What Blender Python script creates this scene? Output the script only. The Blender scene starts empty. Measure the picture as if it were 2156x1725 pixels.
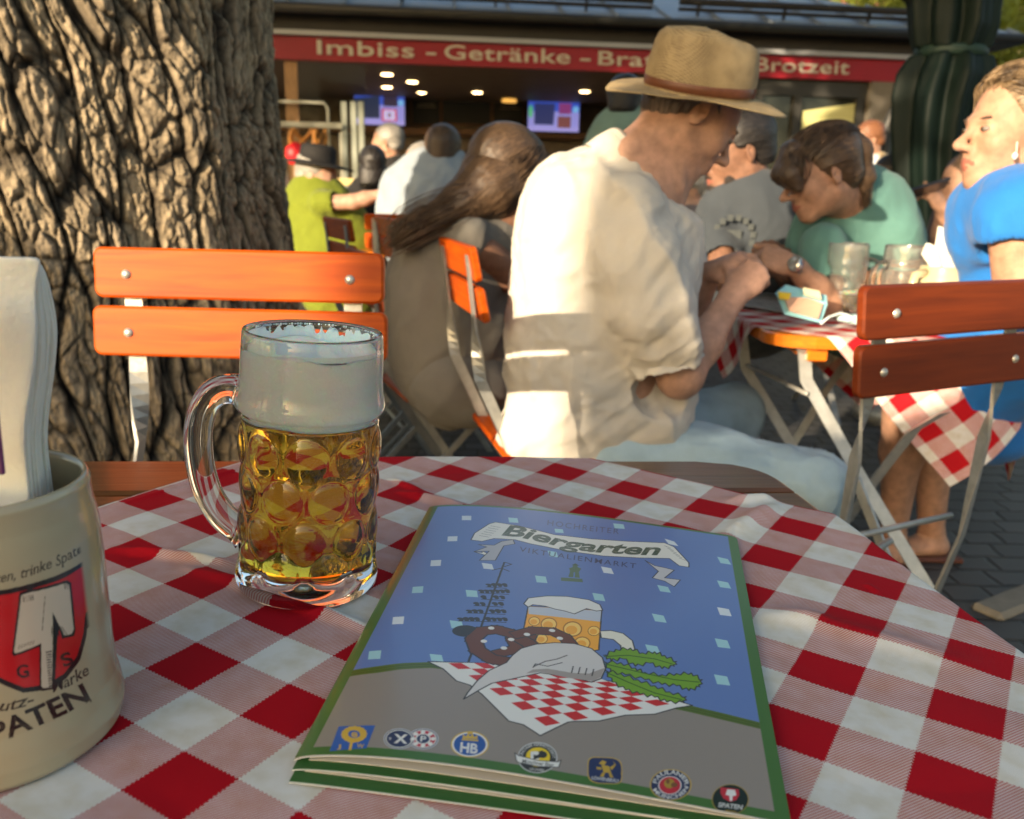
import bpy, math, random
import numpy as np
from mathutils import Vector, Matrix
PI=math.pi
scene=bpy.context.scene
# ---------------------------------------------------------------- camera
PITCH,ROLL,FPX=14.05,1.2,1800.0
TZ=0.75; CAMH=0.308
CAM=np.array([0,0,TZ+CAMH])
_p,_r=math.radians(PITCH),math.radians(ROLL)
r0=Vector((1,0,0)); u0=Vector((0,math.sin(_p),math.cos(_p))); f0=Vector((0,math.cos(_p),-math.sin(_p)))
CR=r0*math.cos(_r)+u0*math.sin(_r); CU=-r0*math.sin(_r)+u0*math.cos(_r)
cam_d=bpy.data.cameras.new('camera'); cam=bpy.data.objects.new('camera',cam_d); scene.collection.objects.link(cam)
m=Matrix.Identity(4)
for i in range(3):
    m[i][0]=CR[i]; m[i][1]=CU[i]; m[i][2]=-f0[i]; m[i][3]=CAM[i]
cam.matrix_world=m
cam_d.sensor_width=36; cam_d.lens=36*FPX/2156; cam_d.clip_start=0.01; cam_d.clip_end=400
cam_d.dof.use_dof=True; cam_d.dof.focus_distance=0.66; cam_d.dof.aperture_fstop=8.5
scene.camera=cam
# ---------------------------------------------------------------- sky, sun, exposure
SUN_EL=13.5; SUN_AZ=-128.0   # degrees; direction towards the sun, azimuth from +X
sd=Vector((math.cos(math.radians(SUN_EL))*math.cos(math.radians(SUN_AZ)),math.cos(math.radians(SUN_EL))*math.sin(math.radians(SUN_AZ)),math.sin(math.radians(SUN_EL))))
world=bpy.data.worlds.new('World'); scene.world=world; world.use_nodes=True
nt=world.node_tree; bg=nt.nodes['Background']
sky=nt.nodes.new('ShaderNodeTexSky'); sky.sky_type='NISHITA'; sky.sun_disc=False
sky.sun_elevation=math.radians(SUN_EL); sky.sun_rotation=math.radians(90-SUN_AZ); sky.dust_density=3.0; sky.air_density=1.2
nt.links.new(sky.outputs[0],bg.inputs[0]); bg.inputs[1].default_value=0.135
sl=bpy.data.lights.new('sun','SUN'); sl.energy=5.0; sl.angle=math.radians(0.5); sl.color=(1.0,0.80,0.56)
so=bpy.data.objects.new('sun',sl); scene.collection.objects.link(so)
so.rotation_euler=sd.to_track_quat('Z','Y').to_euler(); so.location=(-6,-4,5)
scene.view_settings.view_transform='Standard'; scene.view_settings.look='None'; scene.view_settings.gamma=1
scene.view_settings.exposure=1.12
scene.cycles.max_bounces=10; scene.cycles.transmission_bounces=10; scene.cycles.glossy_bounces=4
scene.cycles.caustics_reflective=False; scene.cycles.caustics_refractive=True; scene.cycles.sample_clamp_indirect=8
# ---------------------------------------------------------------- projection helpers (2156 x 1725 picture units)
def ray(x,y):
    X,Y=x-1078.0,y-862.5
    X0=X*math.cos(_r)+Y*math.sin(_r); Y0=-X*math.sin(_r)+Y*math.cos(_r)
    return np.array([X0/FPX, math.cos(_p)-(Y0/FPX)*math.sin(_p), -math.sin(_p)-Y0/FPX*math.cos(_p)])
def P(x,y,Y):
    d=ray(x,y); return CAM+d*(Y/d[1])
def PG(x,y,z=0.0):
    d=ray(x,y); return CAM+d*((z-CAM[2])/d[2])
TILT=math.radians(1.3)
TM=Matrix.Translation((0,0.6,TZ))@Matrix.Rotation(TILT,4,'Y')
_tR=np.array([math.cos(TILT),0,-math.sin(TILT)]); _tU=np.array([math.sin(TILT),0,math.cos(TILT)]); _tO=np.array([0,.6,TZ])
def TP(x,y,h=0.0):
    d=ray(x,y); q=_tO+_tU*h; k=((q-CAM)@_tU)/(d@_tU); w=CAM+d*k-_tO
    return np.array([w@_tR,w[1],w@_tU])
def TPY(x,y,ly):          # point of the ray at local y of the table frame
    d=ray(x,y); k=(ly+.6)/d[1]; w=CAM+d*k-_tO
    return np.array([w@_tR,w[1],w@_tU])
# ---------------------------------------------------------------- objects
COL=scene.collection
def new(name,verts,faces,mats,parent=None,smooth=True,mi=None,mw=None):
    me=bpy.data.meshes.new(name); 
    verts=np.asarray(verts,dtype=np.float32).reshape(-1,3)
    if isinstance(faces,np.ndarray) and faces.ndim==2:
        n=faces.shape[1]; me.vertices.add(len(verts)); me.vertices.foreach_set('co',verts.ravel())
        me.loops.add(faces.size); me.loops.foreach_set('vertex_index',faces.astype(np.int32).ravel())
        me.polygons.add(len(faces)); me.polygons.foreach_set('loop_start',np.arange(0,faces.size,n,dtype=np.int32))
        try: me.polygons.foreach_set('loop_total',np.full(len(faces),n,dtype=np.int32))
        except Exception: pass
        me.update(calc_edges=True); me.validate()
    else:
        me.from_pydata([tuple(map(float,v)) for v in verts],[],[tuple(int(i) for i in f) for f in faces]); me.update()
    if not isinstance(mats,(list,tuple)): mats=[mats]
    for mm in mats: me.materials.append(mm)
    if mi is not None: me.polygons.foreach_set('material_index',np.asarray(mi,dtype=np.int32))
    me.polygons.foreach_set('use_smooth',np.full(len(me.polygons),bool(smooth)))
    o=bpy.data.objects.new(name,me); COL.objects.link(o)
    if parent is not None: o.parent=parent
    if mw is not None: o.matrix_world=mw
    return o
def tag(o,label=None,cat=None,group=None,kind=None):
    if label: o['label']=label
    if cat: o['category']=cat
    if group: o['group']=group
    if kind: o['kind']=kind
    return o
def empty(name,loc=(0,0,0),label=None,cat=None,group=None,mw=None,rz=0):
    o=bpy.data.objects.new(name,None); COL.objects.link(o); o.empty_display_size=.1
    if mw is not None: o.matrix_world=mw
    else: o.location=loc; o.rotation_euler=(0,0,rz)
    return tag(o,label,cat,group)
def relink(o,parent):      # parent an object whose mesh is in world coordinates
    o.parent=parent; bpy.context.view_layer.update() if False else None
    o.matrix_parent_inverse=parent_matrix(parent).inverted(); return o
def parent_matrix(o):
    if o.parent is None:
        return Matrix.Translation(o.location)@o.rotation_euler.to_matrix().to_4x4()@Matrix.Diagonal((*o.scale,1))
    return parent_matrix(o.parent)@o.matrix_parent_inverse@Matrix.Translation(o.location)@o.rotation_euler.to_matrix().to_4x4()
class MB:
    def __init__(s): s.v=[];s.f=[];s.m=[];s.n=0
    def add(s,v,f,mi=0):
        v=np.asarray(v,float).reshape(-1,3); s.v.append(v)
        for q in f: s.f.append(tuple(int(i)+s.n for i in q)); s.m.append(mi)
        s.n+=len(v); return s
    def box(s,c,size,R=None,mi=0,bev=0.0):
        hx,hy,hz=[a/2 for a in size]
        if bev<=0:
            v=np.array([[x,y,z] for x in(-hx,hx) for y in(-hy,hy) for z in(-hz,hz)])
            f=[(0,1,3,2),(4,6,7,5),(0,4,5,1),(2,3,7,6),(0,2,6,4),(1,5,7,3)]
        else:   # bevelled: 24 verts
            b=min(bev,hx*.98,hy*.98,hz*.98); v=[];idx={}
            for ix,x in enumerate((-1,1)):
                for iy,y in enumerate((-1,1)):
                    for iz,z in enumerate((-1,1)):
                        for a in range(3):
                            q=[x*(hx-b),y*(hy-b),z*(hz-b)]; q[a]=(x,y,z)[a]*(hx,hy,hz)[a]
                            idx[(ix,iy,iz,a)]=len(v); v.append(q)
            v=np.array(v); f=[]
            for a in range(3):
                o1,o2=[q for q in range(3) if q!=a]
                for sgn in(0,1):
                    q=[]
                    for (p1,p2) in((0,0),(1,0),(1,1),(0,1)):
                        k=[0,0,0];k[a]=sgn;k[o1]=p1;k[o2]=p2; q.append(idx[(*k,a)])
                    if (sgn==0)^(a==1): q=q[::-1]
                    f.append(q)
                for p1 in(0,1):
                    for p2 in(0,1):
                        k0=[0,0,0];k1=[0,0,0];k0[o1]=k1[o1]=p1;k0[o2]=k1[o2]=p2;k1[a]=1
                        q=[idx[(*k0,o1)],idx[(*k1,o1)],idx[(*k1,o2)],idx[(*k0,o2)]]
                        f.append(q)
            for k in [(x,y,z) for x in(0,1) for y in(0,1) for z in(0,1)]: f.append([idx[(*k,0)],idx[(*k,1)],idx[(*k,2)]])
        if R is not None: v=v@np.asarray(R).T
        return s.add(v+np.asarray(c),f,mi)
    def bar(s,a,b,w,t,up=(0,0,1),mi=0,bev=0.0):   # flat bar from a to b, width w along 'side', thickness t
        a=np.asarray(a,float);b=np.asarray(b,float);d=b-a;L=np.linalg.norm(d);d=d/L
        up=np.asarray(up,float); x=np.cross(up,d); 
        if np.linalg.norm(x)<1e-4: x=np.cross((1,0,0),d)
        x/=np.linalg.norm(x); y=np.cross(d,x)
        return s.box((a+b)/2,(w,t,L),np.stack([x,y,d],1),mi,bev)
    def tube(s,pts,rad,n=10,mi=0,cap=True,flat=None):
        pts=np.asarray(pts,float); N=len(pts); rad=np.broadcast_to(np.asarray(rad,float),(N,))
        T=np.gradient(pts,axis=0); T/=np.linalg.norm(T,axis=1)[:,None]+1e-12
        ref=np.array([0,0,1.]) if abs(T[0][2])<.9 else np.array([1.,0,0])
        nrm=np.cross(T[0],ref);nrm/=np.linalg.norm(nrm); V=[]
        for i in range(N):
            nrm=nrm-T[i]*(nrm@T[i]); nrm/=np.linalg.norm(nrm); b=np.cross(T[i],nrm)
            for k in range(n):
                a=2*PI*k/n; V.append(pts[i]+rad[i]*(math.cos(a)*nrm+math.sin(a)*b*(flat or 1)))
        F=[(i*n+k,i*n+(k+1)%n,(i+1)*n+(k+1)%n,(i+1)*n+k) for i in range(N-1) for k in range(n)]
        if cap: F+=[tuple(range(n))[::-1],tuple((N-1)*n+k for k in range(n))]
        return s.add(V,F,mi)
    def lathe(s,prof,n=48,c=(0,0,0),sc=(1,1),mi=0,cap=True,axis=None):
        V=[];
        for (r,z) in prof:
            for k in range(n):
                a=2*PI*k/n; V.append((r*math.cos(a)*sc[0],r*math.sin(a)*sc[1],z))
        V=np.array(V)
        if axis is not None: V=V@np.asarray(axis).T
        N=len(prof)
        F=[(i*n+k,i*n+(k+1)%n,(i+1)*n+(k+1)%n,(i+1)*n+k) for i in range(N-1) for k in range(n)]
        if cap: F+=[tuple(range(n))[::-1],tuple((N-1)*n+k for k in range(n))]
        return s.add(V+np.asarray(c),F,mi)
    def prism(s,poly,z0,z1,M=None,mi=0):     # poly in xy, extruded z0..z1, mapped by M(3x4)
        n=len(poly); V=[(x,y,z0) for x,y in poly]+[(x,y,z1) for x,y in poly]; V=np.array(V,float)
        if M is not None: V=V@M[:,:3].T+M[:,3]
        F=[tuple(range(n))[::-1],tuple(range(n,2*n))]+[(k,(k+1)%n,n+(k+1)%n,n+k) for k in range(n)]
        return s.add(V,F,mi)
    def build(s,name,mats,parent=None,smooth=False,mw=None,auto=None):
        o=new(name,np.concatenate(s.v),s.f,mats,parent,smooth,s.m,mw)
        if auto is not None:
            me=o.data; me.polygons.foreach_set('use_smooth',np.full(len(me.polygons),True))
            me.update()
            try:
                import bmesh
                bm=bmesh.new(); bm.from_mesh(me)
                for e in bm.edges:
                    if len(e.link_faces)==2 and e.calc_face_angle(0)>math.radians(auto): e.smooth=False
                bm.to_mesh(me); bm.free()
            except Exception: pass
        return o
def rrect(w,h,r,n=5):
    pts=[]
    for cx,cy,a0 in((w/2-r,h/2-r,0),(-w/2+r,h/2-r,90),(-w/2+r,-h/2+r,180),(w/2-r,-h/2+r,270)):
        for k in range(n+1):
            a=math.radians(a0+90*k/n); pts.append((cx+r*math.cos(a),cy+r*math.sin(a)))
    return pts
def grid_faces(nu,nv):     # vertices index = j*nu+i
    i,j=np.meshgrid(np.arange(nu-1),np.arange(nv-1)); a=(j*nu+i).ravel()
    return np.stack([a,a+1,a+nu+1,a+nu],1)
# ---------------------------------------------------------------- noise
def _h(ix,iy,iz,seed=0):
    h=(ix.astype(np.int64)*374761393+iy.astype(np.int64)*668265263+iz.astype(np.int64)*2147483647+seed*974634777)&0xffffffff
    h=((h^(h>>13))*1274126177)&0xffffffff; h=h^(h>>16); return (h&0xffffff)/float(0xffffff)
def vnoise(p,seed=0):
    p=np.asarray(p,float); i=np.floor(p).astype(np.int64); f=p-i; f=f*f*(3-2*f); x,y,z=i[:,0],i[:,1],i[:,2]; r=0
    for a in(0,1):
        for b in(0,1):
            for c in(0,1):
                w=(f[:,0] if a else 1-f[:,0])*(f[:,1] if b else 1-f[:,1])*(f[:,2] if c else 1-f[:,2])
                r=r+w*_h(x+a,y+b,z+c,seed)
    return r*2-1
def fbm(p,oct=4,seed=0,gain=.5):
    r=0;a=1;p=np.asarray(p,float)
    for k in range(oct): r=r+a*vnoise(p*2**k,seed+k*7); a*=gain
    return r
def worley2(u,v,seed=0):
    iu=np.floor(u).astype(np.int64); iv=np.floor(v).astype(np.int64); d1=np.full(u.shape,9.);d2=np.full(u.shape,9.);cid=np.zeros(u.shape)
    for a in(-1,0,1):
        for b in(-1,0,1):
            z=np.zeros_like(iu); cu=iu+a+_h(iu+a,iv+b,z,seed); cv=iv+b+_h(iu+a,iv+b,z,seed+3)
            d=np.hypot(u-cu,v-cv); c=_h(iu+a,iv+b,z,seed+5)
            n=d<d1; d2=np.where(n,d1,np.minimum(d2,d)); cid=np.where(n,c,cid); d1=np.where(n,d,d1)
    return d1,d2,cid
# ---------------------------------------------------------------- materials
def mat(name,col=(.5,.5,.5),rough=.6,metal=0.,bump=0.,bscale=50.,var=0.,vscale=8.,spec=.5,coord='Object',stretch=(1,1,1),trans=0.,ior=1.45,emit=None,es=1.,sss=0.,coat=0.,sheen=0.,col2=None,attr=None,alpha=1.):
    mt=bpy.data.materials.new(name); mt.use_nodes=True; n=mt.node_tree.nodes; l=mt.node_tree.links; b=n['Principled BSDF']
    b.inputs['Base Color'].default_value=(*col,1); b.inputs['Roughness'].default_value=rough; b.inputs['Metallic'].default_value=metal
    b.inputs['Specular IOR Level'].default_value=spec; b.inputs['IOR'].default_value=ior; b.inputs['Transmission Weight'].default_value=trans
    b.inputs['Coat Weight'].default_value=coat; b.inputs['Coat Roughness'].default_value=.12; b.inputs['Sheen Weight'].default_value=sheen
    if sss>0:
        b.inputs['Subsurface Weight'].default_value=sss; b.inputs['Subsurface Radius'].default_value=(.012,.004,.002); b.inputs['Subsurface Scale'].default_value=1.0
    if emit: b.inputs['Emission Color'].default_value=(*emit,1); b.inputs['Emission Strength'].default_value=es
    tc=n.new('ShaderNodeTexCoord'); mp=n.new('ShaderNodeMapping'); mp.inputs['Scale'].default_value=stretch
    l.new(tc.outputs[coord],mp.inputs[0])
    base=None
    if attr:
        a=n.new('ShaderNodeAttribute'); a.attribute_name=attr; base=a.outputs['Color']; l.new(base,b.inputs['Base Color'])
    if var>0:
        nz=n.new('ShaderNodeTexNoise'); nz.inputs['Scale'].default_value=vscale; nz.inputs['Detail'].default_value=6; nz.inputs['Roughness'].default_value=.6
        l.new(mp.outputs[0],nz.inputs['Vector']); mx=n.new('ShaderNodeMix'); mx.data_type='RGBA'
        rp=n.new('ShaderNodeMapRange'); rp.inputs[1].default_value=.3; rp.inputs[2].default_value=.7; l.new(nz.outputs['Fac'],rp.inputs[0]); l.new(rp.outputs[0],mx.inputs[0])
        c1=[max(0,c*(1-var)) for c in col]; c2=col2 or [min(1,c*(1+var)) for c in col]
        if base is not None:
            mx.blend_type='MULTIPLY'; mx.inputs[0].default_value=1; l.remove(mx.inputs[0].links[0]); mx.inputs[0].default_value=1
            gr=n.new('ShaderNodeMapRange'); gr.inputs[3].default_value=1-var; gr.inputs[4].default_value=1.0; l.new(nz.outputs['Fac'],gr.inputs[0])
            cb=n.new('ShaderNodeCombineColor'); [l.new(gr.outputs[0],cb.inputs[k]) for k in range(3)]
            l.new(base,mx.inputs[6]); l.new(cb.outputs[0],mx.inputs[7])
        else:
            mx.inputs[6].default_value=(*c1,1); mx.inputs[7].default_value=(*c2,1)
        l.new(mx.outputs[2],b.inputs['Base Color'])
    if bump>0:
        nb=n.new('ShaderNodeTexNoise'); nb.inputs['Scale'].default_value=bscale; nb.inputs['Detail'].default_value=5; l.new(mp.outputs[0],nb.inputs['Vector'])
        bp=n.new('ShaderNodeBump'); bp.inputs['Strength'].default_value=min(1,bump); bp.inputs['Distance'].default_value=.003; l.new(nb.outputs['Fac'],bp.inputs['Height']); l.new(bp.outputs[0],b.inputs['Normal'])
    return mt
def nodes_of(mt): return mt.node_tree.nodes,mt.node_tree.links,mt.node_tree.nodes['Principled BSDF']
def setcol(o,rgb):      # rgb per vertex, linear
    me=o.data; a=me.color_attributes.new('Col','FLOAT_COLOR','POINT'); c=np.ones((len(me.vertices),4),np.float32); c[:,:3]=rgb; a.data.foreach_set('color',c.ravel())
def lin(r,g,b):
    f=lambda c:(c/255/12.92) if c/255<=.04045 else ((c/255+.055)/1.055)**2.4
    return np.array([f(r),f(g),f(b)])
# ---------------------------------------------------------------- painting onto vertex colours
_glyph={}
def text_tris(s,shear=0.,bold=0.,spacing=1.):
    k=(s,shear,bold,spacing)
    if k in _glyph: return _glyph[k]
    cu=bpy.data.curves.new('t','FONT'); cu.body=s; cu.size=1; cu.shear=shear; cu.offset=bold; cu.space_character=spacing; cu.align_x='CENTER'; cu.resolution_u=4
    o=bpy.data.objects.new('t',cu); COL.objects.link(o); dg=bpy.context.evaluated_depsgraph_get(); dg.update(); me=o.evaluated_get(dg).to_mesh()
    me.calc_loop_triangles(); v=np.array([q.co[:2] for q in me.vertices]); t=np.array([list(q.vertices) for q in me.loop_triangles])
    r=(v,t); o.to_mesh_clear(); bpy.data.objects.remove(o); bpy.data.curves.remove(cu); _glyph[k]=r; return r
class Canvas:       # y up, unit square mapped
    def __init__(s,w,h,col): s.w,s.h=w,h; s.a=np.zeros((h,w,3))+np.asarray(col)
    def poly(s,pts,col,al=1.):
        p=np.asarray(pts,float)*[s.w-1,s.h-1]; x0,y0=np.floor(p.min(0)-1).astype(int).clip(0); x1,y1=np.ceil(p.max(0)+1).astype(int); x1=min(x1,s.w-1);y1=min(y1,s.h-1)
        if x1<=x0 or y1<=y0: return
        X,Y=np.meshgrid(np.arange(x0,x1+1),np.arange(y0,y1+1)); cov=0
        for dx,dy in((-.25,-.25),(.25,-.25),(-.25,.25),(.25,.25)):
            x=X+dx;y=Y+dy; ins=np.zeros(X.shape,bool); q=np.roll(p,1,0)
            for (xa,ya),(xb,yb) in zip(p,q):
                if ya==yb: continue
                c=((ya>y)!=(yb>y))&(x<(xb-xa)*(y-ya)/(yb-ya)+xa); ins^=c
            cov=cov+ins*.25
        cov=(cov*al)[...,None]; s.a[y0:y1+1,x0:x1+1]=s.a[y0:y1+1,x0:x1+1]*(1-cov)+np.asarray(col)*cov
    def line(s,pts,w,col,close=False):
        pts=[np.asarray(q,float) for q in pts]
        if close: pts.append(pts[0])
        asp=s.w/s.h
        for a,b in zip(pts[:-1],pts[1:]):
            d=(b-a)*[s.w,s.h]; L=np.hypot(*d)
            if L<1e-6: continue
            n=np.array([-d[1],d[0]])/L*w*s.w/2/np.array([s.w,s.h]); e=d/L*w*s.w*.3/np.array([s.w,s.h])
            s.poly([a-n-e,b-n+e,b+n+e,a+n-e],col)
    def disc(s,c,r,col,ry=None,n=24,rot=0):
        ry=ry or r; pts=[]
        for k in range(n):
            a=2*PI*k/n; x=r*math.cos(a);y=ry*math.sin(a); pts.append((c[0]+x*math.cos(rot)-y*math.sin(rot),c[1]+x*math.sin(rot)+y*math.cos(rot)))
        s.poly(pts,col)
    def tris(s,v,t,col):
        for q in t: s.poly(v[q],col)
    def text(s,txt,fn,col,shear=0,bold=0,spacing=1.):   # fn maps (n,2) glyph coords -> uv
        v,t=text_tris(txt,shear,bold,spacing); s.tris(fn(v),t,col)
# ---------------------------------------------------------------- implicit surfaces
class Field:
    def __init__(s,lo,hi,h):
        s.h=h; s.lo=np.asarray(lo,float)-3*h; s.n=np.ceil((np.asarray(hi,float)+3*h-s.lo)/h).astype(int)+1
        s.D=np.full(tuple(s.n),1.,np.float32); s.ax=[(s.lo[i]+np.arange(s.n[i])*h).astype(np.float32) for i in range(3)]
    def blk(s,lo,hi):
        a=np.clip(np.floor((lo-s.lo)/s.h).astype(int),0,s.n-1); b=np.clip(np.ceil((hi-s.lo)/s.h).astype(int)+1,0,s.n)
        if np.any(b-a<2): return None,None
        sl=tuple(slice(a[i],b[i]) for i in range(3)); X,Y,Z=np.meshgrid(s.ax[0][sl[0]],s.ax[1][sl[1]],s.ax[2][sl[2]],indexing='ij')
        return sl,(X,Y,Z)
    def put(s,pr):
        lo,hi=pr.bounds(); M=max(.05,pr.k*1.5); sl,G=s.blk(lo-M,hi+M)
        if sl is None: return
        d=pr.dist(*G).astype(np.float32); A=s.D[sl]; k=pr.k
        if pr.op=='add':
            if k>0: h=np.maximum(k-np.abs(A-d),0)/k; s.D[sl]=np.minimum(A,d)-h*h*k*.25
            else: s.D[sl]=np.minimum(A,d)
        else:
            d=-d
            if k>0: h=np.maximum(k-np.abs(A-d),0)/k; s.D[sl]=np.maximum(A,d)+h*h*k*.25
            else: s.D[sl]=np.maximum(A,d)
    def plane(s,pt,n,k=.0):     # cut away everything on the side n points to
        X,Y,Z=np.meshgrid(*s.ax,indexing='ij'); d=((X-pt[0])*n[0]+(Y-pt[1])*n[1]+(Z-pt[2])*n[2]).astype(np.float32)
        if k>0: h=np.maximum(k-np.abs(s.D-d),0)/k; s.D=np.maximum(s.D,d)+h*h*k*.25
        else: s.D=np.maximum(s.D,d)
    def mesh(s):
        D=s.D; D[0]=D[-1]=1;D[:,0]=1;D[:,-1]=1;D[:,:,0]=1;D[:,:,-1]=1; I=D<0
        nx,ny,nz=D.shape; c=np.zeros((nx-1,ny-1,nz-1),np.int8)
        for a in(0,1):
            for b in(0,1):
                for e in(0,1): c+=I[a:nx-1+a,b:ny-1+b,e:nz-1+e]
        act=(c>0)&(c<8); idx=np.full(act.shape,-1,np.int64); ii=np.argwhere(act); idx[act]=np.arange(len(ii))
        acc=np.zeros((len(ii),3)); cnt=np.zeros(len(ii))
        for ax in range(3):
            o1,o2=[q for q in range(3) if q!=ax]
            for b in(0,1):
                for e in(0,1):
                    p0=ii.copy(); p0[:,o1]+=b; p0[:,o2]+=e; p1=p0.copy(); p1[:,ax]+=1
                    v0=D[p0[:,0],p0[:,1],p0[:,2]]; v1=D[p1[:,0],p1[:,1],p1[:,2]]; m=(v0<0)!=(v1<0)
                    t=np.where(m,v0/(v0-v1+1e-20),0); q=p0.astype(float); q[:,ax]+=t; acc+=q*m[:,None]; cnt+=m
        V=s.lo+acc/cnt[:,None]*s.h; F=[]
        for ax in range(3):
            o1,o2=[(1,2),(2,0),(0,1)][ax]
            sa=[slice(None)]*3; sb=[slice(None)]*3; sa[ax]=slice(0,-1); sb[ax]=slice(1,None)
            m=I[tuple(sa)]!=I[tuple(sb)]; e=np.argwhere(m); e=e[(e[:,o1]>0)&(e[:,o2]>0)]
            ins=I[e[:,0],e[:,1],e[:,2]]
            def cell(d1,d2):
                q=e.copy(); q[:,o1]-=d1; q[:,o2]-=d2; return idx[q[:,0],q[:,1],q[:,2]]
            Q=np.stack([cell(1,1),cell(0,1),cell(0,0),cell(1,0)],1); Q[~ins]=Q[~ins][:,::-1]; F.append(Q)
        F=np.concatenate(F); F=F[(F>=0).all(1)]
        return V,F
class Cone:
    def __init__(s,a,b,ra,rb,k=.02,op='add',lab=None,flat=None,fs=1.):
        s.a=np.asarray(a,float);s.b=np.asarray(b,float);s.ra=ra;s.rb=rb;s.k=k;s.op=op;s.lab=lab;s.flat=None if flat is None else np.asarray(flat,float)/np.linalg.norm(flat);s.fs=fs
    def bounds(s):
        r=max(s.ra,s.rb)*max(1,s.fs); return np.minimum(s.a,s.b)-r,np.maximum(s.a,s.b)+r
    def dist(s,X,Y,Z):
        px,py,pz=X-s.a[0],Y-s.a[1],Z-s.a[2]
        ab=s.b-s.a
        if s.flat is not None:
            n=s.flat; q=(px*n[0]+py*n[1]+pz*n[2])*(1/s.fs-1); px=px+q*n[0];py=py+q*n[1];pz=pz+q*n[2]
            ab=ab+n*(ab@n)*(1/s.fs-1)
        L=ab@ab+1e-12; t=np.clip((px*ab[0]+py*ab[1]+pz*ab[2])/L,0,1)
        d=np.sqrt((px-t*ab[0])**2+(py-t*ab[1])**2+(pz-t*ab[2])**2)-(s.ra+(s.rb-s.ra)*t)
        return d*min(1,s.fs) if s.flat is not None else d
class Ell:
    def __init__(s,c,r,R=None,k=.02,op='add',lab=None):
        s.c=np.asarray(c,float);s.r=np.asarray(r,float);s.R=np.eye(3) if R is None else np.asarray(R,float);s.k=k;s.op=op;s.lab=lab
    def bounds(s): m=s.r.max(); return s.c-m,s.c+m
    def dist(s,X,Y,Z):
        px,py,pz=X-s.c[0],Y-s.c[1],Z-s.c[2]; q=[(px*s.R[0,i]+py*s.R[1,i]+pz*s.R[2,i])/s.r[i] for i in range(3)]
        k0=np.sqrt(q[0]**2+q[1]**2+q[2]**2)+1e-9; k1=np.sqrt((q[0]/s.r[0])**2+(q[1]/s.r[1])**2+(q[2]/s.r[2])**2)+1e-9
        return k0*(k0-1)/k1
def chain(pts,rads,k=.03,**kw): return [Cone(pts[i],pts[i+1],rads[i],rads[i+1],k,**kw) for i in range(len(pts)-1)]
def sdf_obj(name,prims,h,mats,parent=None,cuts=(),disp=None,labels=None,smooth=1):
    lo=np.min([p.bounds()[0] for p in prims if p.op=='add'],0); hi=np.max([p.bounds()[1] for p in prims if p.op=='add'],0)
    F=Field(lo-.02,hi+.02,h)
    for p in prims: F.put(p)
    for c in cuts: F.plane(*c)
    V,Q=F.mesh()
    if len(V)==0: V=np.zeros((3,3)); Q=np.array([[0,1,2,2]])
    if disp is not None or smooth:
        for _ in range(smooth):       # one umbrella relaxation
            e=np.concatenate([Q[:,[0,1]],Q[:,[1,2]],Q[:,[2,3]],Q[:,[3,0]]]); acc=np.zeros_like(V); cnt=np.zeros(len(V))
            for a,b in((0,1),(1,0)):
                for c in range(3): acc[:,c]+=np.bincount(e[:,a],V[e[:,b],c],len(V))
                cnt+=np.bincount(e[:,a],minlength=len(V))
            V=V*.5+.5*acc/np.maximum(cnt,1)[:,None]
    if disp is not None:
        n=np.cross(V[Q[:,2]]-V[Q[:,0]],V[Q[:,3]]-V[Q[:,1]]); N=np.zeros_like(V)
        for c in range(3):
            for j in range(4): N[:,c]+=np.bincount(Q[:,j],n[:,c],len(V))
        N/=np.linalg.norm(N,axis=1)[:,None]+1e-12
        V=V+N*disp(V)[:,None]
    mi=None
    if labels:
        C=V[Q].mean(1); mi=np.zeros(len(Q),int)
        for i,fn in enumerate(labels): mi[fn(C)]=i+1
    return new(name,V,Q,mats,parent,True,mi)
def labfn(prims,thr=.002):
    def f(C):
        m=np.zeros(len(C),bool)
        for p in prims: m|=p.dist(C[:,0],C[:,1],C[:,2])<thr
        return m
    return f
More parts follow.
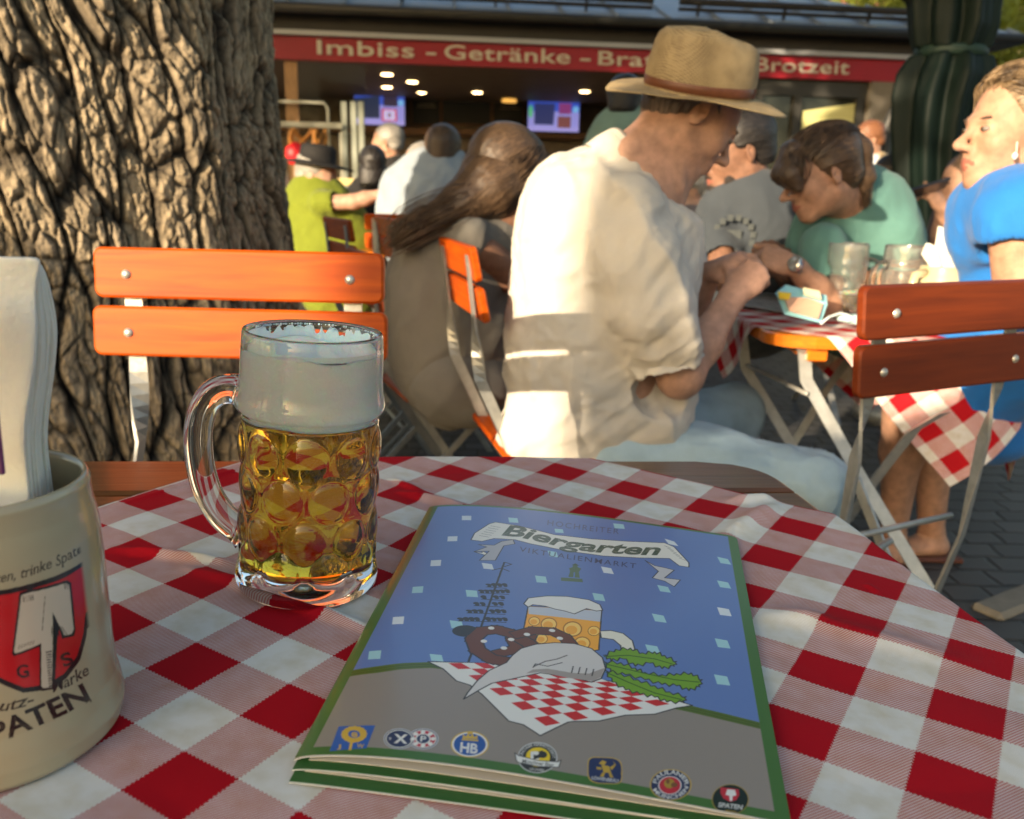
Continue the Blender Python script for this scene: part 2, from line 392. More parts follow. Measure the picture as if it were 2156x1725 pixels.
# ---------------------------------------------------------------- people
def basis(az,pitch,roll=0):     # az: 0=+x, 90=away from camera, 180=-x ; pitch>0 looks down ; returns forward, left, up
    a=math.radians(az);p=math.radians(pitch);r=math.radians(roll)
    f=np.array([math.cos(a)*math.cos(p),math.sin(a)*math.cos(p),-math.sin(p)]); l=np.array([-math.sin(a),math.cos(a),0.]); u=np.cross(f,l)
    l2=l*math.cos(r)+u*math.sin(r); u2=-l*math.sin(r)+u*math.cos(r); return f,l2,u2
def head(O,B,s=1.,nose=1.,chin=1.,fem=False,ears=True,jaw=1.):
    f,l,u=B; R=np.stack([f,l,u],1)
    def W(a,b,c): return O+s*(f*a+l*b+u*c)
    E=lambda c,r,k=.02,op='add',lab=None: Ell(W(*c),np.array(r)*s,R,k*s,op,lab)
    C=lambda a,b,ra,rb,k=.012,op='add',lab=None: Cone(W(*a),W(*b),ra*s,rb*s,k*s,op,lab)
    pr=[E((-.012,0,.04),(.097,.074,.082)),E((.035,0,-.02),(.058,.058,.085),.03),
        E((.02,0,-.055),(.055,.052*jaw,.045),.03),
        E((.070,0,-.097),(.020*chin,.022,.018),.025)]
    for q in(-1,1):
        pr+=[C((-.005,q*.052*jaw,-.05),(.062,q*.014,-.098),.014,.014,.03),
             E((.062,q*.040,-.022),(.022,.018,.018),.03),
             C((.084,q*.036,.020),(.092,q*.008,.017),.008,.009,.016),
             Ell(W(.100,q*.032,.004),np.array((.016,.016,.010))*s,R,.012*s,'sub'),
             E((.077,q*.0315,.003),(.0135,.0145,.0125),.004)]
    n=nose
    pr+=[C((.088,0,.010),(.098+.020*n,0,-.026),.0075,.0095,.012),E((.099+.016*n,0,-.030),(.012,.0115,.0095),.008)]
    for q in(-1,1): pr.append(E((.098+.006*n,q*.0115,-.033),(.011,.0065,.008),.006))
    lips=[C((.090,-.018,-.063),(.0985,0,-.0595),.0046,.0054,.006),C((.090,.018,-.063),(.0985,0,-.0595),.0046,.0054,.006),
          C((.089,-.015,-.067),(.0965,0,-.0695),.0048,.0060,.006),C((.089,.015,-.067),(.0965,0,-.0695),.0048,.0060,.006)]
    pr.append(E((.083,0,-.062),(.018,.026,.022),.02)); pr+=lips
    if ears:
        for q in(-1,1):
            a=W(-.008,q*.076,-.002); Re=np.stack([f*.93+l*q*.36,l*q*.93-f*.36,u],1)
            pr+=[Ell(a,np.array((.018,.0065,.032))*s,Re,.006*s),Ell(a+s*(l*q*.007+f*.002+u*.004),np.array((.010,.006,.019))*s,Re,.004*s,'sub'),
                 E((-.003,q*.078,-.020),(.007,.005,.011),.005)]
    eyes=[(W(.0805,q*.0315,.003)) for q in(-1,1)]
    brows=[C((.094,q*.014,.0215),(.088,q*.044,.0235),.0045,.0035) for q in(-1,1)]
    return pr,lips,eyes,brows,W
def hand(wr,dirv,nrm,curl=.5,s=1.,side=1,spread=.1,thumb=.5,k=.006,wid=1.):
    """wr wrist point, dirv towards fingers, nrm back-of-hand normal. returns prims"""
    d=np.asarray(dirv,float);d/=np.linalg.norm(d); n=np.asarray(nrm,float); n=n-d*(n@d); n/=np.linalg.norm(n); x=np.cross(d,n)*side
    R=np.stack([d,x,n],1); pr=[Ell(wr+d*.048*s,np.array((.052,.040*wid,.016))*s,R,.015),Cone(wr-d*.01,wr+d*.03*s,.024*s,.026*s,.02,flat=n,fs=.7)]
    L=[(.040,.026,.022),(.045,.029,.023),(.041,.027,.022),(.032,.021,.019)]; off=[.028,.0095,-.009,-.027]
    for i,(ls,o) in enumerate(zip(L,off)):
        p=wr+s*(d*(.088-abs(i-1)*.005)+x*o*wid); ang=curl*.5; sp=spread*(1.2-i*.8)
        r=[.0098,.0098,.0092,.0082][i]*s
        for j,seg in enumerate(ls):
            ang+=curl*(.55,.9,.6)[j]; dd=math.cos(ang)*(d*math.cos(sp)+x*math.sin(sp))-math.sin(ang)*n
            q=p+dd*seg*s; pr.append(Cone(p,q,r*(1-.06*j),r*(1-.06*(j+1)),k)); p=q
    p=wr+s*(d*.022+x*.026*wid-n*.006); a=thumb
    dd=d*math.cos(.75)+x*math.sin(.75)-n*.35; dd/=np.linalg.norm(dd); q=p+dd*.042*s; pr.append(Cone(p,q,.014*s,.0115*s,.01))
    d2=d*math.cos(.75-a)+x*math.sin(.75-a)-n*(.3+a*.4); d2/=np.linalg.norm(d2); q2=q+d2*.032*s; pr.append(Cone(q,q2,.0112*s,.010*s,.005)); q3=q2+(d2-n*.25*a)*.024*s; pr.append(Cone(q2,q3,.010*s,.0085*s,.005))
    return pr
_skin={}
def skin(c):
    if c not in _skin: _skin[c]=mat('skin',c,.55,var=.24,vscale=38,bump=.3,bscale=230,sss=.05,spec=.35)
    return _skin[c]
M_lips=mat('lips',(.30,.105,.075),.5); M_eye=mat('eyeball',(.20,.18,.16),.4); M_iris=mat('iris',(.05,.035,.02),.2)
def hairmat(name,c,c2,sc=(1,1,1)):
    mt=mat(name,c,.42,var=.0,spec=.5); n,l,b=nodes_of(mt)
    a=n.new('ShaderNodeAttribute'); a.attribute_name='strand'; nz=n.new('ShaderNodeTexNoise'); nz.inputs['Scale'].default_value=1; nz.inputs['Detail'].default_value=3
    l.new(a.outputs['Vector'],nz.inputs['Vector']); rp=n.new('ShaderNodeValToRGB'); rp.color_ramp.elements[0].position=.32; rp.color_ramp.elements[1].position=.68
    rp.color_ramp.elements[0].color=(*[q*.6 for q in c],1); rp.color_ramp.elements[1].color=(*c2,1); l.new(nz.outputs['Fac'],rp.inputs[0]); l.new(rp.outputs[0],b.inputs['Base Color'])
    bp=n.new('ShaderNodeBump'); bp.inputs['Strength'].default_value=.45; bp.inputs['Distance'].default_value=.0025; l.new(nz.outputs['Fac'],bp.inputs['Height']); l.new(bp.outputs[0],b.inputs['Normal'])
    return mt
def strands(o,O,axis,f1=260.,f2=12.):     # strand coordinates: fine around the axis, coarse along the flow
    me=o.data; n=len(me.vertices); v=np.zeros(n*3,np.float32); me.vertices.foreach_get('co',v); v=v.reshape(-1,3)-np.asarray(O,float)
    ax=np.asarray(axis,float);ax/=np.linalg.norm(ax); t=np.cross(ax,(0.3,.2,1)) ; t/=np.linalg.norm(t); b=np.cross(ax,t)
    w=fbm(v*18,3)*.006
    ang=np.arctan2(v@b,v@t); r=np.hypot(v@b,v@t); al=v@ax
    c=np.stack([np.cos(ang)*f1*.12+w*f1,np.sin(ang)*f1*.12+w*f1,al*f2+r*f2],1).astype(np.float32)
    a=me.attributes.new('strand','FLOAT_VECTOR','POINT'); a.data.foreach_set('vector',c.ravel())
def hair_obj(prims,h,mt,parent,cuts=(),O=(0,0,0),axis=(0,0,1),amp=.0016,f1=430,f2=14,flow=None):
    ax=np.asarray(axis,float);ax/=np.linalg.norm(ax); t=np.cross(ax,(0.3,.2,1)); t/=np.linalg.norm(t); b=np.cross(ax,t)
    def dp(V):
        v=V-np.asarray(O); ang=np.arctan2(v@b,v@t); c=np.stack([np.cos(ang)*9,np.sin(ang)*9,(v@ax)*14],1)
        return (fbm(c,3,11)+.6*fbm(V*70,2,5))*amp
    o=sdf_obj('hair',prims,h,mt,parent,cuts,dp); strands(o,O,axis,f1,f2); return o
def folds(V,amp=.004,sc=9.,seed=0,dirv=(0,0,1),an=.35):     # cloth folds: ridged noise stretched along dirv
    d=np.asarray(dirv,float);d/=np.linalg.norm(d); q=V+0.035*np.stack([fbm(V*5,2,seed+1),fbm(V*5,2,seed+2),fbm(V*5,2,seed+3)],1)
    q=q-np.outer(q@d,d)*(1-an); r=1-np.abs(fbm(q*sc,3,seed)); r2=1-np.abs(fbm(q*sc*2.3+5,2,seed+9))
    return amp*((r-.6)*1.6+(r2-.6)*.55)
def finish_face(person,O,B,s,hp,eyes,M_s,brow=None,iris=M_iris,res=.0):
    f,l,u=B
    for e in eyes:
        m_=MB(); R=np.stack([l,u,f],1); pr=[(0.0001,-.012)]+[(.0118*math.sin(a),-.0118*math.cos(a)) for a in np.linspace(.1,PI-.1,10)]+[(.0001,.0118)]
        m_.lathe([(r*s,z*s) for r,z in pr],16,e+f*.0035*s,sc=(1,.50),axis=R,cap=False); eb=m_.build('eye',M_eye,person,True)
        i_=MB(); i_.lathe([(.0001,.0128*s),(.0035*s,.0125*s),(.0052*s,.0112*s)],14,e+f*.0037*s,sc=(1,.8),axis=R,cap=False); i_.build('iris',iris,eb,True)
def cloth_mat(name,col,rough=.85,bump=.5,bs=350,var=.08,**kw): return mat(name,col,rough,bump=bump,bscale=bs,var=var,vscale=14,sheen=.1,**kw)
def T3(L,Y0):   # list of (x,y,dY) or (x,y) -> world points
    return [P(q[0],q[1],Y0+(q[2] if len(q)>2 else 0)) for q in L]
# ---------------------------------------------------------------- shared materials
def wood(name,c,c2,rough=.35,coat=.35,sc=(6,90,90),bump=.15,coord='Object'):
    mt=mat(name,c,rough,coat=coat); n,l,b=nodes_of(mt)
    tc=n['Texture Coordinate']; mp=n['Mapping']; mp.inputs['Scale'].default_value=sc
    nz=n.new('ShaderNodeTexNoise'); nz.inputs['Scale'].default_value=1; nz.inputs['Detail'].default_value=7; nz.inputs['Distortion'].default_value=.6; l.new(mp.outputs[0],nz.inputs['Vector'])
    rp=n.new('ShaderNodeValToRGB'); rp.color_ramp.elements[0].position=.3; rp.color_ramp.elements[1].position=.7
    rp.color_ramp.elements[0].color=(*c,1); rp.color_ramp.elements[1].color=(*c2,1); l.new(nz.outputs['Fac'],rp.inputs[0]); l.new(rp.outputs[0],b.inputs['Base Color'])
    bp=n.new('ShaderNodeBump'); bp.inputs['Strength'].default_value=bump; bp.inputs['Distance'].default_value=.001; l.new(nz.outputs['Fac'],bp.inputs['Height']); l.new(bp.outputs[0],b.inputs['Normal'])
    return mt
M_slat=wood('orange_lacquer',(.32,.042,.001),(.50,.084,.001),.5,.05,(5,70,70),.25)
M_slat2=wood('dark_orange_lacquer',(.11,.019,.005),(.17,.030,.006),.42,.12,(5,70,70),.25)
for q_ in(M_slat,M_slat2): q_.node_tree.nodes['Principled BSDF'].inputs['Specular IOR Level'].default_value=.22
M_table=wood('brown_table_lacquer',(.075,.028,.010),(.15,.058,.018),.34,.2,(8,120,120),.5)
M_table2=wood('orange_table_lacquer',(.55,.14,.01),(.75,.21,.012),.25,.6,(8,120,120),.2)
M_steel=mat('galvanised_steel',(.40,.40,.37),.42,metal=.55,var=.18,vscale=30,bump=.2,bscale=90)
M_bolt=mat('bolt_steel',(.50,.49,.44),.35,metal=.6,var=.2,vscale=120)
# ---------------------------------------------------------------- gingham cloth
def gingham(name,red=(.40,.004,.012),white=(.70,.70,.66),half=None,wf=21.,lacks=1.):
    mt=mat(name,red,.85,spec=.15); n,l,b=nodes_of(mt)
    at=n.new('ShaderNodeAttribute'); at.attribute_name='cloth_uv'; sp=n.new('ShaderNodeSeparateXYZ'); l.new(at.outputs['Vector'],sp.inputs[0])
    def M(op,a,b_=None,clamp=False):
        q=n.new('ShaderNodeMath'); q.operation=op; q.use_clamp=clamp
        for i,x in enumerate((a,b_)):
            if x is None: continue
            if isinstance(x,(int,float)): q.inputs[i].default_value=x
            else: l.new(x,q.inputs[i])
        return q.outputs[0]
    jag=M('MULTIPLY',M('SINE',M('MULTIPLY',M('ADD',sp.outputs[0],sp.outputs[1]),2*PI*14)),.012)
    u,v=M('ADD',sp.outputs[0],jag),M('ADD',sp.outputs[1],jag)
    su=M('LESS_THAN',M('FLOORED_MODULO',u,2.),1.); sv=M('LESS_THAN',M('FLOORED_MODULO',v,2.),1.)
    # diagonal twill: which of the two threads lies on top
    tw=M('GREATER_THAN',M('SINE',M('MULTIPLY',M('SUBTRACT',sp.outputs[0],M('MULTIPLY',sp.outputs[1],.55)),2*PI*wf)),0.)
    tws=M('ADD',M('MULTIPLY',tw,.44),.28)
    redness=M('ADD',M('MULTIPLY',su,tws),M('MULTIPLY',sv,M('SUBTRACT',1.,tws)),True)
    nz=n.new('ShaderNodeTexNoise'); nz.inputs['Scale'].default_value=2.2; nz.inputs['Detail'].default_value=8; l.new(at.outputs['Vector'],nz.inputs['Vector'])
    nz2=n.new('ShaderNodeTexNoise'); nz2.inputs['Scale'].default_value=.35; nz2.inputs['Detail'].default_value=3; l.new(at.outputs['Vector'],nz2.inputs['Vector'])
    wm=n.new('ShaderNodeMix'); wm.data_type='RGBA'; wm.inputs[6].default_value=(*white,1); wm.inputs[7].default_value=(white[0]*.82,white[1]*.76,white[2]*.62,1)
    l.new(M('MULTIPLY',M('GREATER_THAN',nz.outputs['Fac'],.0),M('SUBTRACT',M('MULTIPLY',nz.outputs['Fac'],2.4),.95,True)),wm.inputs[0])
    mx=n.new('ShaderNodeMix'); mx.data_type='RGBA'; l.new(redness,mx.inputs[0]); l.new(wm.outputs[2],mx.inputs[6]); mx.inputs[7].default_value=(*red,1)
    mu=n.new('ShaderNodeMix'); mu.data_type='RGBA'; mu.blend_type='MULTIPLY'; mu.inputs[0].default_value=1; l.new(mx.outputs[2],mu.inputs[6])
    g=M('ADD',M('MULTIPLY',nz2.outputs['Fac'],.22),.88); cb=n.new('ShaderNodeCombineColor'); [l.new(g,cb.inputs[k]) for k in range(3)]; l.new(cb.outputs[0],mu.inputs[7]); l.new(mu.outputs[2],b.inputs['Base Color'])
    w1=M('ADD',M('SINE',M('MULTIPLY',sp.outputs[0],2*PI*wf*1.6)),M('SINE',M('MULTIPLY',sp.outputs[1],2*PI*wf*1.6)))
    bp=n.new('ShaderNodeBump'); bp.inputs['Strength'].default_value=.12; bp.inputs['Distance'].default_value=.0006; l.new(M('ADD',M('MULTIPLY',tw,.8),w1),bp.inputs['Height']); l.new(bp.outputs[0],b.inputs['Normal'])
    return mt
def clothuv(o,uv):
    a=o.data.attributes.new('cloth_uv','FLOAT_VECTOR','POINT'); c=np.zeros((len(uv),3),np.float32); c[:,:2]=uv; a.data.foreach_set('vector',c.ravel())
M_ging=gingham('gingham_cloth'); M_ging2=gingham('gingham_cloth_bright',(.50,.010,.016),(.78,.74,.70),wf=9.)
UVC=np.array([[3.304,19.372,-11.761,.371,-2.584,.564],[5.238,12.868,20.363,-.301,-.874,-2.984]])
def lat(xy):
    x,y=xy[:,0],xy[:,1]; xc=np.clip(x,-.45,.5);yc=np.clip(y,-.4,.45); M=np.stack([np.ones_like(x),x,y,xc*xc,xc*yc,yc*yc],1); return M@UVC.T
def unlat(uv):
    xy=np.zeros_like(uv)+[.0,.1]; J=np.linalg.inv(UVC[:,1:3])
    for _ in range(30): xy=xy-(lat(xy)-uv)@J.T*.9
    return xy
# ---------------------------------------------------------------- own table (table frame: origin 0.6 m ahead, z up off the top)
TA=math.radians(8.0); e1=np.array([math.cos(TA),math.sin(TA)]); e2=np.array([-e1[1],e1[0]])
TW,TD=1.25,.80; TC=np.array([.306,.424])-e1*TW/2-e2*TD/2; TR=.075
def table_sd(xy):
    d=xy-TC; a=np.abs(d@e1)-TW/2+TR; b=np.abs(d@e2)-TD/2+TR
    return np.hypot(np.maximum(a,0),np.maximum(b,0))+np.minimum(np.maximum(a,b),0)-TR
def plank_table(name,label,mw,Wd,Dp,mtop,legs=True,th=.024,n=7,gap=.006,group=None,hz=.75,edge_r=.07):
    root=empty(name,mw=mw,label=label,cat='table',group=group)
    pw=(Dp-gap*(n-1))/n
    for i in range(n):
        y0=-Dp/2+i*(pw+gap); y1=y0+pw; r=edge_r; out=[]
        def xlim(y):
            t=abs(y)-(Dp/2-r)
            return Wd/2-(r-math.sqrt(max(r*r-t*t,0)) if t>0 else 0)
        ys=np.linspace(y0,y1,9); poly=[(xlim(y),y) for y in ys]+[(-xlim(y),y) for y in ys[::-1]]
        M_=MB(); c=np.array([0,(y0+y1)/2]); pp=np.array(poly); 
        ins=c+(pp-c)*[1-.006/Wd*2,1-.006/pw*2]
        v=[(x,y,-th) for x,y in pp]+[(x,y,-.003) for x,y in pp]+[(x,y,0) for x,y in ins]; k=len(pp)
        f=[tuple(range(k))[::-1],tuple(range(2*k,3*k))]+[(j,(j+1)%k,k+(j+1)%k,k+j) for j in range(k)]+[(k+j,k+(j+1)%k,2*k+(j+1)%k,2*k+j) for j in range(k)]
        M_.add(v,f); M_.build('plank',mtop,root)
    for s in(-1,1):
        M_=MB(); M_.box((s*Wd*.33,0,-th-.0185),(.05,Dp*.9,.035),bev=.004); M_.build('batten',mtop,root)
    if legs:
        for s in(-1,1):
            for q in(-1,1):
                M_=MB(); x=s*Wd*.36; M_.bar((x+.012*q,q*Dp*.40,-th-.037),(x+.012*q,q*Dp*.33,-.24),.006,.03,up=(1,0,0)); M_.bar((x+.012*q,q*Dp*.33,-.24),(x+.012*q,-q*Dp*.42,-hz),.006,.03,up=(1,0,0)); M_.build('leg',M_steel,root)
        for q in(-1,1):
            M_=MB(); M_.tube([(-Wd*.36,q*Dp*.33,-.26),(Wd*.36,q*Dp*.33,-.26)],.006); M_.build('stretcher',M_steel,root)
    return root
TBL=TM@Matrix.Translation((TC[0],TC[1],0))@Matrix.Rotation(TA,4,'Z')
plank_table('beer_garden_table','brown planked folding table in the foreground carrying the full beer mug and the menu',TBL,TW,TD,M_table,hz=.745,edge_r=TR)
def drape(uv,hgt=0.0015,r=.010,wav=.012,maxdrop=.75):
    xy=unlat(uv); s=table_sd(xy); e=1e-4
    g=np.stack([(table_sd(xy+[e,0])-s)/e,(table_sd(xy+[0,e])-s)/e],1); g/=np.linalg.norm(g,axis=1)[:,None]+1e-9
    z=np.full(len(s),hgt); sp=np.maximum(s,0); a=np.minimum(sp/r,PI/2); rest=np.maximum(sp-r*PI/2,0)
    out=r*np.sin(a)+rest*.10+wav*np.minimum(rest/.12,1)*np.sin((xy@e1)*34+(xy@e2)*29); z=z-r*(1-np.cos(a))-rest*.98
    xy2=xy-g*sp[:,None]+g*out[:,None]
    return xy2,z,s
NU,NV=460,460
gu,gv=np.meshgrid(np.linspace(-6.05,17.6,NU),np.linspace(-9.6,14.05,NV)); uvg=np.stack([gu.ravel(),gv.ravel()],1)
xy,zz,ss=drape(uvg)
def ridge(xy,a,b,w,h):
    a=np.asarray(a)[:2];b=np.asarray(b)[:2]; d=b-a;L=np.hypot(*d);d/=L; q=xy-a; t=np.clip(q@d,0,L); dist=np.hypot(*(q-t[:,None]*d).T); side=(q@np.array([-d[1],d[0]]))
    fade=np.clip(np.minimum(t,L-t)/(L*.3),0,1); return h*fade*np.exp(-(dist/w)**2)*(1-.6*np.tanh(side/w))
wz=fbm(np.stack([xy[:,0]*9,xy[:,1]*9,np.zeros(len(xy))],1),3,3)*.0010+np.abs(fbm(np.stack([xy[:,0]*4,xy[:,1]*7,np.zeros(len(xy))],1),3,8))*.0022
for a,b,w,h in (((222,1160),(520,1195),.006,.006),((380,1195),(830,1345),.007,.006),((225,1075),(600,965),.004,.0025),((830,1040),(1010,1080),.007,.006),((1000,1085),(1250,1140),.005,.003),((1520,1062),(1640,1052),.010,.007),((1500,1150),(1640,1062),.012,.008),((1570,1270),(2100,1420),.015,.0042),((1560,1300),(1750,1310),.012,.003),((820,1010),(905,1050),.006,.004),((1820,1235),(1850,1255),.003,.002)):
    wz=wz+ridge(xy,TP(*a),TP(*b),w,h)
zz=zz+np.where(ss<.01,wz,wz*np.exp(-np.maximum(ss-.01,0)/.01))
cl=new('tablecloth',np.column_stack([xy,zz]),grid_faces(NU,NV),M_ging,None,True,mw=TM); clothuv(cl,uvg)
tag(cl,'red and white checked cloth on the foreground table under the full mug and menu','tablecloth')
# ---------------------------------------------------------------- foreground glass mug
_g=TP(647,1234); GX,GY=_g[0],_g[1]
M_glass=mat('clear_glass',(.97,.98,.96),.02,trans=1.,ior=1.48); M_glass.use_backface_culling=False
M_beer=mat('beer',(1.0,.62,.05),.0,trans=1.,ior=1.34)
M_glass2=mat('brightened_glass',(.95,.94,.90),.03,trans=.93,ior=1.5)  # slight milky white brightens the glass in place of bright highlights
M_foam=mat('beer_foam',(.97,.92,.80),.75,bump=.35,bscale=500,sss=.9)
def dimple(ang,z,H,R):
    """inward/outward lens pattern of a dimpled mug: returns radius change"""
    rows=[(.115*H/.2,0),(.083*H/.2,.5),(.051*H/.2,0),(.028*H/.2,.5)]; n=9; d=0
    for zr,off in rows:
        t=(ang/(2*PI)*n-off); da=(t-np.round(t))*2*PI/n*R; rr=np.hypot(da,(z-zr)*1.0); w=.0165*H/.2*.98
        q=np.clip(1-(rr/w)**2,0,1); d=d+q**.9*.0026*H/.2
        d=d-np.exp(-((rr-w*1.02)/(.0016))**2)*.0004
    return d
def mug(name,label,mw,H=.2,R=.054,beer=(.0,.0),foam=None,hand_az=180.,hi=True,group=None,foam_res=True):
    root=empty(name,mw=mw,label=label,cat='beer mug',group=group)
    na=216 if hi else 72; sc=H/.2
    zo=[0,.001,.004,.010,.016,.020,.024]+list(np.linspace(.028,.135,60 if hi else 26))+[.139,.143,.147,.151,.156,.165,.18,.192,.198,.2]
    ro=[.80,.93,.985,1.0,.985,.965,.965]+[.965]*(60 if hi else 26)+[.962,.99,1.0,.985,.965,.955,.95,.94,.93,.915]
    A_=np.arange(na)*2*PI/na; V=[];
    for z,r in zip(zo,ro):
        z=z*sc; rr=np.full(na,r*R)
        if .02*sc<z<.14*sc: rr=rr+dimple(A_,z,H,R)*(1 if hi else 1)-.002*sc
        V.append(np.stack([rr*np.cos(A_),rr*np.sin(A_),np.full(na,z)],1))
    n_o=len(V)
    zi=[.2,.197,.19,.17,.15]+list(np.linspace(.14,.028,40 if hi else 20))+[.020,.016,.014]; ri=[.885,.872,.865,.865,.865]+[.84]*(40 if hi else 20)+[.80,.66,.3]
    for z,r in zip(zi,ri):
        z=z*sc; rr=np.full(na,r*R)
        if .02*sc<z<.14*sc: rr=rr+dimple(A_,z,H,R)*.8-.0012*sc
        V.append(np.stack([rr*np.cos(A_),rr*np.sin(A_),np.full(na,z)],1))
    N=len(V); V=np.concatenate(V); F=[(i*na+k,i*na+(k+1)%na,(i+1)*na+(k+1)%na,(i+1)*na+k) for i in range(N-1) for k in range(na)]
    V=np.concatenate([V,[[0,0,.006*sc],[0,0,.0135*sc]]]); c0,c1=len(V)-2,len(V)-1
    F+=[(k,c0,(k+1)%na) for k in range(na)]+[((N-1)*na+k,(N-1)*na+(k+1)%na,c1) for k in range(na)]
    new('glass',V,F,M_glass if foam_res else M_glass2,root,True)
    # handle
    a=math.radians(hand_az); h=np.array([math.cos(a),math.sin(a),0]); K=[(.048,.150),(.060,.1525),(.074,.1515),(.087,.143),(.0945,.128),(.0965,.108),(.093,.085),(.085,.066),(.073,.052),(.060,.044),(.048,.040)]
    K=np.array(K); t=np.linspace(0,len(K)-1,44); q=np.stack([np.interp(t,range(len(K)),K[:,0]),np.interp(t,range(len(K)),K[:,1])],1)
    for _ in range(6): q[1:-1]=(q[:-2]+q[2:]+2*q[1:-1])/4
    q[:,0]=.048+(q[:,0]-.048)*.74
    pts=[h*x*sc+np.array([0,0,z*sc]) for x,z in q]; rad=np.interp(np.linspace(0,1,44),[0,.08,.3,.7,.93,1],[.014,.0100,.0092,.0094,.0105,.014])*sc
    m_=MB(); m_.tube(pts,rad,20,flat=1.15); m_.build('handle',M_glass,root,True)
    def fill(nm,z0,z1,mt_,wave=0.,grow=.0003,top=None,wav0=0.):
        zs=np.linspace(z0,z1,50 if hi else 20)*sc; V=[]
        for j,z in enumerate(zs):
            r=np.interp(z/sc,[.0,.0142,.016,.020,.028,.14,.15,.17,.19,.2],[.30,.30,.66,.80,.84,.84,.865,.865,.865,.88])*R
            rr=np.full(na,r)
            if .02*sc<z<.14*sc: rr=rr+dimple(A_,z,H,R)*.8-.0012*sc
            rr=rr+grow; zc=np.full(na,z)
            if j==len(zs)-1: zc=zc+wave*np.sin(A_*3+1)*sc+wave*.6*np.sin(A_*7)*sc
            if j==0: zc=zc+wav0*(np.sin(A_*3+1)+.5*np.sin(A_*7+2))
            V.append(np.stack([rr*np.cos(A_),rr*np.sin(A_),zc],1))
        N=len(V)
        for f_ in(.8,.5,.2):
            v=V[N-1].copy(); v[:,:2]*=f_; 
            if top: v[:,2]-=top*(1-f_)
            v[:,2]+=fbm(v*80,2)*(.0012 if wave else 0); V.append(v)
        N=len(V); V=np.concatenate([np.concatenate(V),[[0,0,zs[0]],[0,0,V[-1][:,2].mean()]]]); c0,c1=len(V)-2,len(V)-1
        F=[(i*na+k,i*na+(k+1)%na,(i+1)*na+(k+1)%na,(i+1)*na+k) for i in range(N-1) for k in range(na)]+[(k,c0,(k+1)%na) for k in range(na)]+[((N-1)*na+k,(N-1)*na+(k+1)%na,c1) for k in range(na)]
        return new(nm,V,F,mt_,root,True)
    if beer[1]>beer[0]: fill('beer',beer[0],beer[1],M_beer)
    if foam: fill('foam',foam[0],foam[1],M_foam,.0015,.0002,.002,.0012 if hi else 0)
    if foam and foam_res:      # lace of dried foam on the inner wall above the head
        rng=random.Random(4); m_=MB()
        nA=200; r=.865*R*sc*.992
        top=[foam[1]*sc+.007+.013*max(0,vnoise(np.array([[k*.13,1.3,0]]),4)[0]+.45)+.005*vnoise(np.array([[k*.7,5.3,0]]),4)[0] if 20<k<140 else foam[1]*sc+.003 for k in range(nA)]
        V=[];F=[]
        for k in range(nA):
            a=2*PI*k/nA; x,y=math.cos(a),math.sin(a); V+=[(r*x,r*y,foam[1]*sc-.004),(r*x,r*y,min(H-.004,max(top[k],foam[1]*sc+.001))),((r-.0008)*x,(r-.0008)*y,min(H-.004,max(top[k],foam[1]*sc+.001))),((r-.0012)*x,(r-.0012)*y,foam[1]*sc-.004)]
        for k in range(nA):
            b=(k+1)%nA
            for q in range(4): F.append((k*4+q,b*4+q,b*4+(q+1)%4,k*4+(q+1)%4))
        m_.add(V,F)
        for _ in range(150):
            a=rng.uniform(.1,2.9); zq=foam[1]*sc+rng.uniform(.006,.028); s_=rng.uniform(.0003,.0009); m_.box((r*math.cos(a),r*math.sin(a),min(zq,H-.003)),(s_*2,s_*2,s_*2),bev=s_*.6)
        m_.build('foam_lace',M_foam,root,False)
    return root
mug('beer_mug','full dimpled glass mug of golden beer with a thick white head on the checked cloth',TM@Matrix.Translation((GX,GY,.0045))@Matrix.Rotation(math.radians(2.2),4,'Y'),.201,.0548,(.0142,.1345),(.1345,.186),hand_az=184)
# condensation drops on the foreground mug are part of the glass look
# ---------------------------------------------------------------- stoneware stein with napkins
SX,SY=-.287,-.174
cv=Canvas(900,760,lin(172,160,130)*1.0)
# canvas: x = angle -70..+60 deg around the visible side, y = height 0..0.148
STA0,STA1=-150.,-10.; SH=.148
SR=[(0,.0615),(.003,.0640),(.012,.0655),(.022,.0640),(.030,.0622),(.045,.0612),(.100,.0600),(.118,.0592),(.127,.0580),(.133,.0568),(.140,.0562),(.145,.0562),(.148,.0550)]
def srad(z): return np.interp(z,[a for a,b in SR],[b for a,b in SR])
def SUV(x,y):      # picture position -> canvas uv on the stein's wall
    d=ray(x,y); dl=np.array([d@_tR,d[1],d@_tU]); c=np.array([(CAM-_tO)@_tR,(CAM-_tO)[1],(CAM-_tO)@_tU]); r=.0608
    ox,oy=c[0]-SX,c[1]-SY; A=dl[0]**2+dl[1]**2; B=2*(ox*dl[0]+oy*dl[1])
    z=.08
    for _ in range(8):
        r=srad(z); C=ox*ox+oy*oy-r*r; D=B*B-4*A*C
        k=(-B-math.sqrt(max(D,0)))/(2*A); z=float(np.clip(c[2]+dl[2]*k,0,SH))
    X,Y=ox+dl[0]*k,oy+dl[1]*k; a=math.degrees(math.atan2(Y,X)); a=a if a<0 else a-360
    return np.array([(a-STA0)/(STA1-STA0),z/SH])
def sp_(pts): return [SUV(*q) for q in pts]
BLK=np.array((.012,.010,.012)); RED=np.array((.52,.010,.014)); CRM=np.array((.60,.50,.38))
sh=[(-60,1262),(0,1255),(60,1243),(130,1219),(187,1185),(188,1230),(187,1300),(183,1350),(170,1400),(140,1440),(100,1463),(50,1470),(0,1450),(-60,1400)]
cv.poly(sp_(sh),BLK)
sh2=[(-60,1272),(0,1266),(60,1254),(130,1231),(180,1200),(181,1300),(176,1346),(163,1392),(135,1430),(98,1452),(52,1459),(5,1440),(-60,1385)]
cv.poly(sp_(sh2),RED)
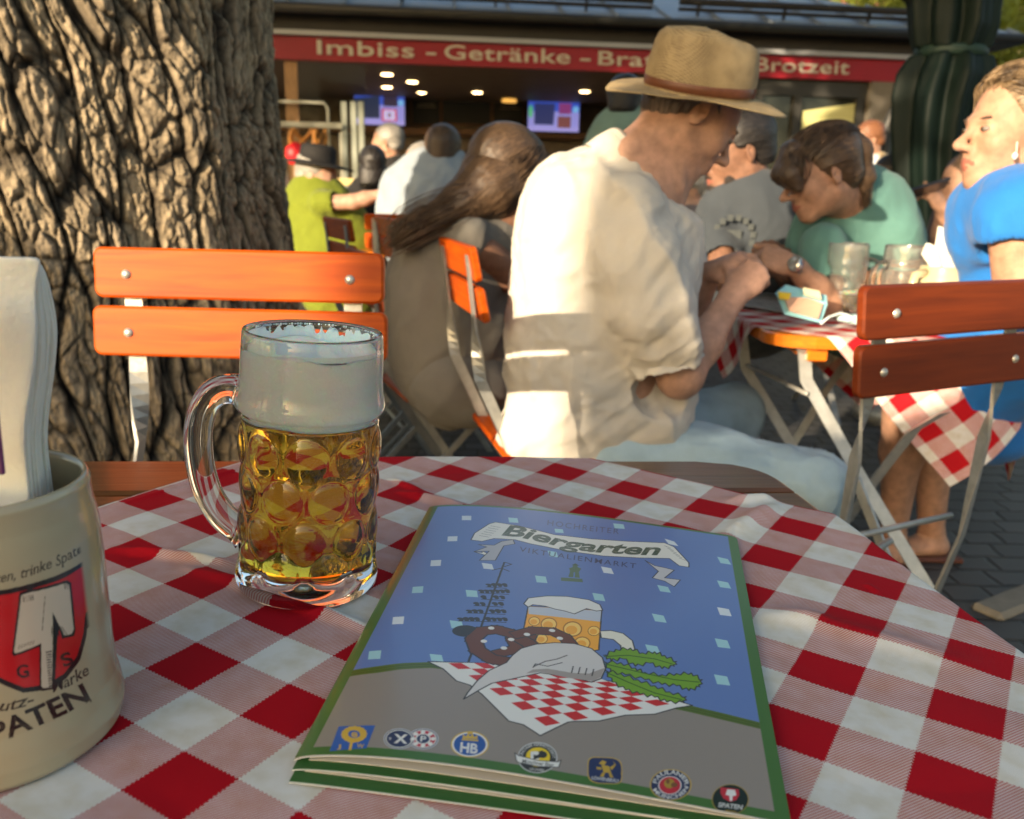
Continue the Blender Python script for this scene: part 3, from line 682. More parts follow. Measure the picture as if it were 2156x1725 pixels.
cv.poly(sp_([(42,1260),(60,1254),(142,1233),(151,1238),(160,1338),(157,1350),(132,1356),(126,1338),(122,1356),(116,1462),(90,1466),(84,1462),(84,1373),(30,1394),(26,1388)]),BLK)
cv.poly(sp_([(46,1266),(62,1260),(140,1239),(147,1243),(156,1336),(152,1346),(136,1350),(112,1300),(112,1360),(110,1458),(92,1460),(88,1456),(88,1366),(34,1388),(31,1383)]),CRM)
for k in range(14): cv.line(sp_([(98+k*.5,1385+k*5.5),(109,1383+k*5.5)]),.004,BLK)
for k in range(6): cv.line(sp_([(50+k*4,1268-k*.8),(51+k*4,1280-k*.8)]),.002,BLK)
for k in range(7): cv.line(sp_([(110+k*3.4,1330),(110+k*5.5,1352-k*.5)]),.0022,BLK)
for k in range(6): cv.line(sp_([(40+k*6,1378-k*2),(43+k*6,1370-k*2)]),.002,BLK)
for k in range(4): cv.line(sp_([(136+k*3,1240),(138+k*3,1252)]),.002,BLK)
cv.line(sp_([(96,1268),(93,1300),(90,1340)]),.002,BLK)
def path_text(txt,base,size,cvv,fn,col,shear=0,bold=0,spacing=1.):
    v,t=text_tris(txt,shear,bold,spacing); x0,x1=v[:,0].min(),v[:,0].max(); B=np.array(base,float); L=np.concatenate([[0],np.cumsum(np.hypot(*np.diff(B,axis=0).T))])
    s=(v[:,0]-x0)/(x1-x0)*L[-1]; x=np.interp(s,L,B[:,0]);y=np.interp(s,L,B[:,1]); dx=np.interp(s+2,L,B[:,0])-np.interp(s-2,L,B[:,0]); dy=np.interp(s+2,L,B[:,1])-np.interp(s-2,L,B[:,1]); q=np.hypot(dx,dy)
    px=x+dy/q*v[:,1]*size; py=y-dx/q*v[:,1]*size
    uv=np.array([fn(a,b) for a,b in zip(px,py)]); cvv.tris(uv,t,col)
path_text('SPATEN',[(-46,1590),(0,1571),(74,1542),(130,1517),(193,1484)],56,cv,SUV,BLK,0,.030)
path_text('Laß Dir raten, trinke Spaten',[(-130,1245),(-60,1248),(0,1240),(60,1226),(130,1200),(191,1166)],30,cv,SUV,BLK,.45,.012)
path_text('Schutz-',[(-70,1490),(-20,1508),(20,1508),(76,1492)],33,cv,SUV,BLK,.4,.015)
path_text('Marke',[(112,1470),(150,1454),(192,1428)],32,cv,SUV,BLK,.4,.015)
path_text('G',[(38,1440),(64,1436)],38,cv,SUV,BLK,0,.03); path_text('S',[(136,1416),(158,1406)],38,cv,SUV,BLK,0,.03)
na=900; sroot=empty('beer_stein',mw=TM@Matrix.Translation((SX,SY,.003)),label='cream stoneware stein with red shield and black lettering at the left edge',cat='stein')
A0=np.radians(np.concatenate([np.linspace(STA0,STA1,700,endpoint=False),np.linspace(STA1,STA0+360,80,endpoint=False)])); na=len(A0)
zs=np.concatenate([np.linspace(0,.03,26),np.linspace(.0305,.120,300),np.linspace(.121,.148,26)]); V=[];Cc=[]
for z in zs:
    r=float(srad(z)); V.append(np.stack([r*np.cos(A0),r*np.sin(A0),np.full(na,z)],1))
    x=(np.degrees(A0)-STA0)/(STA1-STA0)*(cv.w-1); y=z/SH*(cv.h-1); ok=(x>=0)&(x<=cv.w-1); xi=np.clip(np.round(x).astype(int),0,cv.w-1); c=cv.a[int(round(y)),xi]; c[~ok]=lin(172,160,130); Cc.append(c)
for r,z in((.0542,.1490),(.0525,.1485),(.0512,.145),(.0508,.13),(.052,.11),(.054,.02),(.02,.012),(.0005,.012)):
    V.append(np.stack([r*np.cos(A0),r*np.sin(A0),np.full(na,z)],1)); Cc.append(np.tile(lin(172,160,130)*.95,(na,1)))
N=len(V); F=np.array([(i*na+k,i*na+(k+1)%na,(i+1)*na+(k+1)%na,(i+1)*na+k) for i in range(N-1) for k in range(na)])
M_stone=mat('glazed_stoneware',(.5,.44,.33),.22,attr='Col',coat=.6,bump=.12,bscale=35,var=.06,vscale=20)
so_=new('body',np.concatenate(V),F,M_stone,sroot,True); setcol(so_,np.concatenate(Cc))
m_=MB(); m_.tube([(-.055,.02,.13),(-.085,.03,.135),(-.1,.035,.11),(-.1,.035,.07),(-.085,.03,.045),(-.058,.02,.04)],.009,14); m_.build('handle',mat('glaze_plain',(.5,.44,.33),.25,coat=.5),sroot,True)
# napkins standing in the stein : each sheet is one folded paper
nap=empty('napkin_stack',mw=TM@Matrix.Translation((SX,SY,0)),label='thick sheaf of white paper napkins standing in the stein at the left edge',cat='napkins')
M_nap=mat('napkin_paper',(.80,.76,.66),.9,bump=.3,bscale=260,sss=.15)
c0=np.array([SX,SY,0])
def napkin(i,n):
    t=i/(n-1); ly=SY-.008+.040*t
    edge=[(84-8*t,541+3*t),(92,570),(104,622),(114,665),(119,700),(117,740),(112,780),(104,830),(98,880),(96,930),(101,980),(108,1040),(112,1110)]
    m_=MB(); V=[];nx=16; off=-(1-t)*34+3*math.sin(i*2.7)
    for j,(x,y) in enumerate(edge):
        R_=TPY(x+off*min(1,j/2)-(1-t)*(2.2*j if j<4 else 9+abs(j-8)*1.0),y+(1-t)*1.5,ly)-c0
        for k in range(nx):
            s=k/(nx-1); wv=.0013*math.sin(k*.9+j*.35+i*1.7)*(1-.4*t)+.0006*math.sin(j*1.3+i*2.); V.append((R_[0]-(1-s)*(.085+.01*t)+.0*s,R_[1]+wv+.012*(.5-s)**2*8*.10,R_[2]))
    o=m_.add(V,[(j*nx+k,j*nx+k+1,(j+1)*nx+k+1,(j+1)*nx+k) for j in range(len(edge)-1) for k in range(nx-1)]).build('napkin',M_nap,nap,True)
    sm=o.modifiers.new('s','SOLIDIFY'); sm.thickness=.0016; sb=o.modifiers.new('b','SUBSURF'); sb.levels=1; sb.render_levels=1
for i in range(13): napkin(i,13)
m_=MB(); q0=TPY(-30,775,SY-.034); m_.box(q0+np.array([-.004,0,-.01]),(.016,.0022,.085),bev=.001); o=m_.build('cutlery_sleeve',mat('purple_paper',(.10,.02,.10),.4),None,False,mw=TM)
tag(o,'narrow purple cutlery sleeve in front of the napkins at the left edge','sleeve')
# ---------------------------------------------------------------- menu booklet
mc=[TP(620,1627)[:2],TP(1662,1765)[:2],TP(1549,1147)[:2],TP(903,1086)[:2]]     # bl br tr tl
MB0=.0045
def mh(s,t): return MB0+.004+(.0085+.0010*(1-t))*np.sin(PI*np.clip(s,0,1)**.62)
def mxy(s,t): return (1-t)*((1-s)*mc[0]+s*mc[1])+t*((1-s)*mc[3]+s*mc[2])
def MUV(x,y):
    s,t=.5,.5
    for _ in range(25):
        h=float(mh(s,t)); p=TP(x,y,h)[:2]; e=p-mxy(s,t); ds=(1-t)*(mc[1]-mc[0])+t*(mc[2]-mc[3]); dt=(1-s)*(mc[3]-mc[0])+s*(mc[2]-mc[1])
        q=np.linalg.solve(np.stack([ds,dt],1),e); s=float(np.clip(s+q[0]*.8,-.15,1.15)); t=float(np.clip(t+q[1]*.8,-.15,1.15))
    return np.array([s,t])
def Q(X,Y): return MUV((1100+X/1.0267)/1.9,(1950+Y/1.0267)/1.9)
def Qs(p): return [Q(*q) for q in p]
K=1.12; c_=lambda r,g,b: lin(r,g,b)*K
INK=c_(48,50,52); WH=c_(222,222,216); GRN=c_(66,108,52)
cm=Canvas(760,1060,GRN)
# printed fields
body=Qs([(118,1140),(225,1122),(400,1115),(600,1122),(800,1145),(1000,1178),(1200,1225),(1400,1275),(1700,1335),(2045,1430),(1988,1000),(1870,245),(1600,192),(1300,140),(1000,112),(850,105),(745,116),(705,140),(340,750)])
bl=cm.a.copy()
s0,t0=.032,.018
cm.poly([(s0,t0),(1-s0*.9,t0),(1-s0*.9,1-t0*.6),(s0,1-t0*.6)],c_(142,134,126))
tab=[(335,750),(420,735),(520,722),(640,718),(1680,890),(1850,930),(1990,965)]
bt=Qs(tab); bt[0][0]=s0; bt[-1][0]=1-s0*.9
blue=bt+[np.array((1-s0*.9,1-t0*.6)),np.array((s0,1-t0*.6))]
cm.poly(blue,c_(96,124,180))
tb2=Qs([(330,775),(420,762),(520,748),(640,742),(1680,918),(1850,958),(1995,993)]); tb2[0][0]=s0; tb2[-1][0]=1-s0*.9
cm.poly(bt+tb2[::-1],c_(82,104,40)); 
for f_ in (.35,.7): cm.line([bt[i]*(1-f_)+tb2[i]*f_ for i in range(len(bt))],.002,c_(50,68,30))
PAL=c_(160,205,212); PW=c_(214,222,226)
def lozenge(X,Y,w,h,sk,col): cm.poly(Qs([(X-w/2-sk*0,Y-h/2),(X+w/2,Y-h/2+sk*.35),(X+w/2+sk*.5,Y+h/2+sk*.25),(X-w/2+sk*.5,Y+h/2)]),col)
for X,Y,w,h,sk,c in ((787,126,38,18,0,PW),(977,134,38,20,8,PAL),(1410,158,42,20,12,PAL),(1165,178,34,16,8,PAL),(730,212,40,20,-4,PW),(1620,222,40,22,34,PW),(662,312,42,24,-6,PW),(870,322,42,24,16,PW),(1360,338,42,26,22,PW),(1838,298,44,26,28,PAL),(588,422,44,26,-8,PAL),(1090,376,44,28,14,PAL),(1138,272,36,24,16,PAL),(1592,414,44,26,24,PAL),(1838,396,46,28,26,PAL),(806,435,46,28,10,PAL),(1325,448,44,30,20,PAL),(508,548,46,30,-8,PW),(1572,534,48,32,26,PAL),(1840,508,48,32,24,PW),(742,562,50,32,16,PAL),(1832,638,52,36,26,PAL),(412,690,50,34,-10,PAL),(660,698,50,28,14,PAL),(1545,660,50,30,24,PAL),(1830,788,54,40,26,PAL)): lozenge(X,Y,w,h,sk,c)
# maypole
cm.line(Qs([(795,716),(880,480),(942,308)]),.006,INK); cm.line(Qs([(945,308),(972,316),(942,326)]),.004,INK)
cm.line(Qs([(893,340),(930,332),(962,345)]),.004,INK)
for Y,X0,X1 in((405,868,950),(430,838,960),(455,848,940),(482,818,935),(512,788,945),(545,752,950)):
    cm.line(Qs([(X0,Y+4),(X1,Y+10)]),.0035,INK)
    n=max(3,int((X1-X0)/20)); rng=random.Random(Y)
    for k in range(n):
        x=X0+8+(X1-X0-16)*k/(n-1)
        if abs(x-(880+(480-Y)*.36))<9: continue
        cm.disc(Q(x,Y-6),.008,INK,.0035*rng.uniform(1,1.8)); cm.disc(Q(x+5,Y),.006,INK,.005)
for k in range(26):
    a=2*PI*k/26; cm.disc(Q(782+40*math.cos(a),590+17*math.sin(a)),.009,INK,.006)
cm.poly([Q(782+40*math.cos(a),590+18*math.sin(a)) for a in np.linspace(0,2*PI,20)],INK)
# tablecloth drawing
def outl(pts,col,w=.0035,ink=INK): u=Qs(pts); cm.poly(u,col); cm.line(u,w,ink,True)
outl([(628,716),(720,718),(860,722),(1400,800),(1715,896),(1650,906),(1560,932),(1440,936),(1330,960),(1210,962),(1150,990),(1090,1020),(1020,975),(960,960),(905,905),(850,850),(800,812),(745,795),(690,745)],WH)
ch=[Q(712,722),Q(1112,980),Q(1620,890),Q(1180,730)]      # checked field corners: tl, bottom, right, top
cm.poly(ch,WH)
def chk(a,b): # bilinear
    return (1-a)*((1-b)*ch[0]+b*ch[3])+a*((1-b)*ch[1]+b*ch[2])
NC=9
for i in range(NC):
    for j in range(NC):
        if (i+j)%2==0: cm.poly([chk(i/NC,j/NC),chk((i+1)/NC,j/NC),chk((i+1)/NC,(j+1)/NC),chk(i/NC,(j+1)/NC)],c_(196,40,44))
# mug drawing
ORG=c_(238,168,52); YEL=c_(250,205,105)
outl([(1335,590),(1380,588),(1430,600),(1468,630),(1478,665),(1450,690),(1425,690),(1420,650),(1390,625),(1340,618)],c_(225,222,205))
outl([(1040,488),(1342,506),(1338,560),(1330,668),(1180,690),(1070,640),(1020,590)],ORG)
cm.poly(Qs([(1040,490),(1340,508),(1336,552),(1042,520)]),c_(190,196,205))
for X,Y,r in((1065,550,24),(1125,562,34),(1222,582,40),(1310,590,26),(1050,600,20),(1262,640,34),(1095,622,26)):
    cm.poly([Q(X+r*math.cos(a),Y+r*.8*math.sin(a)) for a in np.linspace(0,2*PI,22)],c_(170,105,25)); cm.poly([Q(X+r*.86*math.cos(a),Y+r*.68*math.sin(a)) for a in np.linspace(0,2*PI,22)],YEL); cm.poly([Q(X-r*.1+r*.6*math.cos(a),Y+r*.1+r*.45*math.sin(a)) for a in np.linspace(0,2*PI,22)],ORG)
outl([(1022,478),(1040,455),(1080,450),(1120,446),(1200,448),(1290,462),(1335,482),(1346,505),(1320,508),(1280,498),(1230,520),(1190,508),(1150,500),(1110,488),(1060,482),(1040,492)],WH)
# pretzel
def band(pts,w,col,ink=INK):
    q=Qs(pts); cm.line(q,w*1.25,ink); cm.line(q,w,col)
PRZ=c_(104,58,40)
pz=[(1060,648),(1000,700),(930,712),(862,690),(812,650),(820,605),(880,582),(950,590),(1010,640),(1060,640)]
sm=lambda pts:[tuple(np.array([np.interp(t,range(len(pts)),[p[k] for p in pts]) for k in range(2)])) for t in np.linspace(0,len(pts)-1,len(pts)*5)]
band(sm([(885,690),(960,672),(1030,645),(1048,610),(1010,600),(975,622),(990,650)]),.030,PRZ)
band(sm([(975,720),(890,705),(832,668),(815,622),(850,590),(910,584),(970,600),(1040,640),(1060,660)]),.036,PRZ)
band(sm([(990,605),(1060,588),(1140,592),(1190,615),(1215,645)]),.032,PRZ)
for X,Y in((888,578),(858,632),(970,625),(940,660),(1035,604),(1138,588),(1170,620)): cm.disc(Q(X,Y),.008,WH,.0055)
# radish
outl([(775,870),(790,845),(830,795),(880,752),(950,720),(975,690),(1010,662),(1070,645),(1150,638),(1230,642),(1300,662),(1345,700),(1358,745),(1340,785),(1300,800),(1240,785),(1180,775),(1090,762),(1030,775),(960,790),(890,805),(840,832)],c_(205,202,198))
cm.poly(Qs([(1200,782),(1260,790),(1305,796),(1338,780),(1354,742),(1330,750),(1290,765),(1220,762),(1120,745),(1060,748),(1030,765),(1090,758)]),c_(160,152,146))
cm.line(Qs([(1065,735),(1110,715),(1160,705),(1200,690)]),.004,c_(110,105,102)); cm.line(Qs([(1060,740),(1070,725),(1120,735),(1180,720)]),.003,INK)
for k in range(4): cm.line(Qs([(1225+k*28,735+k*4),(1218+k*28,762+k*4)]),.003,INK)
# leaves
def leaf(pts,rib):
    q=[]; 
    for i in range(len(pts)):
        a=np.array(pts[i-1],float);b=np.array(pts[i],float); n=np.array([-(b-a)[1],(b-a)[0]]); n=n/(np.hypot(*n)+1e-6)*7; q+=[tuple(a*.75+b*.25+n),tuple(a*.5+b*.5-n*.8),tuple(a*.2+b*.8+n),tuple(b)]
    outl(q,c_(112,158,44)); cm.line(Qs(rib),.004,c_(52,92,30))
leaf([(1350,690),(1400,665),(1460,660),(1510,680),(1560,675),(1600,690),(1650,715),(1640,735),(1590,745),(1540,722),(1480,735),(1430,705),(1380,712)],[(1352,695),(1450,690),(1560,705),(1630,725)])
leaf([(1350,715),(1420,720),(1480,742),(1520,760),(1590,770),(1650,765),(1710,762),(1755,790),(1745,820),(1700,835),(1650,815),(1590,810),(1520,790),(1440,770),(1380,760)],[(1355,725),(1500,760),(1640,790),(1740,800)])
leaf([(1355,750),(1420,765),(1490,790),(1560,815),(1620,840),(1690,860),(1680,884),(1610,882),(1560,862),(1500,850),(1440,832),(1385,800)],[(1360,760),(1450,800),(1560,845),(1670,872)])
# banner
BN=c_(226,224,214)
outl([(852,262),(880,275),(840,300),(862,278),(818,265),(850,268)],BN,.003); outl([(835,235),(900,238),(930,222),(978,215),(985,232),(940,240),(905,300),(840,300),(880,262),(818,264),(870,245)],c_(176,176,180),.003)
outl([(1520,300),(1560,322),(1600,330),(1640,340),(1600,372),(1665,380),(1640,408),(1600,385),(1550,372),(1575,345)],c_(196,196,198),.003)
outl([(805,216),(820,188),(880,150),(905,143),(1000,158),(1150,195),(1300,212),(1450,222),(1600,228),(1640,245),(1700,310),(1700,328),(1660,322),(1620,292),(1500,290),(1350,282),(1200,262),(1050,232),(985,215),(900,210),(850,222)],BN)
for k in range(6): cm.line(Qs([(885-k*9,158+k*8),(925-k*9,165+k*8)]),.002,INK); cm.line(Qs([(1600+k*12,240+k*10),(1625+k*12,250+k*10)]),.002,INK)
DG=c_(62,82,66)
path_text('Biergarten',[(930,196),(1000,203),(1100,225),(1200,250),(1300,264),(1400,271),(1500,276),(1585,277)],62,cm,Q,DG,.28,.032)
path_text('HOCHREITER',[(1118,155),(1200,167),(1300,180),(1412,192)],31,cm,Q,c_(80,84,110),0,0,1.25)
path_text('VIKTUALIENMARKT',[(1003,263),(1100,279),(1200,294),(1350,316),(1482,333)],29,cm,Q,c_(62,66,92),0,.004,1.25)
# little statue emblem
cm.poly(Qs([(1175,370),(1262,376),(1265,390),(1175,384)]),c_(86,110,80)); cm.poly(Qs([(1205,368),(1212,345),(1208,332),(1222,328),(1226,316),(1240,316),(1244,328),(1258,334),(1248,348),(1252,372)]),c_(86,110,80)); cm.poly(Qs([(1218,320),(1250,322),(1234,312)]),c_(70,92,64)); cm.line(Qs([(1228,370),(1230,350)]),.004,c_(96,124,180))
# brewery marks along the lower edge
def mdisc(X,Y,rx,ry,col): cm.poly([Q(X+rx*math.cos(a),Y+ry*math.sin(a)) for a in np.linspace(0,2*PI,40)],col)
def mtext(s,X,Y,w,size,col,bold=0.02,sl=.12,shear=0): path_text(s,[(X-w/2,Y-sl*w/2),(X,Y),(X+w/2,Y+sl*w/2)],size,cm,Q,col,shear,bold)
NAVY=c_(36,48,84); GOLD=c_(205,170,70); BLU=c_(40,92,170); RD=c_(186,44,60)
cm.poly(Qs([(262,982),(412,978),(375,1072),(224,1084)]),BLU)
for a in np.linspace(0,2*PI,16,endpoint=False): cm.disc(Q(325+40*math.cos(a),1014+26*math.sin(a)),.007,GOLD,.005)
for a in np.linspace(0,2*PI,40): cm.disc(Q(325+32*math.cos(a),1014+21*math.sin(a)),.004,GOLD,.0028)
mtext('e',325,1026,26,44,GOLD,.03); mtext('J',262,1072,16,24,GOLD); mtext('W',350,1070,30,24,GOLD); cm.line(Qs([(316,1038),(308,1078)]),.006,GOLD)
for X,c in((608,RD),(510,NAVY)):
    mdisc(X,1033,64,43,c_(188,190,196)); mdisc(X,1033,60,40,c_(60,64,76)); mdisc(X,1033,56,37,WH); mdisc(X,1033,52,34,c)
mdisc(608,1033,32,22,WH); mdisc(608,1033,26,18,NAVY); mtext('P',608,1044,24,32,WH,.03)
for a in np.linspace(0,2*PI,8,endpoint=False): cm.disc(Q(608+42*math.cos(a),1033+28*math.sin(a)),.005,WH,.004)
mtext('X',516,1050,58,50,WH,.04,.05); mtext('9',472,1038,10,16,WH); mtext('9',560,1044,10,16,WH)
mdisc(800,1056,78,54,GOLD); mdisc(800,1056,73,50,WH); mdisc(800,1056,66,45,BLU*.8); mtext('HB',795,1090,72,56,WH,.035,.10)
cm.poly(Qs([(770,1032),(772,1016),(785,1024),(792,1010),(802,1024),(812,1010),(818,1026),(832,1018),(832,1034)]),GOLD); cm.line(Qs([(770,1036),(832,1040)]),.005,GOLD); cm.disc(Q(801,1008),.006,GOLD,.004)
mdisc(1078,1110,82,64,c_(190,190,188)); mdisc(1078,1110,77,60,INK)
path_text('MÜNCHNER REINHEITSGEBOT',[(1078+62*math.cos(a),1112+50*math.sin(a)) for a in np.linspace(-PI*1.02,.02,20)],17,cm,Q,WH,0,.01)
mdisc(1080,1108,50,40,c_(226,196,40)); mdisc(1100,1098,18,14,INK); cm.poly(Qs([(1050,1085),(1085,1085),(1085,1118),(1050,1118)]),WH); cm.poly(Qs([(1062,1092),(1100,1080),(1100,1108),(1062,1118)]),INK); mdisc(1072,1092,12,8,WH)
outl([(985,1090),(1000,1102),(1080,1122),(1160,1128),(1175,1120),(1165,1150),(1080,1146),(1000,1130),(992,1124)],WH,.002)
mtext('Münchner Bier',1080,1140,130,22,INK,.02,.13); mtext('525 JAHRE',1075,1164,60,14,WH,.01,.1)
sq=[(1355+68*np.sign(math.cos(a))*abs(math.cos(a))**.5,1163+52*np.sign(math.sin(a))*abs(math.sin(a))**.5+8*math.cos(a)) for a in np.linspace(0,2*PI,48)]
cm.poly([Q(X+(X-1355)*.05,Y+(Y-1163)*.05) for X,Y in sq],GOLD); cm.poly(Qs(sq),NAVY*1.2)
for p in ([(1330,1135),(1345,1120),(1362,1128),(1352,1142)],[(1340,1140),(1372,1145),(1380,1172),(1350,1172)],[(1375,1150),(1395,1138),(1388,1122),(1400,1140),(1384,1162)],[(1345,1170),(1356,1172),(1350,1190),(1334,1188)],[(1370,1172),(1380,1172),(1390,1192),(1376,1192)],[(1340,1150),(1320,1148),(1322,1158),(1342,1160)]): cm.poly(Qs(p),GOLD*.8)
mtext('LÖWENBRÄU',1355,1206,108,19,WH,.012,.12)
mdisc(1625,1222,85,64,GOLD); mdisc(1625,1222,81,61,NAVY); mdisc(1622,1224,48,38,WH); mdisc(1622,1224,44,35,RD); mdisc(1620,1216,22,20,GOLD*.6); mdisc(1614,1208,8,10,c_(120,80,50)); mdisc(1640,1222,14,10,c_(120,80,50))
path_text('PAULANER',[(1625+58*math.cos(a),1224+46*math.sin(a)) for a in np.linspace(-PI*.95,-.0,20)],25,cm,Q,WH,0,.02)
path_text('MÜNCHEN',[(1623+76*math.cos(a),1220+60*math.sin(a)) for a in np.linspace(PI*.88,.18,20)],22,cm,Q,WH,0,.02)
mdisc(1870,1282,76,62,GOLD*.7); mdisc(1870,1282,73,60,c_(22,40,36))
cm.poly(Qs([(1830,1232),(1905,1240),(1908,1262),(1895,1284),(1870,1292),(1842,1278),(1830,1256)]),RD); cm.poly(Qs([(1858,1240),(1890,1243),(1895,1266),(1880,1268),(1878,1288),(1868,1288),(1866,1266),(1850,1264)]),WH)
mtext('SPATEN',1870,1318,100,26,WH,.025,.12,.1); mtext('MÜNCHEN',1872,1334,44,10,GOLD,.01,.12)
# ---- geometry of the folded sheets
mroot=empty('menu',mw=TM,label='folded blue and grey menu with a Biergarten banner lying open on the checked cloth',cat='menu')
M_print=mat('printed_cover',(.5,.5,.5),.36,attr='Col',coat=.25); M_paper=mat('menu_paper',(.72,.66,.56),.7); M_gr=mat('menu_green',tuple(lin(52,100,48)),.4,coat=.2); M_edge=mat('menu_paper_edge',(.7,.7,.66),.8)
W_,H_=cm.w,cm.h; S_,T_=np.meshgrid(np.linspace(0,1,W_),np.linspace(0,1,H_)); s=S_.ravel();t=T_.ravel()
def sheetpos(s,t): return (((1-t)*(1-s))[:,None]*mc[0]+((1-t)*s)[:,None]*mc[1]+(t*s)[:,None]*mc[2]+(t*(1-s))[:,None]*mc[3])
# rounded outer corners
rc=.03
def rcut(s,t):
    d1=np.hypot(np.maximum(s-(1-rc),0),np.maximum(t-(1-rc*.7),0)/.7); return d1
xy_=sheetpos(s,t); z_=mh(s,t)
k=rcut(s,t)>rc; s2=np.where(k,1-rc+(s-1+rc)*rc/np.maximum(rcut(s,t),1e-6),s); t2=np.where(k,1-rc*.7+(t-1+rc*.7)*rc/np.maximum(rcut(s,t),1e-6),t)
xy_=sheetpos(s2,t2); z_=mh(s2,t2)
cov=new('cover',np.column_stack([xy_,z_]),grid_faces(W_,H_),M_print,mroot,True); setcol(cov,cm.a.reshape(-1,3))
def sheet(name,off,hf,m,back=0.,th=.0004,u0=0.,u1=1.,v0=0.,v1=1.):
    n=60; a,b=np.meshgrid(np.linspace(u0,u1,n),np.linspace(v0,v1,12)); a=a.ravel();b=b.ravel(); xy_=sheetpos(a,b)+off; z=hf(a,b); V=np.concatenate([np.column_stack([xy_,z]),np.column_stack([xy_,z-th])])
    f=grid_faces(n,12); k=n*12; F=[tuple(q) for q in f]+[tuple(q[::-1]+k) for q in f]
    for i in range(n-1): F.append((i,k+i,k+i+1,i+1)); j=11*n+i; F.append((j,j+1,k+j+1,k+j))
    for j in range(11): F.append((j*n,(j+1)*n,k+(j+1)*n,k+j*n)); q=j*n+n-1; F.append((q,k+q,k+q+n,q+n))
    return new(name,V,F,m,mroot,False)
of=(mc[0]-mc[3])/np.linalg.norm(mc[0]-mc[3])
sheet('cover_backing',of*.0006,lambda a,b:mh(a,b)-.0004,M_edge,u0=.0,u1=.995,v1=.97)
def h2(a,b): return MB0+.0022+.0042*np.sin(PI*a**.55)*(1-.25*a)
def h3(a,b): return MB0+.0008+.0012*np.sin(PI*a**.5)
sheet('page',of*.000,lambda a,b:h2(a,b)-.0001,M_paper,u0=.03,v0=.003,v1=.97,u1=.97)
sheet('page_border',of*.0005,lambda a,b:h2(a,b)-.0006,M_gr,u1=.97,v1=.97,v0=-.013,u0=.004)
sheet('page_edge',of*.0010,lambda a,b:h2(a,b)-.0011,M_edge,u1=.97,v1=.97,v0=-.013,u0=.004)
sheet('page',of*.000,lambda a,b:h3(a,b)+.0004,M_paper,u0=.03,v0=-.014,u1=.96,v1=.97)
sheet('back_cover',of*.0010,lambda a,b:h3(a,b)-.0002,M_gr,u1=.97,v1=.97,v0=-.032,u0=.008)
sheet('back_cover_edge',of*.0016,lambda a,b:h3(a,b)-.0008,M_edge,u1=.97,v1=.97,v0=-.032,u0=.008)
# ---------------------------------------------------------------- ground
gm=mat('cobblestone',(.05,.048,.045),.6); n,l,b=nodes_of(gm)
tc=n['Texture Coordinate']; br=n.new('ShaderNodeTexBrick'); br.inputs['Scale'].default_value=1; br.inputs['Brick Width'].default_value=.12; br.inputs['Row Height'].default_value=.1; br.inputs['Mortar Size'].default_value=.009; br.inputs['Mortar Smooth'].default_value=.6
nz=n.new('ShaderNodeTexNoise'); nz.inputs['Scale'].default_value=9; mxv=n.new('ShaderNodeMix'); mxv.data_type='VECTOR'; mxv.inputs[0].default_value=.035
l.new(tc.outputs['Object'],nz.inputs['Vector']); l.new(tc.outputs['Object'],mxv.inputs[4]); l.new(nz.outputs['Color'],mxv.inputs[5]); l.new(mxv.outputs[1],br.inputs['Vector'])
br.inputs['Color1'].default_value=(.075,.072,.068,1); br.inputs['Color2'].default_value=(.045,.043,.04,1); br.inputs['Mortar'].default_value=(.018,.016,.013,1)
l.new(br.outputs['Color'],b.inputs['Base Color']); bp=n.new('ShaderNodeBump'); bp.invert=True; bp.inputs['Strength'].default_value=.9; bp.inputs['Distance'].default_value=.02; l.new(br.outputs['Fac'],bp.inputs['Height']); l.new(bp.outputs[0],b.inputs['Normal'])
g=new('ground',[(-60,-40,0),(60,-40,0),(60,120,0),(-60,120,0)],[(0,1,2,3)],gm,None,False); tag(g,kind='structure')
a,b_=PG(2075,1285,.012),PG(2190,1240,.012); d=(b_-a)/np.linalg.norm(b_-a); m_=MB(); m_.bar(a+(0,0,-.03),b_+(0,0,-.03)+d*2,.09,.07,up=(0,0,1),bev=.012)
k_=m_.build('kerb',mat('kerb_stone',(.20,.18,.14),.85,bump=.5,bscale=40,var=.2,vscale=12),None,False); tag(k_,kind='structure')
# ---------------------------------------------------------------- chairs
E8=np.array
def strap(M_,secs,mi=0):     # secs: (point, half-width vector, half-thickness vector)
    V=[];F=[]
    for p,w,t in secs:
        p,w,t=[np.asarray(q,float) for q in(p,w,t)]; V+=[p-w-t,p+w-t,p+w+t,p-w+t]
    for i in range(len(secs)-1):
        for k in range(4): F.append((i*4+k,i*4+(k+1)%4,(i+1)*4+(k+1)%4,(i+1)*4+k))
    F+=[(3,2,1,0),tuple((len(secs)-1)*4+k for k in range(4))]; M_.add(V,F)
def slat_mesh(w,h,t,r=.013,crv=0.0):
    o=rrect(w,h,r,6); i_=rrect(w-.007,h-.007,r-.003,6); k=len(o)
    o=[(x,z) for x,z in o]; V=[(x,-t/2,z) for x,z in i_]+[(x,-t/2+.003,z) for x,z in o]+[(x,t/2-.003,z) for x,z in o]+[(x,t/2,z) for x,z in i_]
    F=[tuple(range(k)),tuple(range(3*k,4*k))[::-1]]+[(j*k+q,j*k+(q+1)%k,(j+1)*k+(q+1)%k,(j+1)*k+q) for j in range(3) for q in range(k)]
    F=[f[::-1] for f in F]
    return V,F
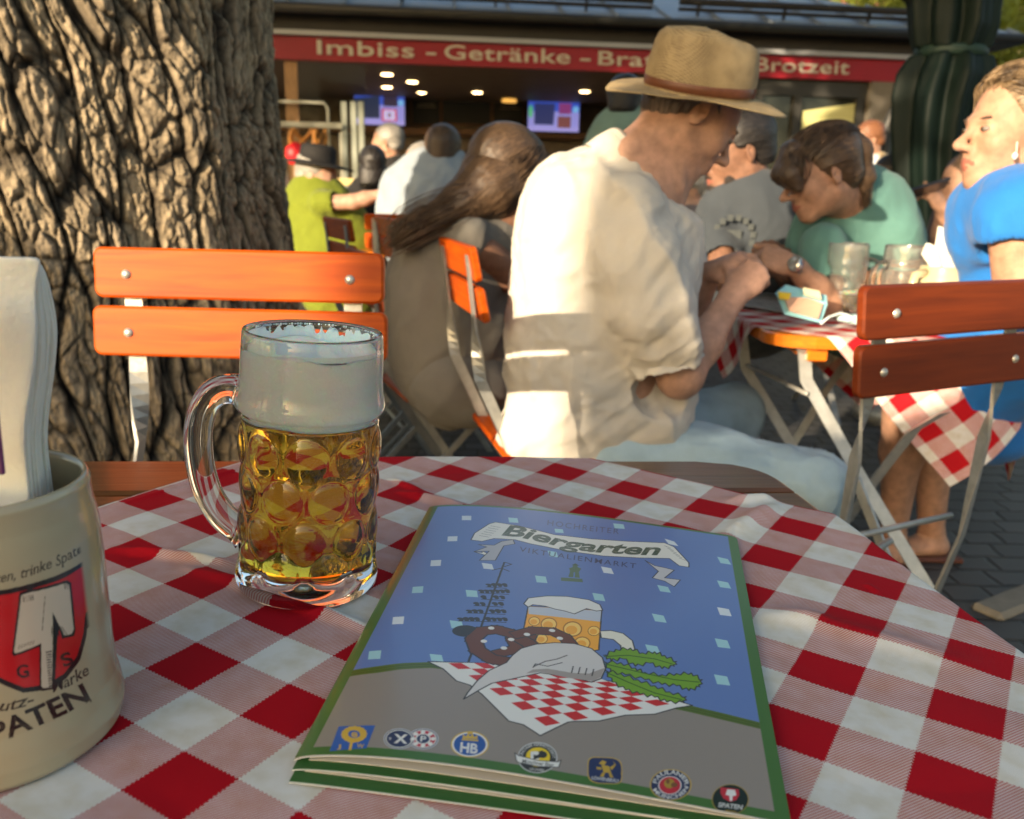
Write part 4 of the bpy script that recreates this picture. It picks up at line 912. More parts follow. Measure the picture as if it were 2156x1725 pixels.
def chair(pos,az,ztop,label,mslat=None,w=.436,lean=.16,group='folding beer garden chairs',full=True):
    mslat=mslat or M_slat; root=empty('folding_chair',(pos[0],pos[1],0),label,'chair',group,rz=math.radians(az-90))
    bx=.168*w/.436
    for i in range(2):
        zc=ztop-.037-.0865*i; V,F=slat_mesh(w+.010*i,.0745,.016); V=np.array(V); ca,sa=math.cos(lean),math.sin(lean)
        V=np.stack([V[:,0],V[:,1]*ca-V[:,2]*sa,V[:,1]*sa+V[:,2]*ca],1)+[0,(ztop-.037-zc)*lean,zc]
        s=new('back_slat',V,F,mslat,root,False)
        if full:
            for q in(-1,1):
                m_=MB(); R=np.array([[1,0,0],[0,0,1],[0,-1,0]],float); 
                for sg in(1,-1): m_.lathe([(.0001,.0045),(.004,.004),(.0065,.002),(.0075,0)],14,(q*bx,(ztop-.037-zc)*lean+sg*.0085,zc-.002),axis=np.array([[1,0,0],[0,0,sg],[0,1,0]],float),cap=False)
                m_.build('bolt',M_bolt,s,True)
    zb=ztop-.165
    for q in(-1,1):
        m_=MB(); X=np.array([1.,0,0]); Yv=np.array([0,1.,0])
        y0=.011+lean*.0; yb=lean*.13-.012
        secs=[((q*bx,-.0115,ztop-.02),X*.0135,Yv*.0025),((q*bx,yb-.008,zb),X*.0135,Yv*.0025)]
        for t in np.linspace(.12,1,7):
            a=t*PI/2; z=zb-.01-t*.12; y=yb-.008+t*.015; secs.append(((q*bx,y,z),(X*math.cos(a)+Yv*math.sin(a))*.0135,(Yv*math.cos(a)-X*math.sin(a))*.0028))
        secs+=[((q*bx,.12,.44),Yv*.0145,X*.003),((q*bx,.40,.0),Yv*.0135,X*.003)]
        strap(m_,secs); m_.build('leg',M_steel,root)
        m_=MB(); strap(m_,[((q*(bx+.012),.42,.47),Yv*.013,X*.003),((q*(bx+.012),.30,.40),Yv*.013,X*.003),((q*(bx+.012),-.10,.0),Yv*.013,X*.003)]); m_.build('leg',M_steel,root)
    for (y,z) in((.335,.10),(.02,.135)):
        m_=MB(); m_.tube([(-bx-.005,y,z),(bx+.005,y,z)],.006,8); m_.build('stretcher',M_steel,root,True)
    for k in range(6):
        m_=MB(); m_.box((0,.10+k*.062,.485-.012*math.sin(k*.6)),(w*.93,.052,.016),bev=.004); m_.build('seat_slat',mslat,root)
    return root
c=P(501,527,1.285); chair((c[0],c[1]),-92,c[2],'bright orange slatted folding chair facing the camera against the tree trunk',lean=.10)
def folded_chair(label):
    a=P(1817,602,1.25); ang=math.radians(27); root=empty('folding_chair',(a[0]+.218*math.cos(ang),a[1]+.218*math.sin(ang),0),label,'chair','folding beer garden chairs',rz=ang); ztop=a[2]; lean=-.10
    for i in range(2):
        zc=ztop-.040-.0915*i; V,F=slat_mesh(.436-.012*i,.080,.016); V=np.array(V); V=np.stack([V[:,0]+.010*i,V[:,1]-V[:,2]*lean,V[:,2]],1)+[0,(ztop-.04-zc)*lean*-1,zc]
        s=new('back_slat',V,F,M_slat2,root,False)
        for q in(-1,1):
            m_=MB(); m_.lathe([(.0001,.0045),(.004,.004),(.0065,.002),(.0075,0)],14,(q*.158+.008,(ztop-.04-zc)*-lean-.0085,zc-.002),axis=np.array([[1,0,0],[0,0,-1],[0,1,0]],float),cap=False); m_.build('bolt',M_bolt,s,True)
    X=E8([1.,0,0]);Yv=E8([0,1.,0]); zb=ztop-.17
    for q in(-1,1):
        m_=MB(); x=q*.158+.006; yb=.022; secs=[((x,.011,ztop-.02),X*.0135,Yv*.0025),((x,yb,zb),X*.0135,Yv*.0025)]
        for t in np.linspace(.1,1,8):
            a_=t*PI/2*.8; secs.append(((x+q*-.012*t*0,yb+t*.01,zb-.01-t*.10),(X*math.cos(a_)+Yv*math.sin(a_))*.0135,(Yv*math.cos(a_)-X*math.sin(a_))*.0028))
        secs+=[((x+.012,yb+.03,zb-.3),X*.0135+Yv*.004,Yv*.003),((x+.035,yb+.16,0.),X*.0135,Yv*.003)]; strap(m_,secs); m_.build('leg',M_steel,root)
        m_=MB(); secs=[((x+.03,yb+.30,.50),Yv*.0135,X*.003),((x+.03,yb+.10,.22),Yv*.0135,X*.003),((x+.03,yb-.08,.0),Yv*.0135,X*.003)]
        if q>0: strap(m_,secs); m_.build('leg',M_steel,root)
    for (y,z) in((.075,.50),(.16,.33)):
        m_=MB(); m_.tube([(-.150,y,z),(.17,y,z)],.006,8); m_.build('stretcher',M_steel,root,True)
    m_=MB(); m_.tube([(-.10,.34,.02),(-.06,.25,.18),(.0,.2,.34),(.14,.17,.42)],.007,8); m_.build('brace',M_steel,root,True)
    return root
folded_chair('dark orange folding chair at the right edge, half in shadow, seen from behind')
a=P(1004,520,1.80); ang=math.radians(14); chair((a[0]-.21*math.sin(ang),a[1]+.21*math.cos(ang)),14,a[2],'orange folding chair directly behind the back of the man in the straw hat',w=.42,lean=.2)
a=P(790,535,2.42); chair((a[0]-.05,a[1]+.1),22,a[2],'orange chair carrying the woman in grey, seen edge-on beside the front chair',w=.40,full=False)
a=P(760,462,3.0); chair((a[0]-.1,a[1]+.1),24,a[2],'narrow orange chair back seen edge-on right of the green shirt',w=.42,full=False)
a=P(825,462,3.3); chair((a[0]-.05,a[1]+.2),20,a[2],'small orange chair back between the black top and the white shirt',w=.42,full=False)
a=P(866,452,4.0); chair((a[0],a[1]),82,a[2],'orange chair under the man in the white shirt, its slats facing the camera',w=.44,full=False)
# ---------------------------------------------------------------- tree trunk
NA,NZ=950,800; cx,cy=-1.26,2.34
th=np.linspace(-PI*1.12,PI*.12,NA); zz_=np.linspace(-.02,2.9,NZ); TH,ZZ=np.meshgrid(th,zz_); TH=TH.ravel();ZZ=ZZ.ravel()
base=.615+.20*np.exp(-ZZ/.42)+.02*ZZ*0-.01*ZZ
base=base+.045*np.cos(TH*5+1.1+ZZ*.25)*np.exp(-ZZ/1.6)+.05*np.exp(-((TH+1.05)/.28)**2)*(1-.25*ZZ)-.03*np.exp(-((TH+.25)/.15)**2)
rw=np.clip((TH+1.0)/.43,0,1)*np.clip((-.45-TH)/.12,0,1); base=base+.065*rw*(1-.15*ZZ)
u=TH*.62; q3=np.stack([u*3,ZZ*1.2,0*u],1); wu=fbm(np.stack([u*5,ZZ*3.2,0*u],1),3,1)*.035; wv=fbm(np.stack([u*6,ZZ*4,0*u],1),3,2)*.07
lean_=ZZ*.10
d1,d2,cid=worley2((u+wu*.7+lean_)*17,(ZZ+wv)*2.9,3); e_=d2-d1
d1b,d2b,cidb=worley2((u+wu*.9+lean_)*40,(ZZ+wv*.7)*12,9); eb=d2b-d1b
d1c,d2c,cidc=worley2((u+wu*1.3)*90,(ZZ+wv)*36,19); ec=d2c-d1c
crack=1-np.exp(-(e_/.10)**1.6); small=1-np.exp(-(eb/.13)**1.5); tiny=1-np.exp(-(ec/.18)**1.5)
fine=fbm(np.stack([u*95,ZZ*48,0*u],1),4,4); big=fbm(np.stack([u*10,ZZ*3.5,0*u],1),3,12)
flake=np.floor((cidb*.6+cid*.4)*5)/5
plate=crack*(.6+.4*small)
hgt=crack*(.015+.016*cid)+small*(.003+.012*flake)+tiny*.0022*(.4+cidc)+.0042*fine+.010*big
R_=base+hgt-.012; V=np.stack([cx+R_*np.cos(TH),cy+R_*np.sin(TH),ZZ],1)
bk=mat('bark',(.2,.15,.1),.92,attr='Col',bump=.6,bscale=130,var=.35,vscale=60)
trk=empty('chestnut_tree',(0,0,0),'massive old tree with deeply cracked bark filling the upper left','tree')
t_=new('trunk',V,grid_faces(NA,NZ),bk,trk,True)
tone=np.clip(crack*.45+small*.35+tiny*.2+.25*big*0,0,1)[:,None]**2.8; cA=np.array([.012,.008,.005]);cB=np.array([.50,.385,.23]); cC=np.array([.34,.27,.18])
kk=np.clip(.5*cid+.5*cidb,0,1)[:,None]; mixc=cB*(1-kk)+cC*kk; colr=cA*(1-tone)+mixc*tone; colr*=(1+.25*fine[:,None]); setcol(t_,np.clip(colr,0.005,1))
# ---------------------------------------------------------------- unseen trees and parasols added on the sun's side to cast shade
def leaf_cloud(name,blobs,n,size,m,parent=None,seed=0,flat=.6):
    rng=np.random.default_rng(seed); V=[];Wt=np.array([b[3]**2 for b in blobs]); Wt=Wt/Wt.sum()
    idx=rng.choice(len(blobs),n,p=Wt); B=np.array(blobs)[idx]; d=rng.normal(size=(n,3)); d/=np.linalg.norm(d,axis=1)[:,None]; r=B[:,3]*rng.uniform(.55,1.05,n)
    c=B[:,:3]+d*r[:,None]*[1,1,flat+.2]; cl=fbm(c*1.3,2,seed)>-.18; c=c[cl]; n=len(c)
    a=rng.normal(size=(n,3)); a/=np.linalg.norm(a,axis=1)[:,None]; b2=np.cross(a,rng.normal(size=(n,3))); b2/=np.linalg.norm(b2,axis=1)[:,None]; s=size*rng.uniform(.6,1.3,n)[:,None]; n3=np.cross(a,b2)
    V=np.stack([c-a*s,c-a*s*.1+b2*s*.45+n3*s*.12,c+a*s,c-a*s*.1-b2*s*.45+n3*s*.12],1).reshape(-1,3); F=np.arange(4*n).reshape(-1,4)
    o=new(name,V,F,m,parent,False); return o
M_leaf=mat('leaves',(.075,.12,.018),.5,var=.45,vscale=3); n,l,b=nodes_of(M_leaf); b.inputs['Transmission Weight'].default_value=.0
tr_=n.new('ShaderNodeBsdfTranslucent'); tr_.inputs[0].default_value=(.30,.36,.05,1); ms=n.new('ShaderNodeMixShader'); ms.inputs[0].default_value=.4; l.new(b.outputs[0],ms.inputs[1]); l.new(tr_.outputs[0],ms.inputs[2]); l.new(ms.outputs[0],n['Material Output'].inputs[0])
M_leafsun=mat('sunlight_coloured_leaves',(.20,.23,.035),.5,var=.5,vscale=2); n,l,b=nodes_of(M_leafsun)  # paler, yellower leaf colour stands in for sunlight on the far tree
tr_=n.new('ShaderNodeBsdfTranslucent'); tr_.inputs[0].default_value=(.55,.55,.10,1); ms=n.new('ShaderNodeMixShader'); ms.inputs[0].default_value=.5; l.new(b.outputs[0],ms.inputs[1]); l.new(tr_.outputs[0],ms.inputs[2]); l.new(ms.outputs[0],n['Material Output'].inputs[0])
M_bark2=mat('bark_plain',(.09,.07,.05),.9,bump=.5,bscale=30,var=.3)
_az=math.radians(SUN_AZ); SH_=np.array([math.cos(_az),math.sin(_az)]); SP_=np.array([-SH_[1],SH_[0]]); 
if SP_@np.array([1,-1])<0: SP_=-SP_
TE=math.tan(math.radians(SUN_EL))
def sunpos(a,b,s):      # a: sideways, b: height where the ray meets s=0, s: metres towards the sun
    q=SH_*s+SP_*a; return np.array([q[0],q[1],b+TE*s])
def tree(name,label,pts,trunk,n,size,seed,cat='tree',lm=None):
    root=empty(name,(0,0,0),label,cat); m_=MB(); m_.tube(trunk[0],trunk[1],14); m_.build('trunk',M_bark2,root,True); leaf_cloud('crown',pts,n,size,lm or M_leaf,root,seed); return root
# ---------------------------------------------------------------- market stall (frame: X along the front, Y inwards, Z up)
A_=P(560,100,8.75)[:2]; YB=9.50; B_=P(1935,150,YB)[:2]; ex=(B_-A_)/np.linalg.norm(B_-A_); ey=np.array([-ex[1],ex[0]]); FL=float(np.linalg.norm(B_-A_))
BM=Matrix(((ex[0],ey[0],0,A_[0]),(ex[1],ey[1],0,A_[1]),(0,0,1,0),(0,0,0,1)))
def BQ(x,y,d):        # picture point on the plane d metres behind the front
    r=ray(x,y); o=CAM[:2]-A_; k=(d-o@ey)/(r[:2]@ey); w=o+r[:2]*k; return float(w@ex),float(CAM[2]+r[2]*k)
def BZ(x,y,z):        # picture point on the horizontal plane at height z
    k=(z-CAM[2])/ray(x,y)[2]; w=CAM[:2]-A_+ray(x,y)[:2]*k; return float(w@ex),float(w@ey)
stall=empty('market_stall',mw=BM)
tag(stall,'low snack and drinks stall with a red lettered sign band and grey metal roof','building')
def bbox_(name,x0,x1,y0,y1,z0,z1,m,parent=stall,bev=0): 
    M_=MB(); M_.box(((x0+x1)/2,(y0+y1)/2,(z0+z1)/2),(abs(x1-x0),abs(y1-y0),abs(z1-z0)),bev=bev); return M_.build(name,m,parent)
M_dark=mat('dark_frame',(.035,.034,.030),.5,var=.15); M_fascia=mat('dark_fascia',(.03,.028,.026),.6,var=.2,vscale=3)
M_sign=mat('red_sign_band',(.27,.008,.018),.45,var=.08,vscale=4); M_let=mat('cream_letters',(.52,.49,.41),.5)
M_ceil=mat('stall_ceiling',(.22,.17,.12),.6,var=.1); M_roof=mat('zinc_roof',(.27,.31,.35),.42,metal=.35,var=.18,vscale=2.5); M_wallb=mat('stall_wood',(.13,.065,.03),.5,var=.3,vscale=4,stretch=(1,1,4)); M_tile=mat('stall_back_wall',(.16,.13,.10),.6,var=.2)
M_glz=mat('window_glass',(.9,.95,.93),.03,trans=1.,ior=1.12)
sx0,zt=BQ(560,73,0); _,zb_=BQ(600,126,0); X1=FL
ZS0,ZS1=zb_,BQ(600,76,0)[1]
XL=-3.2
bbox_('sign_band',XL,X1,-.03,.03,ZS0,ZS1,M_sign)
bbox_('trim_rail',XL,X1,-.10,.03,ZS1+.002,ZS1+.045,mat('pale_metal_trim',(.35,.36,.38),.4,metal=.3))
bbox_('fascia',XL-.2,X1+.35,-.02,.10,ZS1+.047,ZS1+.20,M_fascia)
bbox_('soffit',XL-.3,X1+.6,-.16,.25,ZS1+.202,ZS1+.225,M_fascia)
# lettering
def sign_text(txt,xa,xb,yl):
    v,t=text_tris(txt,0,.010,1.04); X0,Z0=BQ(xa,yl,-.04); X1_,_=BQ(xb,yl+(xb-xa)*.042,-.04); x=v[:,0]-v[:,0].min(); sc=(X1_-X0)/x.max(); hz=.185
    z0=ZS0+.058
    V=np.stack([X0+x*sc,np.full(len(x),-.045),z0+v[:,1]*hz],1); V2=V+[0,.012,0]; F=[tuple(q) for q in t]
    # side walls from boundary edges
    from collections import Counter
    E=Counter(); 
    for q in t:
        for a,b in((q[0],q[1]),(q[1],q[2]),(q[2],q[0])): E[(a,b)]+=1
    n_=len(V); S=[(a,b,b+n_,a+n_) for (a,b) in E if (b,a) not in E]
    new('lettering',np.concatenate([V,V2]),F+S,M_let,stall,False)
for tx,a,b_ in(('Imbiss',668,872),('-',897,918),('Getränke',936,1200),('-',1222,1243),('Bratwurst',1260,1545),('-',1560,1576),('Brotzeit',1592,1790)): sign_text(tx,a,b_,118)
# interior
ZC=ZS0+.02; D_=3.6
bbox_('ceiling',XL,X1-.02,.031,D_,ZC,ZC+.05,M_ceil); bbox_('back_wall',XL,X1,D_,D_+.1,0,ZC,M_tile); bbox_('end_wall',X1-.06,X1,.031,D_,0,ZC-.001,M_dark); bbox_('floor_slab',XL,X1,-.1,D_-.001,.004,.05,mat('stall_floor',(.12,.11,.10),.6))
M_lampm=mat('downlight',(1,.8,.5),.4,emit=(1,.66,.30),es=6)
for x,y in((815,157),(868,173),(815,184),(1005,195),(1231,193),(1519,203),(888,196)):
    X,Y=BZ(x,y,ZC-.004)
    if Y<.1 or Y>D_: Y=min(max(Y,.2),D_-.2)
    M_=MB(); M_.lathe([(.001,0),(.050 if y!=196 else .025,0),(.062 if y!=196 else .03,.004),(.06,.012)],20,(X,Y,ZC-.014)); M_.build('downlight',M_lampm,stall,True)
def panel(name,x0,y0,x1,y1,d,m,th=.04,parent=stall):
    a=BQ(x0,y0,d);b=BQ(x1,y1,d); return bbox_(name,a[0],b[0],d,d+th,min(a[1],b[1]),max(a[1],b[1]),m,parent)
M_board=mat('chalkboard',(.018,.020,.018),.6); M_fr=mat('board_frame',(.16,.075,.03),.5)
for x0,y0,x1,y1 in((868,200,925,262),(932,196,1032,262),(1040,198,1100,264)):
    f_=panel('board_frame',x0-4,y0-4,x1+4,y1+4,D_-.10,M_fr); panel('chalkboard',x0,y0,x1,y1,D_-.125,M_board,.02,stall)
M_chalk=mat('chalk',(.5,.46,.36),.8)
rng=random.Random(7)
for x0,x1,y in((880,915,218),(878,918,224),(1055,1090,222),(1052,1094,228),(940,965,208),(1005,1020,208)): panel('chalk_writing',x0,y,x1,y+2.5,D_-.135,M_chalk,.004)
bbox_('shelf',XL,X1,D_-.35,D_-.02,BQ(950,286,D_-.3)[1],BQ(950,272,D_-.3)[1],M_wallb)
# warm lamps over the counter
for x,y in((1072,212),):
    X,Z=BQ(x,y,D_-.6); M_=MB(); M_.lathe([(.10,-.02),(.09,.03),(.05,.07),(.01,.085),(.008,.3)],20,(X,D_-.6,Z)); M_.build('brass_lamp',mat('brass',(.7,.38,.08),.3,metal=.7,emit=(1,.5,.1),es=.5),stall,True)
# counter, fridge and bottles
bbox_('counter',.9,X1-1.9,1.6,2.1,.05,1.12,M_wallb); bbox_('back_counter',XL+.2,X1-.4,D_-.55,D_-.03,.05,1.25,mat('dark_counter',(.05,.035,.03),.5,var=.3))
cols=[(.5,.22,.04),(.05,.16,.05),(.6,.55,.45),(.35,.04,.03),(.1,.06,.03),(.4,.4,.42)]; bmat=[mat('bottle_glass',c_2,.25) for c_2 in cols]
for k in range(34):
    X=1.0+k*.118+rng.uniform(-.02,.02); h=rng.uniform(.2,.3); M_=MB(); M_.lathe([(.034,0),(.034,h*.55),(.014,h*.75),(.012,h)],10,(X,D_-.28,1.25)); M_.build('bottle',bmat[k%6],stall,True)
# two screens
def screen(x0,y0,x1,y1,kind,label):
    a=BQ(x0,y0,D_-.4);b=BQ(x1,y1,D_-.4); w=b[0]-a[0];h=a[1]-b[1]; q=Canvas(150,90,np.array((.30,.30,.75)))
    q.poly([(0,.62),(1,.62),(1,1),(0,1)],(.05,.10,.55)); q.poly([(0,.0),(1,.0),(1,.14),(0,.14)],(.36,.34,.8)); q.disc((.93,.7),.06,(.2,.5,.9),.1); q.disc((.05,.6),.04,(.1,.5,.2),.2)
    if kind==0:
        q.poly([(0,.2),(.5,.2),(.5,.9),(0,.8)],(.03,.04,.08)); q.poly([(.58,.58),(.86,.58),(.86,.9),(.58,.9)],(.04,.03,.06)); q.poly([(.54,.12),(.85,.12),(.85,.5),(.54,.5)],(.55,.04,.10)); q.poly([(.58,.16),(.81,.16),(.81,.46),(.58,.46)],(.62,.58,.95)); q.poly([(.66,.24),(.73,.24),(.73,.38),(.66,.38)],(.3,.2,.3))
    else:
        q.poly([(.12,.2),(.5,.2),(.52,.86),(.12,.86)],(.03,.04,.14)); q.poly([(.6,.55),(.84,.55),(.84,.88),(.6,.88)],(.25,.05,.20)); q.poly([(.58,.12),(.84,.12),(.84,.48),(.58,.48)],(.20,.07,.07)); q.disc((.3,.97),.05,(.8,.5,.5),.03)
    t=empty('wall_screen',mw=BM@Matrix.Translation((a[0],D_-.44,b[1])),label=label,cat='screen'); M_=MB(); M_.box((w/2,.02,h/2),(w+.03,.03,h+.03),bev=.005); M_.build('frame',M_dark,t)
    gx,gz=np.meshgrid(np.linspace(0,w,150),np.linspace(0,h,90)); o=new('display',np.stack([gx.ravel(),np.full(gx.size,-.0),gz.ravel()],1),grid_faces(150,90),mat('display_light',(.02,.02,.02),.3,attr='Col'),t,False); setcol(o,q.a.reshape(-1,3))
    mt=o.data.materials[0]; n,l,b_=nodes_of(mt); at=n.new('ShaderNodeAttribute'); at.attribute_name='Col'; l.new(at.outputs['Color'],b_.inputs['Emission Color']); b_.inputs['Emission Strength'].default_value=.35
screen(746,194,852,265,0,'lit menu screen on the left of the stall, above the short-haired man'); screen(1112,208,1217,279,1,'lit menu screen right of the chalkboards, left of the straw hat')
# left glazed corner with steel posts
M_post=mat('steel_posts',(.42,.45,.38),.4,metal=.4)
for x in(724,744,760):
    X,Z=BQ(x,214,-.02); bbox_('post',X-.028,X+.028,-.05,.0,.0,Z,M_post,bev=.004)
M_wood3=mat('pale_door_wood',(.35,.2,.09),.6,var=.3,stretch=(4,4,1)); X,Z=BQ(612,160,.02); bbox_('door_post',X-.06,X+.06,.032,.1,.0,ZS0-.01,M_wood3)
X0,_=BQ(620,200,.05);X1g,_=BQ(770,200,.05); bbox_('side_glass',X0,X1g,.05,.058,.9,ZS0-.01,M_glz)
rk=empty('pretzel_rack',mw=BM,label='pale metal rack with hanging pretzels beside the tree trunk at the stall',cat='rack'); M_rack=mat('white_rack',(.36,.36,.29),.4)
rk1=BQ(605,214,-.12); rk2=BQ(690,216,-.12); rz=BQ(690,256,-.12); rz2=BQ(605,252,-.12)
M_=MB(); M_.tube([(rk1[0]-.5,-.12,rk1[1]),(rk2[0]-.04,-.12,rk1[1]),(rk2[0],-.12,rk1[1]-.05),(rk2[0],-.12,rz[1]-.25)],.014,8); M_.build('hanger_frame',M_rack,rk,True)
bx0=BQ(600,262,-.12); bx1=BQ(722,264,-.12); M_=MB(); M_.box(((bx0[0]-.5+bx1[0])/2,-.12,bx0[1]),(bx1[0]-bx0[0]+.5,.03,.055),bev=.006); M_.build('rail',M_rack,rk)
M_=MB(); M_.box((bx0[0]-.45,-.12,rk1[1]/2),(.04,.04,rk1[1]),bev=.005); M_.box((bx1[0]-.02,-.12,bx0[1]/2-.03),(.03,.03,bx0[1]-.06),bev=.004); M_.build('upright',M_rack,rk)
def pretzel(x,y,s,label,tilt=0):
    X,Z=BQ(x,y,-.16); t=np.linspace(0,1,60); K=[(-.35,-.9),(.15,-.2),(.75,.35),(.55,.95),(0,.8),(-.55,.95),(-.75,.35),(-.15,-.2),(.35,-.9)]; K=[(.42,-.62),(.1,-.15),(-.45,.35),(-.62,.8),(-.95,.2),(-.8,-.6),(0,-1.0),(.8,-.6),(.95,.2),(.62,.8),(.45,.35),(-.1,-.15),(-.42,-.62)]
    K=np.array(K)*s; q=np.stack([np.interp(t*(len(K)-1),range(len(K)),K[:,i]) for i in(0,1)],1)
    for _ in range(5): q[1:-1]=(q[:-2]+q[2:]+2*q[1:-1])/4
    pts=[(a*math.cos(tilt),a*math.sin(tilt)+.02*math.sin(i*.3),b) for i,(a,b) in enumerate(q)]
    M_=MB(); M_.tube(pts,.20*s*np.interp(t,[0,.15,.5,.85,1],[.5,.7,1.25,.7,.5]),10); o=M_.build('pretzel',mat('pretzel_crust',(.50,.22,.05),.45,var=.3,vscale=20),None,True,mw=BM@Matrix.Translation((X,-.16,Z))); tag(o,label,'pretzel','pretzels hanging on the rack')
pretzel(638,294,.13,'large pretzel hanging from the rack above the black hat, left one'); pretzel(676,287,.09,'smaller pretzel hanging under the rack just above the black hat',.9)
X,Z=BQ(623,322,-.3); M_=MB(); M_.lathe([(.001,-.12),(.07,-.10),(.10,-.02),(.09,.05),(.04,.09),(.001,.1)],18,sc=(1,.7)); o=M_.build('red_bag',mat('red_plastic',(.75,.02,.03),.4),None,True,mw=BM@Matrix.Translation((X,-.3,Z))); tag(o,'small bright red bag hanging beside the trunk below the pretzel','bag')
# sunlit pale crates/blinds seen low in the left glazing
ya=BQ(690,372,-.25); yb2=BQ(770,432,-.25); M_=MB()
for k in range(6): M_.box(((ya[0]+yb2[0])/2,-.25,yb2[1]-.25+k*(ya[1]-yb2[1]+.25)/5.5),(yb2[0]-ya[0],.05,(ya[1]-yb2[1]+.2)/7),bev=.006)
o=M_.build('wicker_screen',mat('straw_wicker',(.72,.55,.22),.8,var=.15,vscale=30),None,False,mw=BM); tag(o,'pale yellow wicker screen standing at the foot of the glass corner','screen')
# right hand part: piers, dark windows, pale blind
X0,_=BQ(1590,300,0.0);X1_,_=BQ(1838,300,0.0); M_dw=mat('dark_glazing',(.020,.022,.018),.06,spec=.8)
bbox_('window',X0,X1_-.02,.10,.14,.9,ZS0-.16,M_dw); bbox_('parapet',X0,X1_,.06,.16,0,.9,M_dark); bbox_('window_head',X0,X1_,.05,.16,ZS0-.158,ZS0,M_dark)
for x in(1592,1675,1806): q,_=BQ(x,250,.07); bbox_('mullion',q-.04,q+.04,.04,.098,.9,ZS0-.16,M_dark)
a=BQ(1690,234,.09);b=BQ(1800,218,.09);c2=BQ(1800,300,.09); M_=MB(); M_.add([(a[0],.085,a[1]),(b[0],.085,b[1]),(c2[0],.085,.95),(a[0],.085,.95)],[(0,1,2,3)]); M_.add([(a[0],.095,a[1]),(b[0],.095,b[1]),(c2[0],.095,.95),(a[0],.095,.95)],[(3,2,1,0)]); M_.build('blind',mat('yellow_blind',(.56,.54,.24),.8,var=.06,vscale=8),stall)
q0,_=BQ(1826,250,-.01);q1,_=BQ(1872,250,-.01); bbox_('pier',q0,q1,-.028,.25,0,ZS0-.002,mat('grey_pier',(.17,.15,.12),.8,var=.1))
# roof: eave, gutter, slope with seams, snow guards
ZE=ZS1+.20; xe0,xe1=XL-.5,X1+1.1; ye=-.22; RP=math.radians(20.5); RS=math.tan(RP); run=3.0; zr=ZE+.05+RS*run
V=[(xe0,ye,ZE+.05),(xe1,ye,ZE+.05),(xe1-run,ye+run,zr),(xe0,ye+run,zr),(xe1,ye+2*run,ZE+.05),(xe0,ye+2*run,ZE+.05)]
bt=[(x,y,z-.05) for x,y,z in V]; o=new('roof',V+bt,[(0,1,2,3),(1,4,2),(4,5,3,2),(6,9,8,7),(7,8,10),(10,8,9,11),(0,6,7,1),(1,7,10,4),(4,10,11,5),(0,3,9,6),(3,5,11,9)],M_roof,stall,False)
nrm=np.array([0,-math.sin(RP),math.cos(RP)])
M_=MB(); x=xe0+.3
while x<xe1:
    M_=MB(); yt=min(run,(xe1-x)); M_.bar(np.array((x,ye,ZE+.05))+nrm*.014,np.array((x,ye+yt,ZE+.05+RS*yt))+nrm*.014,.022,.028,up=nrm); x+=.52; M_.build('standing_seam',M_roof,o)
M_=MB(); M_.tube([(xe0,ye-.04,ZE+.01),(xe1+.05,ye-.06,ZE+.01)],.045,12); M_.build('gutter',mat('gutter_zinc',(.03,.03,.028),.6,metal=.0),stall,True)
def guard(x0,x1,yr):
    M_=MB(); p0=np.array((x0,ye+yr,ZE+.05+RS*yr))+nrm*.12; p1=np.array((x1,ye+yr,ZE+.05+RS*yr))+nrm*.12; M_.tube([p0,p1],.035,10); M_.tube([p0-nrm*.07,p1-nrm*.07],.02,8)
    n_=int((x1-x0)/.9)+1
    for k in range(n_): x=x0+.2+k*.9; 
    for k in range(n_):
        x=x0+.2+k*.9
        if x<x1: M_.bar((x,ye+yr,ZE+.05+RS*yr),np.array((x,ye+yr,ZE+.05+RS*yr))+nrm*.14,.05,.02,up=(1,0,0))
    M_.build('snow_guard',M_fascia,o,False)
gx,_=BQ(1392,38,-.3); gx2,_=BQ(1450,44,-.3); guard(xe0+.3,gx,.30); guard(gx2,xe1-.9,.30)
# ---------------------------------------------------------------- sunlit house far behind on the right
hs=empty('yellow_house',(0,0,0),'pale yellow sunlit house front seen between the stall and the folded parasol','house'); c=P(1905,330,20.)
M_=MB(); M_.box((c[0]+.5,21.5,2.2),(5,3,4.4)); M_.build('wall',mat('yellow_render',(.62,.50,.24),.85,var=.08,vscale=2),hs)
M_=MB(); M_.box((c[0]+.5,19.96,P(1905,335,19.96)[2]),(4.9,.06,.08)); M_.build('cornice',mat('grey_cornice',(.25,.23,.18),.8),hs)
M_=MB(); M_.box((c[0]+.5,19.97,(P(1905,345,19.97)[2]+P(1905,430,19.97)[2])/2),(4.8,.03,abs(P(1905,345,19.97)[2]-P(1905,430,19.97)[2])-.05)); M_.build('base_course',mat('pale_base',(.66,.60,.46),.85),hs)
M_=MB(); M_.add([(c[0]-2.3,19.8,4.4),(c[0]+3.3,19.8,4.4),(c[0]+3.3,21.5,5.8),(c[0]-2.3,21.5,5.8)],[(0,1,2,3)]); M_.build('roof',mat('tile_roof',(.25,.09,.05),.8),hs)
# lamp post arm beside the parasol
lp=P(1868,260,7.5); M_=MB(); M_.tube([(lp[0],lp[1],0),tuple(P(1862,330,7.5)),tuple(P(1865,270,7.5)),tuple(P(1880,238,7.5)),tuple(P(1905,218,7.5)),tuple(P(1930,205,7.5))],.045,10); o=M_.build('curved_post',M_dark,None,True); tag(o,'dark curved metal post arching towards the folded green parasol','post')
